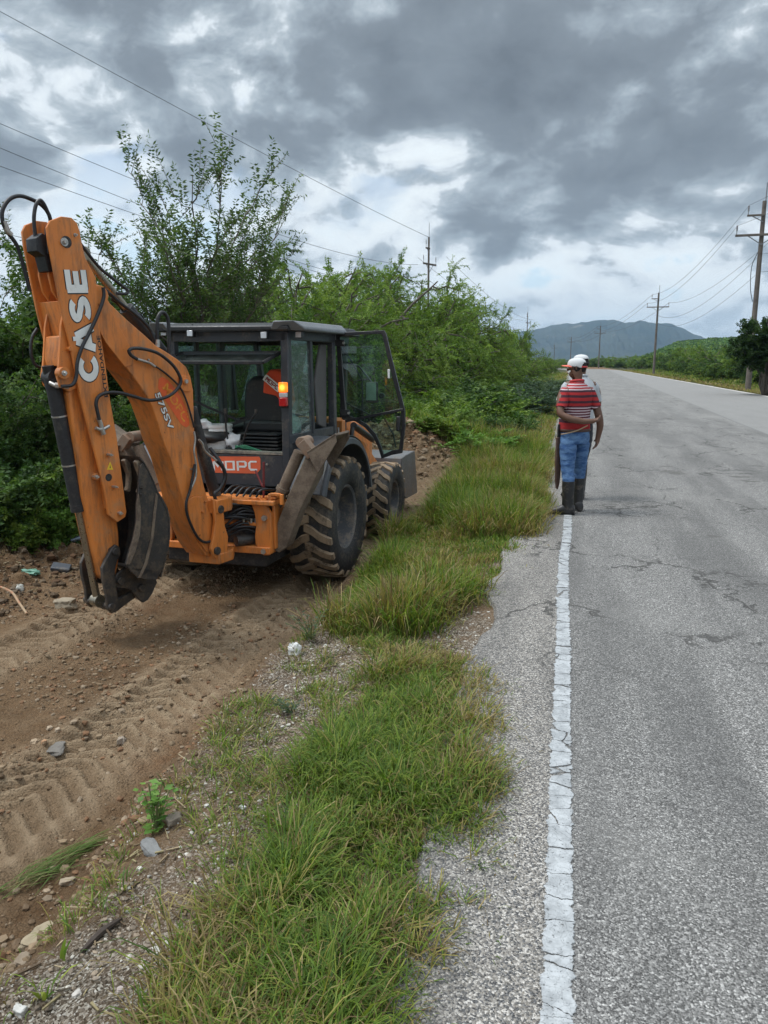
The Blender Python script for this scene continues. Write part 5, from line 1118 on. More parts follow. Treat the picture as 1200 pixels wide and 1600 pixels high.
mat_tooth = mat('scuffed_tooth_steel', (.16, .13, .10), .6, metal=.2, dirt=(.30, .23, .16), dirt_amt=.6, dscale=20, bmp=.4)
build_bucket()

# ---- hoses of the arm
def Z1(p, o): return [(a/3.43, 280+b/3.43, o) for a, b in p]
def Z2(p, o): return [(a/3.43, 600+b/3.43, o) for a, b in p]
hoses = [
    (Z1([(272, 228), (262, 190), (235, 150), (190, 118), (110, 90), (50, 108), (14, 165), (14, 225), (38, 280), (88, 350), (112, 420), (135, 500), (160, 600)], -.02), .0145),
    (Z1([(190, 330), (188, 290), (182, 210), (192, 140), (215, 113), (240, 140), (265, 200), (278, 235)], .06), .0135),
    (Z1([(258, 400), (254, 330), (250, 268), (280, 228), (330, 240), (390, 290), (450, 370), (530, 470), (600, 530), (655, 572), (684, 598), (674, 614), (625, 612)], .12), .0125),
    (Z1([(553, 580), (556, 630), (530, 710), (490, 800), (440, 900), (415, 980), (408, 1060), (385, 1103), (330, 1110)], .20), .0135),
    (Z1([(735, 965), (702, 943), (692, 918), (720, 906), (780, 912), (850, 935), (920, 990), (958, 1045), (968, 1090), (935, 1140), (880, 1172), (800, 1185), (720, 1165), (640, 1145), (570, 1145), (528, 1165), (515, 1200), (520, 1235), (532, 1290)], .215), .0140),
    (Z1([(745, 968), (800, 985), (880, 1035), (960, 1110), (1000, 1190), (1030, 1290), (1040, 1330)], .155), .0085),
    (Z1([(200, 800), (172, 850), (166, 930), (185, 990), (215, 1010)], -.17), .012),
    (Z1([(720, 725), (745, 722), (768, 750), (772, 800)], -.12), .013),
    (Z1([(640, 610), (600, 640), (640, 680), (700, 760), (780, 830)], -.06), .010),
    (Z1([(560, 590), (640, 660), (720, 720), (800, 800), (835, 890)], .08), .014),
    (Z2([(1045, 430), (1020, 560), (998, 640), (1008, 715), (1055, 815), (1100, 848), (1150, 830), (1190, 790)], .17), .0125)]
for P, r in hoses:
    m = MB(); loops(m, P, 0, r); m.build('hose', M['hose'], BH, smooth=60)
m = MB(); loops(m, Z2([(1040, 255), (1046, 300), (1040, 360), (1050, 430), (1048, 500), (1020, 570)], .165), 0, .010); loops(m, Z1([(735, 965), (760, 972), (800, 985), (830, 1005)], .17), 0, .012)
loops(m, Z2([(525, 180), (540, 215), (550, 260)], .195), 0, .017); loops(m, Z2([(512, 235), (545, 245), (585, 225)], .20), 0, .014); loops(m, Z2([(555, 270), (545, 240)], .20), 0, .02)
loops(m, Z2([(1065, 298), (1085, 320), (1100, 360), (1160, 410)], .2), 0, .010)
loops(m, Z1([(20, 225), (38, 275), (60, 300)], -.02), 0, .020); loops(m, Z1([(845, 860), (845, 900)], .1), 0, .02)
build_each(m, 'hose_coupling', M['steel'], BH, smooth=60)
for P in (Z1([(905, 950), (905, 830), (898, 745), (870, 714), (845, 750), (843, 865)], .05), Z2([(1160, 410), (1195, 450), (1205, 500), (1180, 560), (1150, 590), (1165, 640), (1200, 690)], .16)):
    m = MB(); loops(m, P, 0, .0165); m.build('hose', M['hose'], BH, smooth=60)

# ---- swing tower and rear frame
m = MB()
for z0, z1 in ((.45, .55), (.93, 1.06)):
    m.prism([(PIV[0]-.16, PIV[1]-.03, z0), (PIV[0]-.08, PIV[1]+.12, z0), (PIV[0]+.14, PIV[1]+.12, z0), (PIV[0]+.2, PIV[1]-.02, z0), (PIV[0]+.16, PIV[1]-.22, z0), (PIV[0]-.16, PIV[1]-.22, z0)],
            [(PIV[0]-.16, PIV[1]-.03, z1), (PIV[0]-.08, PIV[1]+.12, z1), (PIV[0]+.14, PIV[1]+.12, z1), (PIV[0]+.2, PIV[1]-.02, z1), (PIV[0]+.16, PIV[1]-.22, z1), (PIV[0]-.16, PIV[1]-.22, z1)])
for o in (0, .36): bpr(m, [(333, 780), (343, 783), (350, 800), (352, 822), (357, 838), (356, 860), (348, 873), (336, 872), (330, 858), (334, 838), (337, 815)], .205, .04, o)
m.cyl((PIV[0], PIV[1]+.03, .42), (PIV[0], PIV[1]+.03, 1.1), .05, n=18)
m.build('swing_tower', M['orange'], BH, bevel=.010, smooth=30)
m = MB()
for u, v in ((341, 861), (346, 796)): bpin(m, u, v, .225, .44, .038)
build_each(m, 'tower_pin', M['worn'], BH, smooth=40, bevel=.004)
def plateY(mb, pts, y, th):
    fr = [mY(u, v, y) for u, v in pts]; mb.prism(fr, [p+np.array([0, th, 0]) for p in fr])
m = MB(); YF = -1.12
postR = [(388, 778), (405, 777), (412, 785), (423, 803), (424, 835), (425, 864), (420, 868), (411, 868), (404, 860), (399, 850), (398, 838), (400, 820), (397, 800)]
plateY(m, postR, YF, .05)
m.box((0.08, YF+.10, .985), (1.36, .30, .045)); m.box((.12, YF+.06, .51), (1.16, .16, .07)); m.box((.22, YF+.08, .76), (.86, .14, .035))
fl = [mY(u, v, YF) for u, v in postR]; m.prism([np.array([-p[0]+.16, p[1], p[2]]) for p in fl], [np.array([-p[0]+.16, p[1]+.05, p[2]]) for p in fl])
m.box((.715, YF+.20, .74), (.03, .30, .44)); m.box((-.56, YF+.20, .74), (.03, .30, .44))
m.box((.70, YF+.16, 1.03), (.12, .30, .03))
m.build('rear_frame', M['orange'], BH, bevel=.008, smooth=30)
m = MB()
for u, v in ((414, 809), (413, 861)): c = mY(u, v, YF); m.cyl(c+np.array([0, -.03, 0]), c+np.array([0, .01, 0]), .028, n=6)
for k in range(4): m.cyl((.42+.04*k, YF-.0+.02*(k % 2), .775), (.42+.04*k, YF+.02*(k % 2), .82), .012, n=6)
build_each(m, 'bolt', M['steel'], BH)
m = MB(); m.box((.755, YF+.02, 1.065), (.10, .04, .025)); m.box((.70, YF+.02, 1.02), (.03, .04, .10)); m.box((.82, YF+.02, 1.02), (.03, .04, .1)); build_each(m, 'frame_bracket', M['orange'], BH, bevel=.004)
m = MB(); m.box((.05, -.55, .62), (1.1, .95, .62)); m.box((0, .9, .72), (.62, 2.6, .55)); m.build('chassis', M['mat_dark'], BH, bevel=.02)
# swing cylinders and hoses inside the frame
m = MB(); m.cyl((.36, -1.18, .60), (.72, -.72, .60), .055, n=18); m.cyl((-.1, -1.18, .60), (-.5, -.72, .60), .055, n=18); build_each(m, 'swing_cylinder', M['worn'], BH, smooth=40)
rnd = random.Random(4)
for k in range(9):
    z = .66+.03*k; m = MB(); m.tube(spline([(.25+rnd.uniform(-.1, .05), -1.24, z+rnd.uniform(-.1, .1)), (.42, -1.10-rnd.random()*.06, z+.05), (.60, -1.02, z+rnd.uniform(-.04, .04)), (.72, -.86, z+.04)], 6), .012, 8); m.build('hose', M['hose'], BH, smooth=60)
for k in range(6):
    x = .28+.07*k; m = MB(); m.tube(spline([(x-.05, -1.16, 1.04), (x, -1.02-.02*k, 1.10+.02*rnd.random()), (x+.06, -.85, 1.06), (x+.04, -.62, .98)], 6), .011, 8); m.build('hose', M['hose'], BH, smooth=60)
m = MB(); m.tube([mY(412, 722, -1.0), mY(412, 780, -1.0)], .012, 8); m.tube([mY(399, 735, -1.02), mY(410, 760, -1.05)], .01, 8); build_each(m, 'red_post', mat('dull_red', (.16, .02, .02), .6), BH)
m = MB(); m.tube(spline([mY(328, 700, -1.2), mY(345, 724, -1.2), mY(352, 745, -1.2), mY(345, 770, -1.15), mY(340, 795, -1.25)], 6), .018, 8); m.build('hose', M['hose'], BH, smooth=60)
m = MB(); m.box(mY(328, 782, -1.2), (.06, .05, .08)); m.build('lock_block', M['yellow'], BH, bevel=.006)

# ---- stabilizers
def stabilizer(sx):
    P = {k: np.array(v, float) for k, v in dict(a=mY(437, 857, -.95), b=mY(497, 700, -.95)).items()}
    m = MB(); y0, y1 = -1.02, -.84
    out = [mY(u, v, -1.02) for u, v in ((424, 858), (426, 835), (452, 770), (476, 716), (486, 700), (500, 708), (496, 742), (470, 795), (448, 855), (436, 864))]
    fl = lambda p: np.array([p[0]*sx+(.10 if sx < 0 else 0), p[1], p[2]])
    m.prism([fl(p) for p in out], [fl(p)+np.array([0, .17, 0]) for p in out]); st = m.build('stabilizer', M['mudsteel'], BH, bevel=.008, smooth=30)
    # pad: folded plate with side webs
    a, b, c, d = [mY(u, v, -1.05) for u, v in ((480, 706), (525, 677), (527, 690), (498, 740))]
    e_ = np.array([0, .36, 0]); sh = np.array([0, -.02, 0])
    m = MB(); th = (c-b)/np.linalg.norm(c-b)*.02
    q = [a+sh, b+sh, b+e_, a+e_]; q2 = [p+np.array([.012, 0, -.02]) for p in q]; m.prism([fl(p) for p in q], [fl(p) for p in q2])
    for yy in (-.02, .34):
        w = [p+np.array([0, yy, 0]) for p in (a, b, c, d)]; m.prism([fl(p) for p in w], [fl(p)+np.array([0, .016, 0]) for p in w])
    m.build('pad', M['mudsteel'], st, bevel=.004)
    A = fl(mY(424, 806, -.93)); B = fl(mY(468, 706, -.93))
    m = MB(); m.cyl(A, A+(B-A)*1.0, .056, n=20); m.cyl(A+(B-A)*.40, A+(B-A)*.45, .07, n=20); m.build('leg_cylinder', M['mudsteel'], st, smooth=40)
    m = MB()
    for (u, v) in ((470, 692), ): c_ = mY(u, v, -1.0); m.cyl(fl(c_), fl(c_)+np.array([0, .2, 0]), .056, n=20); m.bar(fl(mY(473, 690, -.98)), fl(mY(490, 712, -.98)), .10, .12, up=(0, 1, 0))
    m.cyl(fl(mY(489, 708, -1.06)), fl(mY(489, 708, -1.06))+np.array([0, .26, 0]), .03, n=14)
    m.build('clevis', mat('muddy_orange', (.20, .12, .075), .7, dirt=(.20, .15, .11), dirt_amt=.6, dscale=12, bmp=.4) if sx > 0 else bpy.data.materials['muddy_orange'], st, bevel=.006, smooth=40)
for sx in (1, -1): stabilizer(sx)

# ---- wheels
def wheel(name, c, R, Wd, rim_r, nl, side, label):
    """tyre with staggered angled bars; side = +1 rim facing +x"""
    c = np.array(c, float); hw = Wd/2
    w = empty(name, tuple(c)); w.parent = BH; w['label'] = label
    # carcass profile (r, x)
    pr = [(rim_r*.97, -hw*.74), (rim_r*1.03, -hw*.86), (rim_r*1.16, -hw*.99), ((rim_r+R)*.5, -hw*1.03), (R*.90, -hw*1.0), (R*.945, -hw*.92), (R*.957, -hw*.6), (R*.962, 0), (R*.957, hw*.6), (R*.945, hw*.92), (R*.90, hw*1.0), ((rim_r+R)*.5, hw*1.03), (rim_r*1.16, hw*.99), (rim_r*1.03, hw*.86), (rim_r*.97, hw*.74)]
    m = MB(); m.lathe(pr, (0, 0, 0), (1, 0, 0), 72); m.build('tyre', M['tyre'], w, smooth=50)
    m = MB()
    def pt(th, x, r): return (x, r*math.cos(th), r*math.sin(th))
    dth = 2*math.pi/nl; lw = dth*.235
    for s in (-1, 1):
        for k in range(nl):
            t0 = k*dth+(dth/2 if s > 0 else 0)
            # centre line from middle to shoulder, sweeping back, then down the shoulder
            path = [(-.10, 0.0, R*1.0), (.25, .16, R*1.0), (.55, .42, R*.998), (.93, .60, R*.985), (1.035, .66, R*.955), (1.045, .70, R*.90)]
            tops, bots = [], []
            for (fx, ft, rr) in path:
                x = s*hw*fx; th = t0+ft*dth*1.15; g_ = 1.0 if fx < .9 else .92
                tops.append([pt(th-lw*g_*.84, x, rr), pt(th+lw*g_*.84, x, rr)]); rb = rr-R*.052 if fx < .9 else rr-R*.035
                xb = x if fx < .98 else x-s*R*.03
                bots.append([pt(th-lw*g_*1.16, xb, rb), pt(th+lw*g_*1.16, xb, rb)])
            vs = []
            for t_, b_ in zip(tops, bots): vs += [b_[0], t_[0], t_[1], b_[1]]
            fs = [(i*4+j, i*4+j+1, (i+1)*4+j+1, (i+1)*4+j) for i in range(len(path)-1) for j in range(3)]+[(0, 1, 2, 3), tuple((len(path)-1)*4+j for j in (3, 2, 1, 0))]
            m.add(vs, fs)
    m.build('tread', M['lug'], w, smooth=25)
    f = side; h_ = hw*.80
    m = MB(); m.lathe([(rim_r*1.0, f*h_), (rim_r*1.04, f*h_*1.03), (rim_r*1.0, f*h_*1.06), (rim_r*.93, f*h_*.98), (rim_r*.90, f*h_*.5), (rim_r*.88, f*h_*.15), (rim_r*.86, f*h_*.05), (rim_r*.60, f*h_*.12), (rim_r*.42, f*h_*.22), (rim_r*.36, f*h_*.24), (.001, f*h_*.24)], (0, 0, 0), (1, 0, 0), 48)
    m.lathe([(rim_r*1.0, -f*h_), (rim_r*.9, -f*h_*.6), (rim_r*.88, f*h_*.1)], (0, 0, 0), (1, 0, 0), 48)
    rm = m.build('rim', M['rim'], w, smooth=40)
    m = MB()
    m.cyl((f*h_*.2, 0, 0), (f*h_*.52, 0, 0), rim_r*.30, rim_r*.26, n=24)
    for k in range(8): a = 2*math.pi*k/8; y, z = rim_r*.52*math.cos(a), rim_r*.52*math.sin(a); m.cyl((f*h_*.14, y, z), (f*h_*.30, y, z), .016, n=6)
    m.build('hub', M['rim'], rm, smooth=40)
    return w
wheel('wheel', (.88, 0, .655), .665, .49, .345, 21, 1, 'large rear wheel with chunky muddy tread nearest the verge')
wheel('wheel', (-.88, 0, .655), .665, .49, .345, 21, -1, 'large rear wheel on the bush side behind the digging arm')
wheel('wheel', (.88, 2.16, .485), .495, .34, .24, 19, 1, 'small front wheel with muddy tread beside the verge grass')
wheel('wheel', (-.88, 2.16, .485), .495, .34, .24, 19, -1, 'small front wheel on the bush side')
m = MB(); m.cyl((-.7, 0, .655), (.7, 0, .655), .13, n=18); m.box((0, 0, .655), (.45, .4, .42)); m.cyl((-.8, 2.16, .485), (.8, 2.16, .485), .09, n=16); m.build('axle', M['mat_dark'], BH, bevel=.01)

# ---- rear fenders
def fender(sx):
    m = MB(); R1 = .83; cz, cy = .70, .0; n = 22; a0, a1 = math.radians(158), math.radians(12)
    rings = []
    for i in range(n+1):
        a = a0+(a1-a0)*i/n; r = R1*(1+.03*math.sin(3*a))
        y = cy-r*math.cos(math.pi-a)*-1 if False else cy+r*math.cos(a); z = cz+r*math.sin(a)*1.02
        yi, zi = cy+(r-.03)*math.cos(a), cz+(r-.03)*math.sin(a)*1.02; yo, zo = cy+(r-.075)*math.cos(a), cz+(r-.075)*math.sin(a)*1.02
        x0, x1 = .70, 1.13
        rings.append([(sx*x0, y, z), (sx*(x1-.03), y, z), (sx*x1, y*.985, z-.02), (sx*(x1+.005), yo, zo), (sx*(x1-.02), yo, zo), (sx*(x1-.035), yi, zi), (sx*x0, yi, zi)])
    m.loft(rings); f = m.build('fender', M['fender'], BH, smooth=35, bevel=.004)
    m = MB(); m.tube([np.array(r[1])+np.array([0, 0, .006]) for r in rings], .012, 6); m.build('fender_trim', M['black'], f)
for sx in (1, -1): fender(sx)
m = MB(); m.box((.78, .35, 1.0), (.30, .06, .16)); m.build('step', M['mudsteel'], BH)

# ---- cab
RB = .655; YR = -.50; YB = .66; YFR = 1.45; XB = .715; ZR = 2.62
def post(name, a, b, w, d, m_='dkgrey', up=(0, 1, 0), bev=.01, parent=None):
    m = MB(); m.bar(a, b, w, d, up=up); return m.build(name, M[m_], parent or BH, bevel=bev)
cabf = MB()
for sx in (1, -1):
    cabf.bar((sx*.625, YR, 1.06), (sx*.64, YR, 2.60), .085, .09, up=(0, 1, 0))            # rear posts
    cabf.bar((sx*.70, YB, 1.45), (sx*.70, YB-.02, 2.60), .07, .10, up=(0, 1, 0))          # door posts
    cabf.bar((sx*.69, YB-.62, 1.55), (sx*.675, YB-.62, 2.58), .05, .06, up=(0, 1, 0))     # quarter posts
    cabf.bar((sx*.50, YFR+.10, 1.2), (sx*.60, YFR-.05, 2.58), .07, .08, up=(0, 1, 0))     # front posts
    cabf.bar((sx*.645, YR, 2.57), (sx*.705, YB, 2.57), .07, .10)
    cabf.bar((sx*.705, YB, 2.57), (sx*.60, YFR, 2.57), .07, .10)
    cabf.bar((sx*.65, YR, 1.53), (sx*.705, YB, 1.53), .05, .10)
    cabf.bar((sx*.70, YB, 1.06), (sx*.55, YFR, 1.02), .06, .14)
    cabf.bar((sx*.63, YR, 1.06), (sx*.70, YB, 1.06), .05, .14)
cabf.bar((-.66, YR, 2.56), (.66, YR, 2.56), .09, .10); cabf.bar((-.6, YFR, 2.56), (.6, YFR, 2.56), .08, .10); cabf.bar((-.52, YFR+.06, 1.5), (.52, YFR+.06, 1.5), .06, .08)
cab = cabf.build('cab', M['dkgrey'], BH, bevel=.010)
# lower rear panel with sticker
m = MB(); m.box((0, YR-.01, 1.20), (1.36, .05, .33)); m.build('rear_panel', M['dkgrey'], cab, bevel=.012)
m = MB(); m.box((0, YR-.005, 1.385), (1.24, .075, .035)); m.build('window_sill', mat('dusty_sill', (.13, .12, .11), .6, dirt=(.30, .26, .20), dirt_amt=.5, dscale=20), cab, bevel=.005)
for sx in (1, -1):
    m = MB(); fr = [(sx*.655, YR+.05, 1.50), (sx*.70, YB-.5, 1.50), (sx*.70, YB-.5, 1.15), (sx*.655, YR+.05, 1.10)]; m.prism(fr, [(p[0]-sx*.03, p[1], p[2]) for p in fr]); m.build('side_panel', M['dkgrey'], cab, bevel=.006)
ys = YR-.037
def onrear(u, v, d=0.0): return mY(u, v, ys-d)
stk = [(327, 714), (333, 713), (405, 713.5), (407, 717), (407, 733), (401, 740), (327, 738.5), (325, 735)]
m = MB(); fr = [onrear(u, v, .0012) for u, v in stk]; m.add(fr, [tuple(range(len(fr)-1, -1, -1))]); m.build('rear_sticker', M['stick_or'], cab, smooth=0, fix=False)
def mopc(name, a, x, y, L_, ht, m_, parent, n, w=.17, lift=.003):
    Mg = [[(.1, 0), (.1, .88), (.22, .92), (.44, .45), (.66, .92), (.78, .88), (.78, 0)]]
    O_ = [[(1.12, .10), (1.12, .90), (1.78, .90), (1.78, .10), (1.04, .10)]]
    P_ = [[(2.12, 0), (2.12, .90), (2.72, .90), (2.78, .82), (2.78, .48), (2.70, .40), (2.12, .40)]]
    C_ = [[(3.70, .90), (3.20, .90), (3.08, .76), (3.08, .24), (3.20, .10), (3.70, .10)]]
    return strokes_on(name, Mg+O_+P_+C_, (a, x, y, L_), 3.8, ht, m_, parent, w, lift, n)
a_ = onrear(333, 735, 0); b_ = onrear(404, 735.5, 0); x_ = (b_-a_)/np.linalg.norm(b_-a_); y_ = np.array([0, 0, 1.]); mopc('sticker_lettering', a_, x_, y_-x_*(y_@x_), np.linalg.norm(b_-a_), .105, M['whitepaint'], cab, (0, -1, 0))
m = MB(); c = onrear(418, 725); m.cyl(c, c+np.array([0, -.02, 0]), .012, n=6); c = onrear(412, 756); m.cyl(c, c+np.array([0, -.02, 0]), .01, n=6); build_each(m, 'bolt', M['steel'], cab)
# roof
m = MB(); pr = [(-.72, YR-.18, 2.60), (-.72, YR-.18, 2.665), (-.62, YR-.02, 2.72), (.50, YR-.02, 2.72), (.50, YR-.18, 2.665), (.50, YR-.18, 2.60)]
m.prism([(-.74, YR-.17, 2.605), (-.74, YR-.17, 2.665), (-.70, YR-.0, 2.70), (-.70, YFR, 2.71), (-.74, YFR+.12, 2.66), (-.74, YFR+.12, 2.605)], [(.74, YR-.17, 2.605), (.74, YR-.17, 2.655), (.70, YR-.0, 2.69), (.70, YFR, 2.70), (.74, YFR+.12, 2.66), (.74, YFR+.12, 2.605)])
roof = m.build('roof', M['black'], cab, bevel=.015)
m = MB(); m.prism([(.56, YR-.20, 2.62), (.60, YR-.22, 2.70), (.80, YR-.18, 2.70), (.86, YR-.05, 2.64), (.86, YR-.05, 2.61)], [(.56, YFR*.5, 2.62), (.60, YFR*.5, 2.72), (.80, YFR*.5, 2.71), (.86, YFR*.5, 2.65), (.86, YFR*.5, 2.61)]); m.build('roof_side_cap', M['visor'], roof, bevel=.015)
m = MB(); m.prism([(-.56, YR-.20, 2.62), (-.60, YR-.22, 2.70), (-.80, YR-.18, 2.70), (-.86, YR-.05, 2.64), (-.86, YR-.05, 2.61)], [(-.56, YFR*.5, 2.62), (-.60, YFR*.5, 2.72), (-.80, YFR*.5, 2.71), (-.86, YFR*.5, 2.65), (-.86, YFR*.5, 2.61)]); m.build('roof_side_cap', M['visor'], roof, bevel=.015)
def work_light(u, v, y, r=0):
    c = mY(u, v, y); m = MB(); m.box(c, (.075, .06, .075)); o = m.build('work_light', M['black'], cab, bevel=.008)
    m = MB(); m.box(c+np.array([0, -.032, 0]), (.060, .008, .056)); m.build('lens', M['lens'], o, bevel=.002)
    m = MB(); m.cyl(c+np.array([0, .02, .03]), c+np.array([0, .03, .09]), .010, n=8); m.build('bracket', M['black'], o)
work_light(299, 521, YR-.14); work_light(414, 524, YR-.14); work_light(468, 523, YR+.1); work_light(258, 520, YR-.05)
# tail light on the rear post
c = mY(444, 617, YR-.10)
m = MB(); m.box(c+np.array([0, .02, 0]), (.085, .03, .26)); tl = m.build('tail_light', M['black'], cab, bevel=.006)
m = MB(); m.box((0, 0, 0), (.085, .05, .10)); m.build('amber_lens', M['amber'], tl, bevel=.008, loc=c+np.array([0, -.02, .075]))
m = MB(); m.box(c+np.array([0, -.018, .0]), (.078, .044, .045)); m.build('clear_lens', M['lens'], tl, bevel=.006)
m = MB(); m.box(c+np.array([0, -.02, -.068]), (.083, .05, .088)); m.build('red_lens', M['redlens'], tl, bevel=.008)
# glazing
def pane(name, pts, m_, parent, th=.005):
    P = [np.array(p, float) for p in pts]; n = np.cross(P[1]-P[0], P[2]-P[0]); n /= np.linalg.norm(n); mb = MB(); mb.add(P, [tuple(range(len(P)))]); return mb.build(name, M[m_], parent, smooth=0, fix=False)
for sx in (1, -1):
    pane('quarter_window', [(sx*.665, YR+.045, 1.58), (sx*.69, YB-.65, 1.58), (sx*.675, YB-.65, 2.52), (sx*.665, YR+.045, 2.52)], 'glass_side' if sx > 0 else 'glass', cab)
pane('side_window', [(-.70, YB-.59, 1.58), (-.705, YB-.06, 1.58), (-.70, YB-.06, 2.52), (-.68, YB-.59, 2.52)], 'glass', cab)
pane('side_window', [(-.705, YB+.06, 1.15), (-.52, YFR+.03, 1.15), (-.60, YFR-.08, 2.52), (-.70, YB+.06, 2.52)], 'glass', cab)
pane('windscreen', [(-.50, YFR+.08, 1.54), (.50, YFR+.08, 1.54), (.58, YFR-.03, 2.52), (-.58, YFR-.03, 2.52)], 'glass', cab)
# raised rear window, tilted under the roof
m = MB(); A = [mY(u, v, YR-.02) for u, v in ((288, 545), (408, 549))]; t0 = [(-.58, YR+.02, 2.50), (.58, YR+.02, 2.50)]
q = [np.array((-.56, YR+.05, 2.40)), np.array((.56, YR+.05, 2.40)), np.array((.52, YR-.30, 2.30)), np.array((-.60, YR-.30, 2.30))]
rw = None
m.bar(q[0], q[1], .03, .03); m.bar(q[1], q[2], .03, .03); m.bar(q[2], q[3], .03, .035); m.bar(q[3], q[0], .03, .03); rw = m.build('rear_window', M['black'], cab, bevel=.004)
pane('pane', q, 'glass', rw)
# grey inner panel behind the quarter opening
m = MB(); m.prism([(.66, YB-.10, 1.55), (.66, YB-.35, 1.62), (.64, YB-.38, 2.1), (.64, YB-.20, 2.5), (.66, YB-.06, 2.5)], [(.63, YB-.10, 1.55), (.63, YB-.35, 1.62), (.61, YB-.38, 2.1), (.61, YB-.20, 2.5), (.63, YB-.06, 2.5)]); m.build('inner_panel', mat('interior_trim', (.12, .115, .11), .8), cab, bevel=.01)
# ---- open door, hinged on the door post
def build_door():
    ang = math.radians(-6); hx, hy = XB+.03, YB
    def d(u, v): 
        n = mf*math.cos(ang)+mr*math.sin(-ang); nn = n/np.linalg.norm(n); return ml(onpl(u, v, mw(hx, hy, 0), nn))
    outer = [(524, 520), (560, 518), (600, 516), (603, 522), (612, 560), (622, 600), (632, 640), (633, 665), (630, 690), (628, 708), (612, 711), (596, 717), (591, 700), (583, 683), (570, 668), (556, 659), (540, 655), (534, 655)]
    inner = [(531, 526), (560, 523), (596, 521.5), (598, 527), (606, 562), (616, 602), (626, 640), (627, 665), (625, 688), (623, 702), (612, 704), (599, 710), (595, 697), (587, 678), (573, 663), (558, 654), (545, 650), (540, 649)]
    O_ = [d(*p) for p in outer]; I_ = [d(*p) for p in inner]; n = len(O_); t = np.array([0, .035, 0])
    m = MB(); vs = O_+I_+[p+t for p in O_]+[p+t for p in I_]; fs = []
    for i in range(n):
        j = (i+1) % n; fs += [(i, j, n+j, n+i), (2*n+i, 3*n+i, 3*n+j, 2*n+j), (i, 2*n+i, 2*n+j, j), (n+i, n+j, 3*n+j, 3*n+i)]
    m.add(vs, fs); dr = m.build('door', M['black'], cab, bevel=.004)
    m = MB(); m.bar(d(540, 658), d(630, 640), .032, .03, up=(0, 1, 0)); m.build('crossbar', M['black'], dr, bevel=.004)
    up = [(531, 526), (596, 521.5), (606, 562), (616, 602), (626, 638), (542, 655)]; lo = [(545, 658), (626, 644), (627, 665), (623, 702), (612, 704), (599, 710), (595, 697), (587, 678), (573, 663), (558, 656)]
    m = MB(); m.add([d(*p)+t/2 for p in up], [tuple(range(len(up)))]); m.build('upper_glass', M['glass_door'], dr, smooth=0, fix=False)
    m = MB(); m.add([d(*p)+t/2 for p in lo], [tuple(range(len(lo)))]); m.build('lower_glass', M['glass_door'], dr, smooth=0, fix=False)
    m = MB(); m.tube(spline([d(533, 543)+t*2, d(548, 568)+t*2, d(561, 592)+t*2.2, d(563, 600)+t*2.2, d(563, 648)+t*2], 5), .010, 8); m.tube([d(538, 630)+t*2, d(577, 650)+t*2], .009, 8); m.tube([d(598, 655)+t*2, d(612, 680)+t*2, d(616, 700)+t*2], .009, 8); build_each(m, 'grab_rail', M['black'], dr)
    m = MB(); c = d(608, 584); m.box(c-t*.3, (.025, .02, .10)); m.build('latch_plate', M['white'], dr, bevel=.005)
    m = MB(); c = d(623, 662); m.box(c-t*.2, (.05, .04, .17)); m.build('handle', M['black'], dr, bevel=.012)
    for (u, v) in ((532, 536), (540, 645)):
        m = MB(); m.box(d(u, v)-t*.5, (.11, .03, .07)); h = m.build('hinge', M['black'], dr, bevel=.006)
        m = MB(); c = d(u+7, v)-t; m.cyl(c, c-t*.6, .014, n=12); m.build('bolt', M['steel'], h)
    # mirror seen through the glass, carried on the front post
    m = MB(); c = d(572, 614)+np.array([0, .22, 0]); m.box(c, (.15, .05, .24)); mm = m.build('mirror', M['black'], cab, bevel=.02); m = MB(); m.box(c+np.array([0, -.028, .01]), (.12, .006, .2)); m.build('mirror_glass', M['lens'], mm)
    m = MB(); m.tube([(.60, YFR-.02, 2.3), (.80, YFR-.1, 2.25), c+np.array([0, .03, .1])], .012, 8); m.build('mirror_arm', M['black'], mm)
    m = MB(); c = d(592, 619)+np.array([0, .1, 0]); m.cyl(c, c+np.array([0, .03, 0]), .032, n=16); m.build('latch_knob', M['black'], dr, bevel=.006)
build_door()
# ---- cab interior
m = MB(); m.box((0, .45, 1.22), (1.2, 1.85, .05)); m.build('cab_floor', M['mat_dark'], cab)
m = MB()
seat_c = (.17, .18)
m.box((seat_c[0], .16, 1.62), (.50, .50, .14)); m.box((seat_c[0], .16, 1.42), (.34, .36, .30)); sb = m.build('seat', M['seat'], cab, bevel=.04)
m = MB(); bk = [( -.24, 1.62), (-.25, 1.85), (-.22, 2.08), (-.14, 2.14), (.14, 2.14), (.22, 2.08), (.25, 1.85), (.24, 1.62)]
m.prism([(seat_c[0]+x, -.05, z) for x, z in bk], [(seat_c[0]+x, .08, z+.02) for x, z in bk]); m.build('backrest', M['seat'], sb, bevel=.035)
m = MB()
for k in range(6): m.box((seat_c[0]+.02, -.10, 1.36+.038*k), (.50-.006*k, .40, .022))
m.build('suspension_bellows', M['mat_dark'], sb, bevel=.008)
m = MB(); m.box((seat_c[0]+.33, .1, 1.68), (.08, .4, .05)); m.box((seat_c[0]-.30, .1, 1.68), (.08, .4, .05)); build_each(m, 'armrest', M['seat'], sb, bevel=.02)
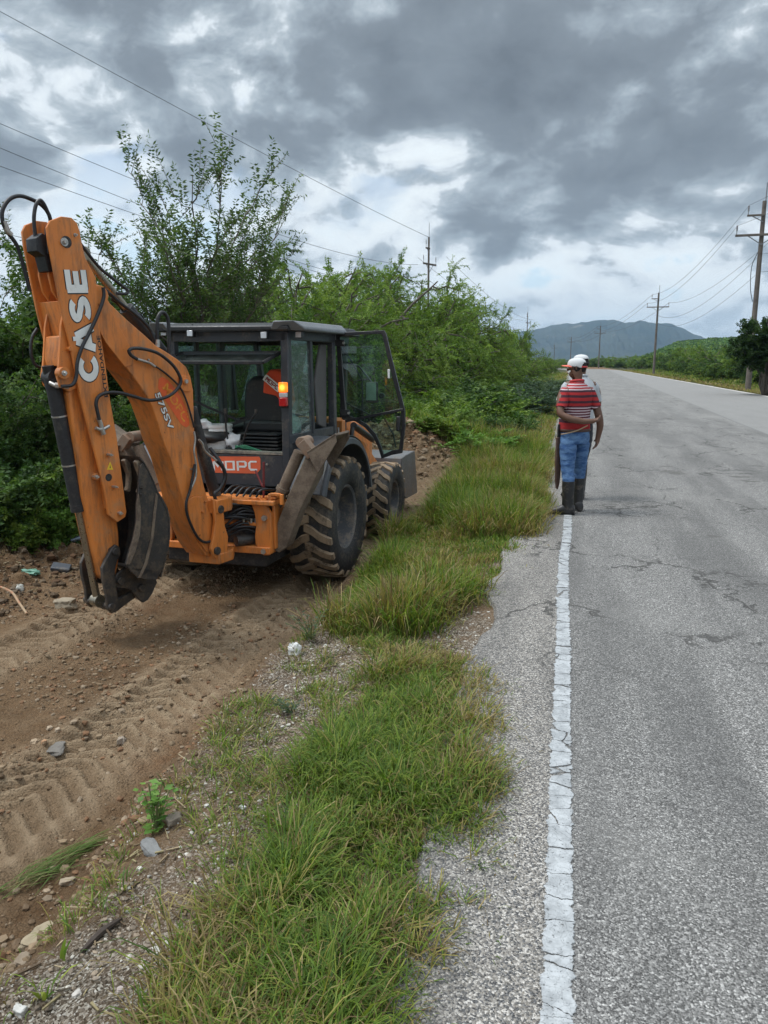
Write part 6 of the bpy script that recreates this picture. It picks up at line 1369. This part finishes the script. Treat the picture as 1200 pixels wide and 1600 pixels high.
for (bu, bv, tu, tv) in ((358, 702, 352, 643), (377, 700, 400, 644)):
    b = mY(bu, bv, YR+.10); t_ = mY(tu, tv, YR+.06); mid = (b+t_)/2+np.array([-.012, 0, .03]); m = MB(); m.tube(spline([b, mid, t_], 6), .0105, 8); m.cyl(t_-np.array([0, 0, .02]), t_+np.array([0, 0, .03]), .017, n=10); lv = m.build('control_lever', M['mat_dark'], cab)
    m = MB()
    for k in range(5): m.cyl(b+np.array([0, 0, -.05+.028*k]), b+np.array([0, 0, -.03+.028*k]), .062-.010*k, .052-.010*k, n=14)
    m.build('boot', M['rubber'], lv, bevel=.004)
m = MB(); m.box((-.05, .95, 1.62), (.30, .30, .75)); m.cyl((0, .95, 1.95), (0, .86, 2.10), .03, n=10); m.build('front_console', M['mat_dark'], cab, bevel=.03)
m = MB(); m.lathe([(.19+.016*math.cos(a), .016*math.sin(a)) for a in np.linspace(0, 2*math.pi, 9)[:-1]], (-.0, .80, 2.02), (0, -.5, .86), 32, closed=True); m.build('steering_wheel', M['black'], cab)
m = MB(); m.box((-.42, .2, 1.42), (.40, 1.0, .36)); m.build('side_console', M['mat_dark'], cab, bevel=.03)
m = MB(); m.bar((-.52, YR+.25, 1.50), (.1, YR+.5, 1.75), .03, .03); m.bar((-.62, YR+.1, 1.95), (-.1, YR+.45, 1.66), .025, .025); build_each(m, 'strut', M['black'], cab)
m = MB(); m.bar(mY(365, 640, .9), mY(358, 555, .9), .10, .08, up=(0, 1, 0)); m.build('inner_post', M['black'], cab, bevel=.01)
m = MB()
for k in range(3): m.tube(spline([mY(368, 700-2*k, YR+.02), mY(380, 696+2*k, YR+.01), mY(395, 700+k, YR+.02), mY(412, 706, YR+.03)], 6), .007, 6)
build_each(m, 'green_tube', M['greenhose'], cab)
# ---- bonnet, loader arms and front bucket
m = MB()
m.prism([(-.42, YFR+.12, .98), (-.42, YFR+.12, 1.62), (-.42, 3.0, 1.42), (-.42, 3.12, 1.30), (-.42, 3.12, .85), (-.42, 2.6, .80)], [(.42, YFR+.12, .98), (.42, YFR+.12, 1.62), (.42, 3.0, 1.42), (.42, 3.12, 1.30), (.42, 3.12, .85), (.42, 2.6, .80)])
m.build('bonnet', M['orange'], BH, bevel=.04)
for sx in (1, -1):
    m = MB(); pr = [(1.25, 1.55), (1.45, 1.62), (1.75, 1.40), (2.35, 1.22), (3.0, .85), (3.35, .35), (3.28, .28), (3.12, .32), (2.85, .72), (2.3, 1.02), (1.7, 1.15), (1.25, 1.32)]
    m.prism([(sx*.54, y, z) for y, z in pr], [(sx*.44, y, z) for y, z in pr]); la = m.build('loader_arm', M['orange'], BH, bevel=.01, smooth=30)
    m = MB(); m.cyl((sx*.60, 1.30, .75), (sx*.60, 1.55, 1.2), .055, n=18); m.cyl((sx*.60, 1.55, 1.2), (sx*.60, 1.66, 1.48), .028, n=14); m.cyl((sx*.60, 1.7, 1.50), (sx*.60, 2.5, 1.25), .045, n=16); m.build('lift_cylinder', M['black'], la, smooth=40)
    m = MB(); m.box((sx*.54, 1.30, 1.12), (.14, .12, .95)); m.build('loader_tower', M['orange'], la, bevel=.01)
m = MB(); m.cyl((.60, 1.12, 1.35), (.60, 1.12, 1.52), .012, n=8); m.build('grease_post', M['steel'], BH)
ub = [(3.25, .92), (3.95, .98), (4.0, .80), (3.45, .62), (3.25, .40), (3.32, .20), (3.6, .12), (4.15, .12), (4.15, .10), (3.55, .08), (3.2, .16), (3.12, .42), (3.18, .70)]
m = MB(); sec = [(3.92, .93), (3.40, .92), (3.17, .90), (3.12, .66), (3.20, .40), (3.42, .26), (4.12, .24)]
w_ = .86; n = len(sec); A_ = [(-w_, y, z) for y, z in sec]+[(-w_, y+.025, z+.0 if i < 3 else z+.02) for i, (y, z) in enumerate(sec)]
B_ = [(w_, p[1], p[2]) for p in A_]; fs = []
for i in range(n-1): fs += [(i, i+1, 2*n+i+1, 2*n+i), (n+i, 3*n+i, 3*n+i+1, n+i+1)]
m.add(A_+B_, fs); fb = m.build('front_bucket', M['loader'], BH, smooth=40)
for sx in (1, -1):
    m = MB(); m.prism([(sx*w_, y, z) for y, z in sec], [(sx*(w_-.02), y, z) for y, z in sec]); m.build('side_plate', M['loader'], fb)
m = MB(); m.bar((-w_, 3.11, .66), (w_, 3.11, .66), .04, .04); build_each(m, 'stiffener', M['loader'], fb, bevel=.01)
m = MB(); m.box((.70, 1.0, .72), (.36, .55, .42)); m.build('tank', M['mat_dark'], BH, bevel=.03)
m = MB(); m.prism([(.95, .92, .50), (1.0, 1.02, .50), (1.0, 1.02, .98), (.95, .92, .98)], [(.72, .92, .50), (.72, 1.02, .50), (.72, 1.02, .98), (.72, .92, .98)]); m.build('step_panel', M['fender'], BH, bevel=.008)
m = MB(); c = (.975, .905, .83); m.box(c, (.06, .006, .16)); m.build('reflector', M['stick_or'], BH)

# ---- things lying in and on the machine (top level: they could be lifted away)
def local_to_world(o): o.location = tuple(MO); o.rotation_euler = (0, 0, -MPSI); return o
# white pail behind the seat
pc = mY(343, 692, YR+.18)
t = empty('bucket', tuple(mw(pc[0], pc[1], 1.35))); tag(t, 'white plastic pail on the cab floor beside the control levers', 'pail')
m = MB(); m.lathe([(.001, 0), (.125, 0), (.14, .27), (.146, .275), (.146, .30), (.138, .30), (.12, .012), (.001, .012)], (0, 0, 0), (0, 0, 1), 36)
for z in (.20, .235): m.lathe([(.137, z), (.148, z+.002), (.148, z+.010), (.138, z+.012)], (0, 0, 0), (0, 0, 1), 36)
m.build('pail_body', M['white'], t, smooth=40)
m = MB(); m.tube([(.146*math.cos(a), .146*math.sin(a), .22-.10*math.sin(max(0, a))) for a in np.linspace(0, math.pi, 14)], .003, 6); m.build('handle', M['steel'], t)
def lump(name, c, rad, m_, seed, label, cat, amp=.35, sub=3, sc=(1, 1, 1), fr=3.0):
    bm = bmesh.new(); bmesh.ops.create_icosphere(bm, subdivisions=sub, radius=1.0)
    from mathutils import noise as mn
    for v in bm.verts:
        k = 1+amp*mn.noise(v.co*fr*.5+Vector((seed*3.1, seed, 0)))+amp*.4*mn.noise(v.co*fr*1.6+Vector((seed, 5, seed))); v.co = Vector((v.co.x*sc[0], v.co.y*sc[1], v.co.z*sc[2]))*k*rad
    me = bpy.data.meshes.new(name); bm.to_mesh(me); bm.free(); o = finish(me, name, m_, smooth=60); o.location = c; tag(o, label, cat); return o
lump('plastic_bag', tuple(mw(*mY(364, 690, YR+.16))), .11, M['cloth_w'], 3, 'crumpled white plastic bag stuffed beside the pail in the cab', 'bag', .5, sc=(.8, .8, .8))
lump('cloth_bundle', tuple(mw(*mY(315, 664, YR+.10))), .10, M['cloth_w'], 7, 'white cloth bundle lying on the black cover at the cab opening', 'cloth', .4, sc=(1.15, .8, .62))
lump('black_jacket', tuple(mw(*mY(328, 680, YR+.15))), .20, M['seat'], 9, 'black jacket heaped under the white cloth in the cab', 'jacket', .3, sc=(1.2, .9, .45))
# water jug behind the side glass
jc = mw(.55, -.18, 1.50); t = empty('water_jug', tuple(jc)); tag(t, 'pale green plastic water jug behind the cab side window', 'jug')
jm = mat('pale_green_plastic', (.36, .55, .52), .35, spec=.5); m = MB(); m.lathe([(.001, 0), (.085, 0), (.095, .02), (.095, .17), (.07, .23), (.03, .26), (.03, .28)], (0, 0, 0), (0, 0, 1), 28); m.build('jug_body', jm, t, smooth=50)
m = MB(); m.cyl((0, 0, .28), (0, 0, .305), .034, n=20); m.build('cap', M['white'], t)
# orange vest draped over the seat back
vb = empty('safety_vest', tuple(mw(.30, -.02, 2.0)), -MPSI-.05); tag(vb, 'bright orange work vest draped over the seat back inside the cab', 'vest')
vp = [(-.10, -.02), (-.085, .16), (-.02, .235), (.07, .24), (.15, .20), (.20, .10), (.22, -.12), (.18, -.20), (.13, -.12), (.05, -.05)]
mb_ = MB(); n_ = 5
rings = []
for k in range(n_):
    yy = -.11+.045*k; s_ = 1-.05*abs(k-1.5); rings.append([(x*s_+.004*math.sin(9*z+k), yy+.012*math.sin(14*x+k), z*s_) for x, z in vp])
mb_.loft(rings); mb_.build('vest_body', M['vest'], vb, smooth=40, bevel=.01)
pa = np.array([-.065, -.130, .120]); px_ = np.array([.80, 0, -.60]); px_ /= np.linalg.norm(px_); py_ = np.array([.60, 0, .80])
m = MB(); q = [pa+px_*a+py_*b for a, b in ((-.02, -.012), (.20, -.012), (.215, .01), (.20, .062), (-.01, .062), (-.02, .045))]; m.add(q, [tuple(range(len(q)-1, -1, -1))]); m.build('vest_badge', M['whitepaint'], vb, smooth=0, fix=False)
mopc('badge_lettering', pa+px_*.005, px_, py_, .175, .048, mat('dark_red_print', (.25, .03, .02), .6), vb, (0, -1, 0), w=.22, lift=.002)
# ------------------------------------------------------------------ people
def skin_body(name, verts, edges, radii, m, parent):
    me = bpy.data.meshes.new(name); me.from_pydata(verts, edges, []); o = bpy.data.objects.new(name, me); link(o)
    sk = o.modifiers.new('skin', 'SKIN'); sk.use_smooth_shade = True
    for i, r in enumerate(radii):
        rr = r if isinstance(r, tuple) else (r, r); me.skin_vertices[0].data[i].radius = rr
    me.skin_vertices[0].data[0].use_root = True
    ss_ = o.modifiers.new('sub', 'SUBSURF'); ss_.levels = 2; ss_.render_levels = 2
    dg = bpy.context.evaluated_depsgraph_get(); nm = bpy.data.meshes.new_from_object(o.evaluated_get(dg)); bpy.data.objects.remove(o)
    nm.materials.clear(); nm.materials.append(m); nm.shade_smooth(); q = bpy.data.objects.new(name, nm); link(q); q.parent = parent; return q
class Sk:
    def __init__(s): s.v = []; s.e = []; s.r = []
    def add(s, p, r, parent=None):
        s.v.append(tuple(p)); s.r.append(r); i = len(s.v)-1
        if parent is not None: s.e.append((parent, i))
        return i
    def chain(s, parent, pts):
        for p, r in pts: parent = s.add(p, r, parent)
        return parent
def ring(c, rx, ry, n=20, tilt=None, rot=0.0, lump=0.0, ph=0.0):
    out = []
    for i in range(n):
        a = 2*math.pi*i/n; k = 1+lump*math.sin(3*a+ph)+lump*.6*math.sin(5*a+ph*2)
        v = Vector((rx*k*math.cos(a), ry*k*math.sin(a), 0))
        if tilt is not None: v = tilt@v
        out.append(Vector(c)+v)
    return out
def along(pts, radii, n=16, lump=0.0, seed=0):
    """rings round a limb path"""
    P = [Vector(p) for p in spline(pts, 5)]; k = len(P); ts = np.linspace(0, len(radii)-1, k); R_ = np.interp(ts, range(len(radii)), radii); rings = []
    for i, p in enumerate(P):
        t = (P[min(i+1, k-1)]-P[max(i-1, 0)]).normalized(); q = Vector((0, 0, 1)).rotation_difference(t).to_matrix(); rings.append(ring(p, R_[i], R_[i], n, q, lump=lump, ph=i*1.7+seed))
    return rings
def hand(s, w, wr, d, pn, side, curl):
    """w wrist index/pos, d pointing direction, pn palm normal, curl radians per joint"""
    i0, p0 = w; d = Vector(d).normalized(); pn = Vector(pn).normalized(); sx = d.cross(pn)*side
    palm = s.add(p0+d*.045, (.034, .022), i0); palm2 = s.add(p0+d*.082, (.038, .018), palm)
    for k, (off, ln) in enumerate(((-.030, .072), (-.010, .082), (.010, .078), (.029, .062))):
        b = p0+d*.088+sx*off; dd = d.copy(); idx = s.add(b, .0095, palm2)
        for j, f in enumerate((.45, .32, .23)):
            a = curl*(1+.15*k); dd = (dd*math.cos(a)+pn*math.sin(a)).normalized(); b = b+dd*ln*f; idx = s.add(b, .0088-.001*j, idx)
    b = p0+d*.03-sx*.032; t = s.add(b, .012, palm); dd = (d*.75-sx*.55+pn*.35).normalized(); t = s.add(b+dd*.032, .0105, t); s.add(b+dd*.058+pn*.006, .009, t)
def stripes_mat():
    g = base_mat('striped_knit'); sp = g.new('ShaderNodeSeparateXYZ'); g.put(sp.inputs[0], g.tc.outputs['Object']); z = sp.outputs[2]
    Rd, Mr, Wh, Dk = (.33, .016, .018), (.085, .010, .020), (.48, .39, .41), (.050, .013, .022)
    st = []; 
    def band(z0, z1, c): st.append((z0, z1, c))
    band(.90, .96, Dk); band(.96, 1.035, Rd); band(1.035, 1.075, Dk)
    zz = 1.075
    while zz < 1.225: band(zz, zz+.013, Wh); band(zz+.013, zz+.030, Mr); zz += .030
    for c, w in ((Rd, .028), (Dk, .026), (Rd, .036), (Dk, .028), (Rd, .030), (Dk, .022)): band(zz, zz+w, c); zz += w
    while zz < 1.50: band(zz, zz+.013, Wh); band(zz+.013, zz+.029, Rd); zz += .029
    band(zz, 1.7, Rd)
    zn = g.math_('ADD', z, g.math_('MULTIPLY', g.math_('SUBTRACT', g.noise(g.tc.outputs['Object'], 4, 3, .5), .5), .02)); c = None
    for (a, b, col) in st: c = col if c is None else g.mix(g.math_('GREATER_THAN', zn, a), c, col)
    g.put(g.b.inputs['Base Color'], c); g.b.inputs['Roughness'].default_value = .9; bump(g, g.noise(g.tc.outputs['Object'], 14, 5, .6), .6, .012); return g.m
def denim():
    g = base_mat('washed_denim'); P = g.tc.outputs['Object']; mp = g.new('ShaderNodeMapping'); g.put(mp.inputs[0], P); mp.inputs['Scale'].default_value = (1, 1, 2.6)
    n = g.noise(mp.outputs[0], 7, 5, .65); c = g.mix(g.rng(n, .36, .66), (.025, .075, .20), (.11, .21, .38)); g.put(g.b.inputs['Base Color'], c); g.b.inputs['Roughness'].default_value = .9
    bump(g, g.noise(mp.outputs[0], 9, 4, .6), .9, .02); return g.m
M['skin'] = mat('brown_skin', (.135, .068, .042), .5, var=.12); M['knit'] = stripes_mat(); M['denim'] = denim(); M['boots'] = mat('rubber_boots', (.014, .014, .015), .45, dirt=(.16, .13, .10), dirt_amt=.28, dscale=9)
M['cap'] = mat('white_cap_cloth', (.56, .57, .57), .85, var=.05); M['brim'] = mat('coral_cap_brim', (.72, .16, .11), .8); M['grey_shirt'] = mat('pale_grey_shirt', (.42, .44, .46), .9, bmp=.5, bscale=12); M['capred'] = mat('red_cap_band', (.40, .04, .04), .85)
M['darkpants'] = mat('dark_trousers', (.025, .028, .035), .9); M['belt'] = mat('brown_belt', (.07, .035, .025), .6); M['sheath'] = mat('brown_leather', (.075, .040, .028), .65, dirt=(.16, .10, .07), dirt_amt=.3, dscale=12, bmp=.3); M['cord'] = mat('tan_cord', (.34, .24, .15), .8); M['hair'] = mat('short_black_hair', (.010, .009, .009), .9, bmp=.8, bscale=150)
def person(loc, rz, label, head_turn, pose, shirt, trousers, boots, sc=1.0, brim_m='brim', feet=((-.095, .0, 0.0), (.095, .03, 0.0))):
    R = empty('person', tuple(loc), rz); R.scale = (sc,)*3; tag(R, label, 'person', None)
    s = Sk(); root = s.add((0, 0, .95), (.145, .11)); c1 = s.add((0, .012, 1.10), (.140, .115), root); c2 = s.add((0, .0, 1.28), (.155, .105), c1); nk0 = s.add((0, -.005, 1.42), (.085, .070), c2); nk = s.add((0, .012, 1.50), .056, nk0)
    ht = Matrix.Rotation(head_turn, 3, 'Z'); hc = Vector((0, .025, 1.505))
    H_ = lambda x, y, z: tuple(hc+ht@Vector((x, y, z)))
    h1 = s.add(H_(0, -.008, .085), (.070, .084), nk); h2 = s.add(H_(0, .0, .150), (.074, .092), h1); h3 = s.add(H_(0, -.004, .205), (.060, .074), h2)
    j = s.add(H_(0, .048, .055), (.038, .034), h1); s.add(H_(0, .070, .030), (.028, .022), j)                      # jaw and chin
    n1 = s.add(H_(0, .088, .118), .016, h2); s.add(H_(0, .106, .098), .014, n1)                                   # nose
    l1 = s.add(H_(0, .080, .068), (.020, .012), j)                                                                # lips
    for q in (-1, 1): e_ = s.add(H_(q*.070, -.008, .125), (.010, .020), h2); s.add(H_(q*.084, -.016, .125), (.006, .018), e_)
    sh = {}
    for q in (-1, 1): sh[q] = s.add((q*.165, -.005, 1.395), .062, c2)
    arms = pose(s, sh)
    legs = {}
    for q, (fx, fy, fa) in zip((-1, 1), feet):
        hip = s.add((q*.085, 0, .88), .095, root); kn = s.chain(hip, [((q*.09*.6+fx*.4, fy*.5+.012, .68), .080), ((fx, fy*.8+.018, .50), .058), ((fx, fy, .32), .055), ((fx, fy-.01, .10), .038)])
        d = Vector((-math.sin(fa), math.cos(fa), 0)); p = Vector((fx, fy, 0)); s.chain(kn, [(tuple(p+d*.06+Vector((0, 0, .045))), .034), (tuple(p+d*.14+Vector((0, 0, .035))), .030)])
    skin_body('body', s.v, s.e, s.r, M['skin'], R)
    # face details
    for q in (-1, 1):
        m = MB(); c = H_(q*.030, .088, .135); m.lathe([(.001, -.010), (.008, -.007), (.0105, 0), (.008, .007), (.001, .010)], c, (0, 0, 1), 10); m.build('eye', M['white'], R, smooth=60)
        m = MB(); m.tube([H_(q*.014, .094, .152), H_(q*.032, .094, .158), H_(q*.052, .082, .150)], .005, 6); m.build('eyebrow', M['hair'], R)
    m = MB(); m.tube([H_(-.022, .090, .070), H_(0, .099, .072), H_(.022, .090, .070)], .0045, 6); m.build('mouth', mat('lips', (.13, .045, .035), .5) if 'lips' not in bpy.data.materials else bpy.data.materials['lips'], R)
    # hair: low cap of it round the back and sides
    m = MB(); rg = []
    for z, a, b in ((.085, .066, .080), (.11, .076, .092), (.15, .081, .098), (.19, .078, .092)):
        rg.append([Vector(H_(a*math.cos(t), -.012+b*math.sin(t)*(1 if math.sin(t) < .2 else .55), z)) for t in np.linspace(0, 2*math.pi, 25)[:-1]])
    m.loft(rg); m.build('hair', M['hair'], R, smooth=60)
    # cap
    m = MB(); rg = []
    for z, k in ((.148, 1.0), (.160, 1.02), (.185, 1.0), (.202, .94), (.219, .82), (.231, .60), (.237, .32), (.239, .05)):
        rg.append([Vector(H_(.085*k*math.cos(t), -.002+.101*k*math.sin(t), z-(.014 if math.sin(t) < -.3 and z < .17 else 0))) for t in np.linspace(0, 2*math.pi, 29)[:-1]])
    m.loft(rg); cp = m.build('cap', M['cap'], R, smooth=55)
    m = MB(); top = []; bot = []
    for i in range(13):
        t = math.radians(22+136*i/12); xi, yi = .083*math.cos(t), .100*math.sin(t); k = math.sin(math.pi*i/12); xo, yo = xi*.98, yi+.068*k; top.append((xi, yi, xo, yo, k))
    vs = [];
    for (xi, yi, xo, yo, k) in top: vs += [H_(xi, yi, .162), H_(xo, yo, .156-.012*(1-k)), H_(xo, yo, .150-.012*(1-k)), H_(xi, yi, .154)]
    fs = [(i*4+j, i*4+(j+1) % 4, (i+1)*4+(j+1) % 4, (i+1)*4+j) for i in range(12) for j in range(4)]+[(0, 1, 2, 3), (51, 50, 49, 48)]
    m.add(vs, fs); m.build('cap_brim', M[brim_m], cp, smooth=40)
    m = MB(); m.tube([H_(.091*math.cos(t), -.002+.110*math.sin(t), .141) for t in np.linspace(math.pi*1.22, math.pi*1.78, 10)], .009, 8); m.build('cap_strap', M['capred' if brim_m == 'brim' else 'ink'], cp)
    m = MB(); m.lathe([(.001, .243), (.007, .241), (.008, .237)], H_(0, 0, 0), (0, 0, 1), 10); m.build('cap_button', M['cap'], cp)
    # shirt: torso shell, sleeves, collar
    m = MB(); rg = []
    prof = [(.925, .172, .128, .006), (.945, .182, .138, .008), (.99, .184, .146, .016), (1.04, .178, .146, .020), (1.10, .180, .144, .018), (1.17, .184, .136, .010), (1.24, .192, .130, .0), (1.31, .196, .124, -.008), (1.365, .190, .112, -.010), (1.405, .170, .098, -.010), (1.44, .125, .086, -.008), (1.465, .094, .076, -.004), (1.485, .070, .068, 0)]
    for i, (z, a, b, cy) in enumerate(prof): rg.append(ring((0, cy, z), a, b, 32, lump=.012 if 0 < i < 9 else .003, ph=i*1.3))
    m.loft(rg); sh_ = m.build('shirt', shirt, R, smooth=60)
    for q in (-1, 1):
        m = MB(); el = arms[q]; a = Vector((q*.150, -.006, 1.388)); e0 = Vector(el); mid = a+(e0-a)*.40; end = a+(e0-a)*.74; m.loft(along([tuple(a-(e0-a)*.06), tuple(a+(e0-a)*.12), tuple(mid), tuple(end)], [.050, .066, .062, .060], 18, .02, q)); m.build('sleeve', shirt, sh_, smooth=60)
    m = MB(); m.tube([Vector((.070*math.cos(t), .004+.066*math.sin(t), 1.490+.010*math.sin(t+math.pi))) for t in np.linspace(0, 2*math.pi, 20)], .016, 8); m.build('collar', M['capred'] if brim_m == 'brim' else shirt, sh_, smooth=60)
    # trousers
    m = MB(); rg = []
    for z, a, b in ((.80, .158, .118), (.86, .172, .134), (.92, .170, .130), (.955, .166, .126)): rg.append(ring((0, .0, z), a, b, 28, lump=.008, ph=z*9))
    m.loft(rg); tr = m.build('trousers', trousers, R, smooth=60)
    for q, (fx, fy, fa) in zip((-1, 1), feet):
        m = MB(); P_ = [(q*.082, -.004, .90), (q*.088*.7+fx*.3, fy*.3, .76), (q*.09*.5+fx*.5, fy*.5+.006, .64), (fx, fy*.8+.010, .50), (fx, fy+.002, .40), (fx, fy, .33)]
        m.loft(along(P_, [.092, .098, .088, .072, .068, .062], 20, .030, q*2)); m.build('trouser_leg', trousers, tr, smooth=60)
        m = MB(); d = Vector((-math.sin(fa), math.cos(fa), 0)); sx = Vector((math.cos(fa), math.sin(fa), 0)); p = Vector((fx, fy, 0)); rg = []
        # shaft, then foot as one loft following the sole
        path = [(0, .385, .070, .070), (0, .33, .068, .070), (-.002, .22, .060, .064), (-.004, .13, .056, .066), (-.010, .04, .047, .072)]
        for (yy, z, a, b) in path: rg.append([p+sx*(a*math.cos(t))+d*(yy+b*math.sin(t))+Vector((0, 0, z)) for t in np.linspace(0, 2*math.pi, 21)[:-1]])
        m.loft(rg); bt = m.build('boot', boots, R, smooth=60)
        m = MB(); rg = []
        for (yy, hw_, zt) in ((-.085, .022, .06), (-.078, .040, .11), (-.04, .048, .15), (.03, .050, .135), (.09, .050, .098), (.14, .052, .078), (.185, .046, .066), (.210, .026, .050)):
            rg.append([p+d*yy+sx*(hw_*math.cos(t)*(1.0 if math.sin(t) > -.2 else 1.05))+Vector((0, 0, max(.002, zt/2+zt/2*math.sin(t)))) for t in np.linspace(0, 2*math.pi, 19)[:-1]])
        m.loft(rg); m.build('boot_foot', boots, bt, smooth=60)
    m = MB(); m.tube([Vector((.170*math.cos(t), .131*math.sin(t), .950)) for t in np.linspace(0, 2*math.pi, 30)], .017, 6); m.build('belt', M['belt'], tr, smooth=60)
    return R
def pose1(s, sh):
    e1 = (-.262, -.10, 1.135); a = s.chain(sh[-1], [((-.222, -.04, 1.28), .050), (e1, .046), ((-.17, -.165, 1.085), .044), ((.0, -.190, 1.055), .034), ((.075, -.188, 1.06), .028)])
    hand(s, (a, Vector((.075, -.188, 1.06))), .02, (1, .02, .12), (.1, .6, .5), 1, .38)
    e2 = (.248, -.075, 1.125); b = s.chain(sh[1], [((.220, -.03, 1.27), .052), (e2, .047), ((.285, -.070, 1.00), .043), ((.285, -.040, .875), .031)])
    hand(s, (b, Vector((.285, -.040, .875))), .02, (-.05, .12, -1), (-.9, .35, 0), -1, .30)
    return {-1: e1, 1: e2}
def pose2(s, sh):
    e1 = (-.245, .03, 1.12); a = s.chain(sh[-1], [((-.215, .01, 1.27), .046), (e1, .040), ((-.16, .17, 1.06), .036), ((-.06, .22, 1.04), .027)]); hand(s, (a, Vector((-.06, .22, 1.04))), .02, (1, .2, 0), (0, -1, 0), 1, .25)
    e2 = (.240, .03, 1.12); b = s.chain(sh[1], [((.215, .01, 1.27), .046), (e2, .040), ((.16, .17, 1.05), .036), ((.08, .22, 1.01), .027)]); hand(s, (b, Vector((.08, .22, 1.01))), .02, (-1, .2, 0), (0, -1, 0), -1, .25)
    return {-1: e1, 1: e2}
p1 = onz(892, 801, 0); P1R = math.radians(32)
person(p1, P1R, 'man in red striped shirt, blue jeans and rubber boots, one arm folded behind his back', math.radians(48), pose1, M['knit'], M['denim'], M['boots'], .992, feet=((-.105, -.085, math.radians(52)), (.140, .085, math.radians(-12))))
p2 = onz(897, 794, 0); p2 = atd(898, 780, 9.6); p2[2] = 0
person(p2, math.radians(14), 'man in a pale grey shirt and white cap, mostly hidden behind the striped shirt', math.radians(20), pose2, M['grey_shirt'], M['darkpants'], M['boots'], 1.018, brim_m='cap', feet=((-.07, 0, .1), (.07, .02, -.1)))
# machete in its sheath hanging at the first man's left hip
def hip(x, y, z): c_, s_ = math.cos(P1R), math.sin(P1R); return np.array([p1[0]+x*c_-y*s_, p1[1]+x*s_+y*c_, z])
t = empty('machete', tuple(hip(-.19, .02, 0)), P1R+.15); tag(t, 'long machete in a brown leather sheath hanging at the hip of the striped-shirt man', 'machete')
m = MB(); o_ = [(-.030, .86), (.034, .87), (.040, .60), (.042, .42), (.030, .33), (.012, .275), (-.004, .29), (-.022, .38), (-.032, .60)]
m.prism([(x, -.012, z) for x, z in o_], [(x, .012, z) for x, z in o_]); m.build('sheath', M['sheath'], t, bevel=.004)
m = MB(); m.prism([(-.014, -.010, .86), (.020, -.010, .86), (.022, -.010, .93), (.014, -.010, .985), (.030, -.010, 1.005), (-.012, -.010, 1.01), (-.018, -.010, .95)], [(-.014, .012, .86), (.020, .012, .86), (.022, .012, .93), (.014, .012, .985), (.030, .012, 1.005), (-.012, .012, 1.01), (-.018, .012, .95)]); m.build('handle', M['black'], t, bevel=.006)
m = MB(); pts = [hip(-.185, -.02, .90), hip(-.17, -.10, .915), hip(-.08, -.150, .945), hip(.02, -.158, .985), hip(.06, -.155, 1.0)]
c0 = hip(-.19, .02, 0); R_ = Matrix.Rotation(-(P1R+.15), 3, 'Z'); m.tube(spline([R_@Vector(q-c0) for q in pts], 5), .0065, 6); m.build('carrying_cord', M['cord'], t)
# ------------------------------------------------------------------ haze (one box of air round everything)
def build_haze():
    mb = MB(); mb.box((-100, 2700, 148), (8000, 6600, 304))
    nt_m = bpy.data.materials.new('air'); nt_m.use_nodes = True; nt = nt_m.node_tree; nt.nodes.clear()
    pv = nt.nodes.new('ShaderNodeVolumePrincipled'); pv.inputs['Color'].default_value = (.52, .75, 1.0, 1); pv.inputs['Density'].default_value = HAZE; pv.inputs['Anisotropy'].default_value = .2
    o = nt.nodes.new('ShaderNodeOutputMaterial'); nt.links.new(pv.outputs[0], o.inputs['Volume'])
    nt_m.volume_intersection_method if hasattr(nt_m, 'volume_intersection_method') else None
    ob = mb.build('haze', nt_m, smooth=0); tag(ob, kind='stuff')
HAZE = 0.00012
build_haze()
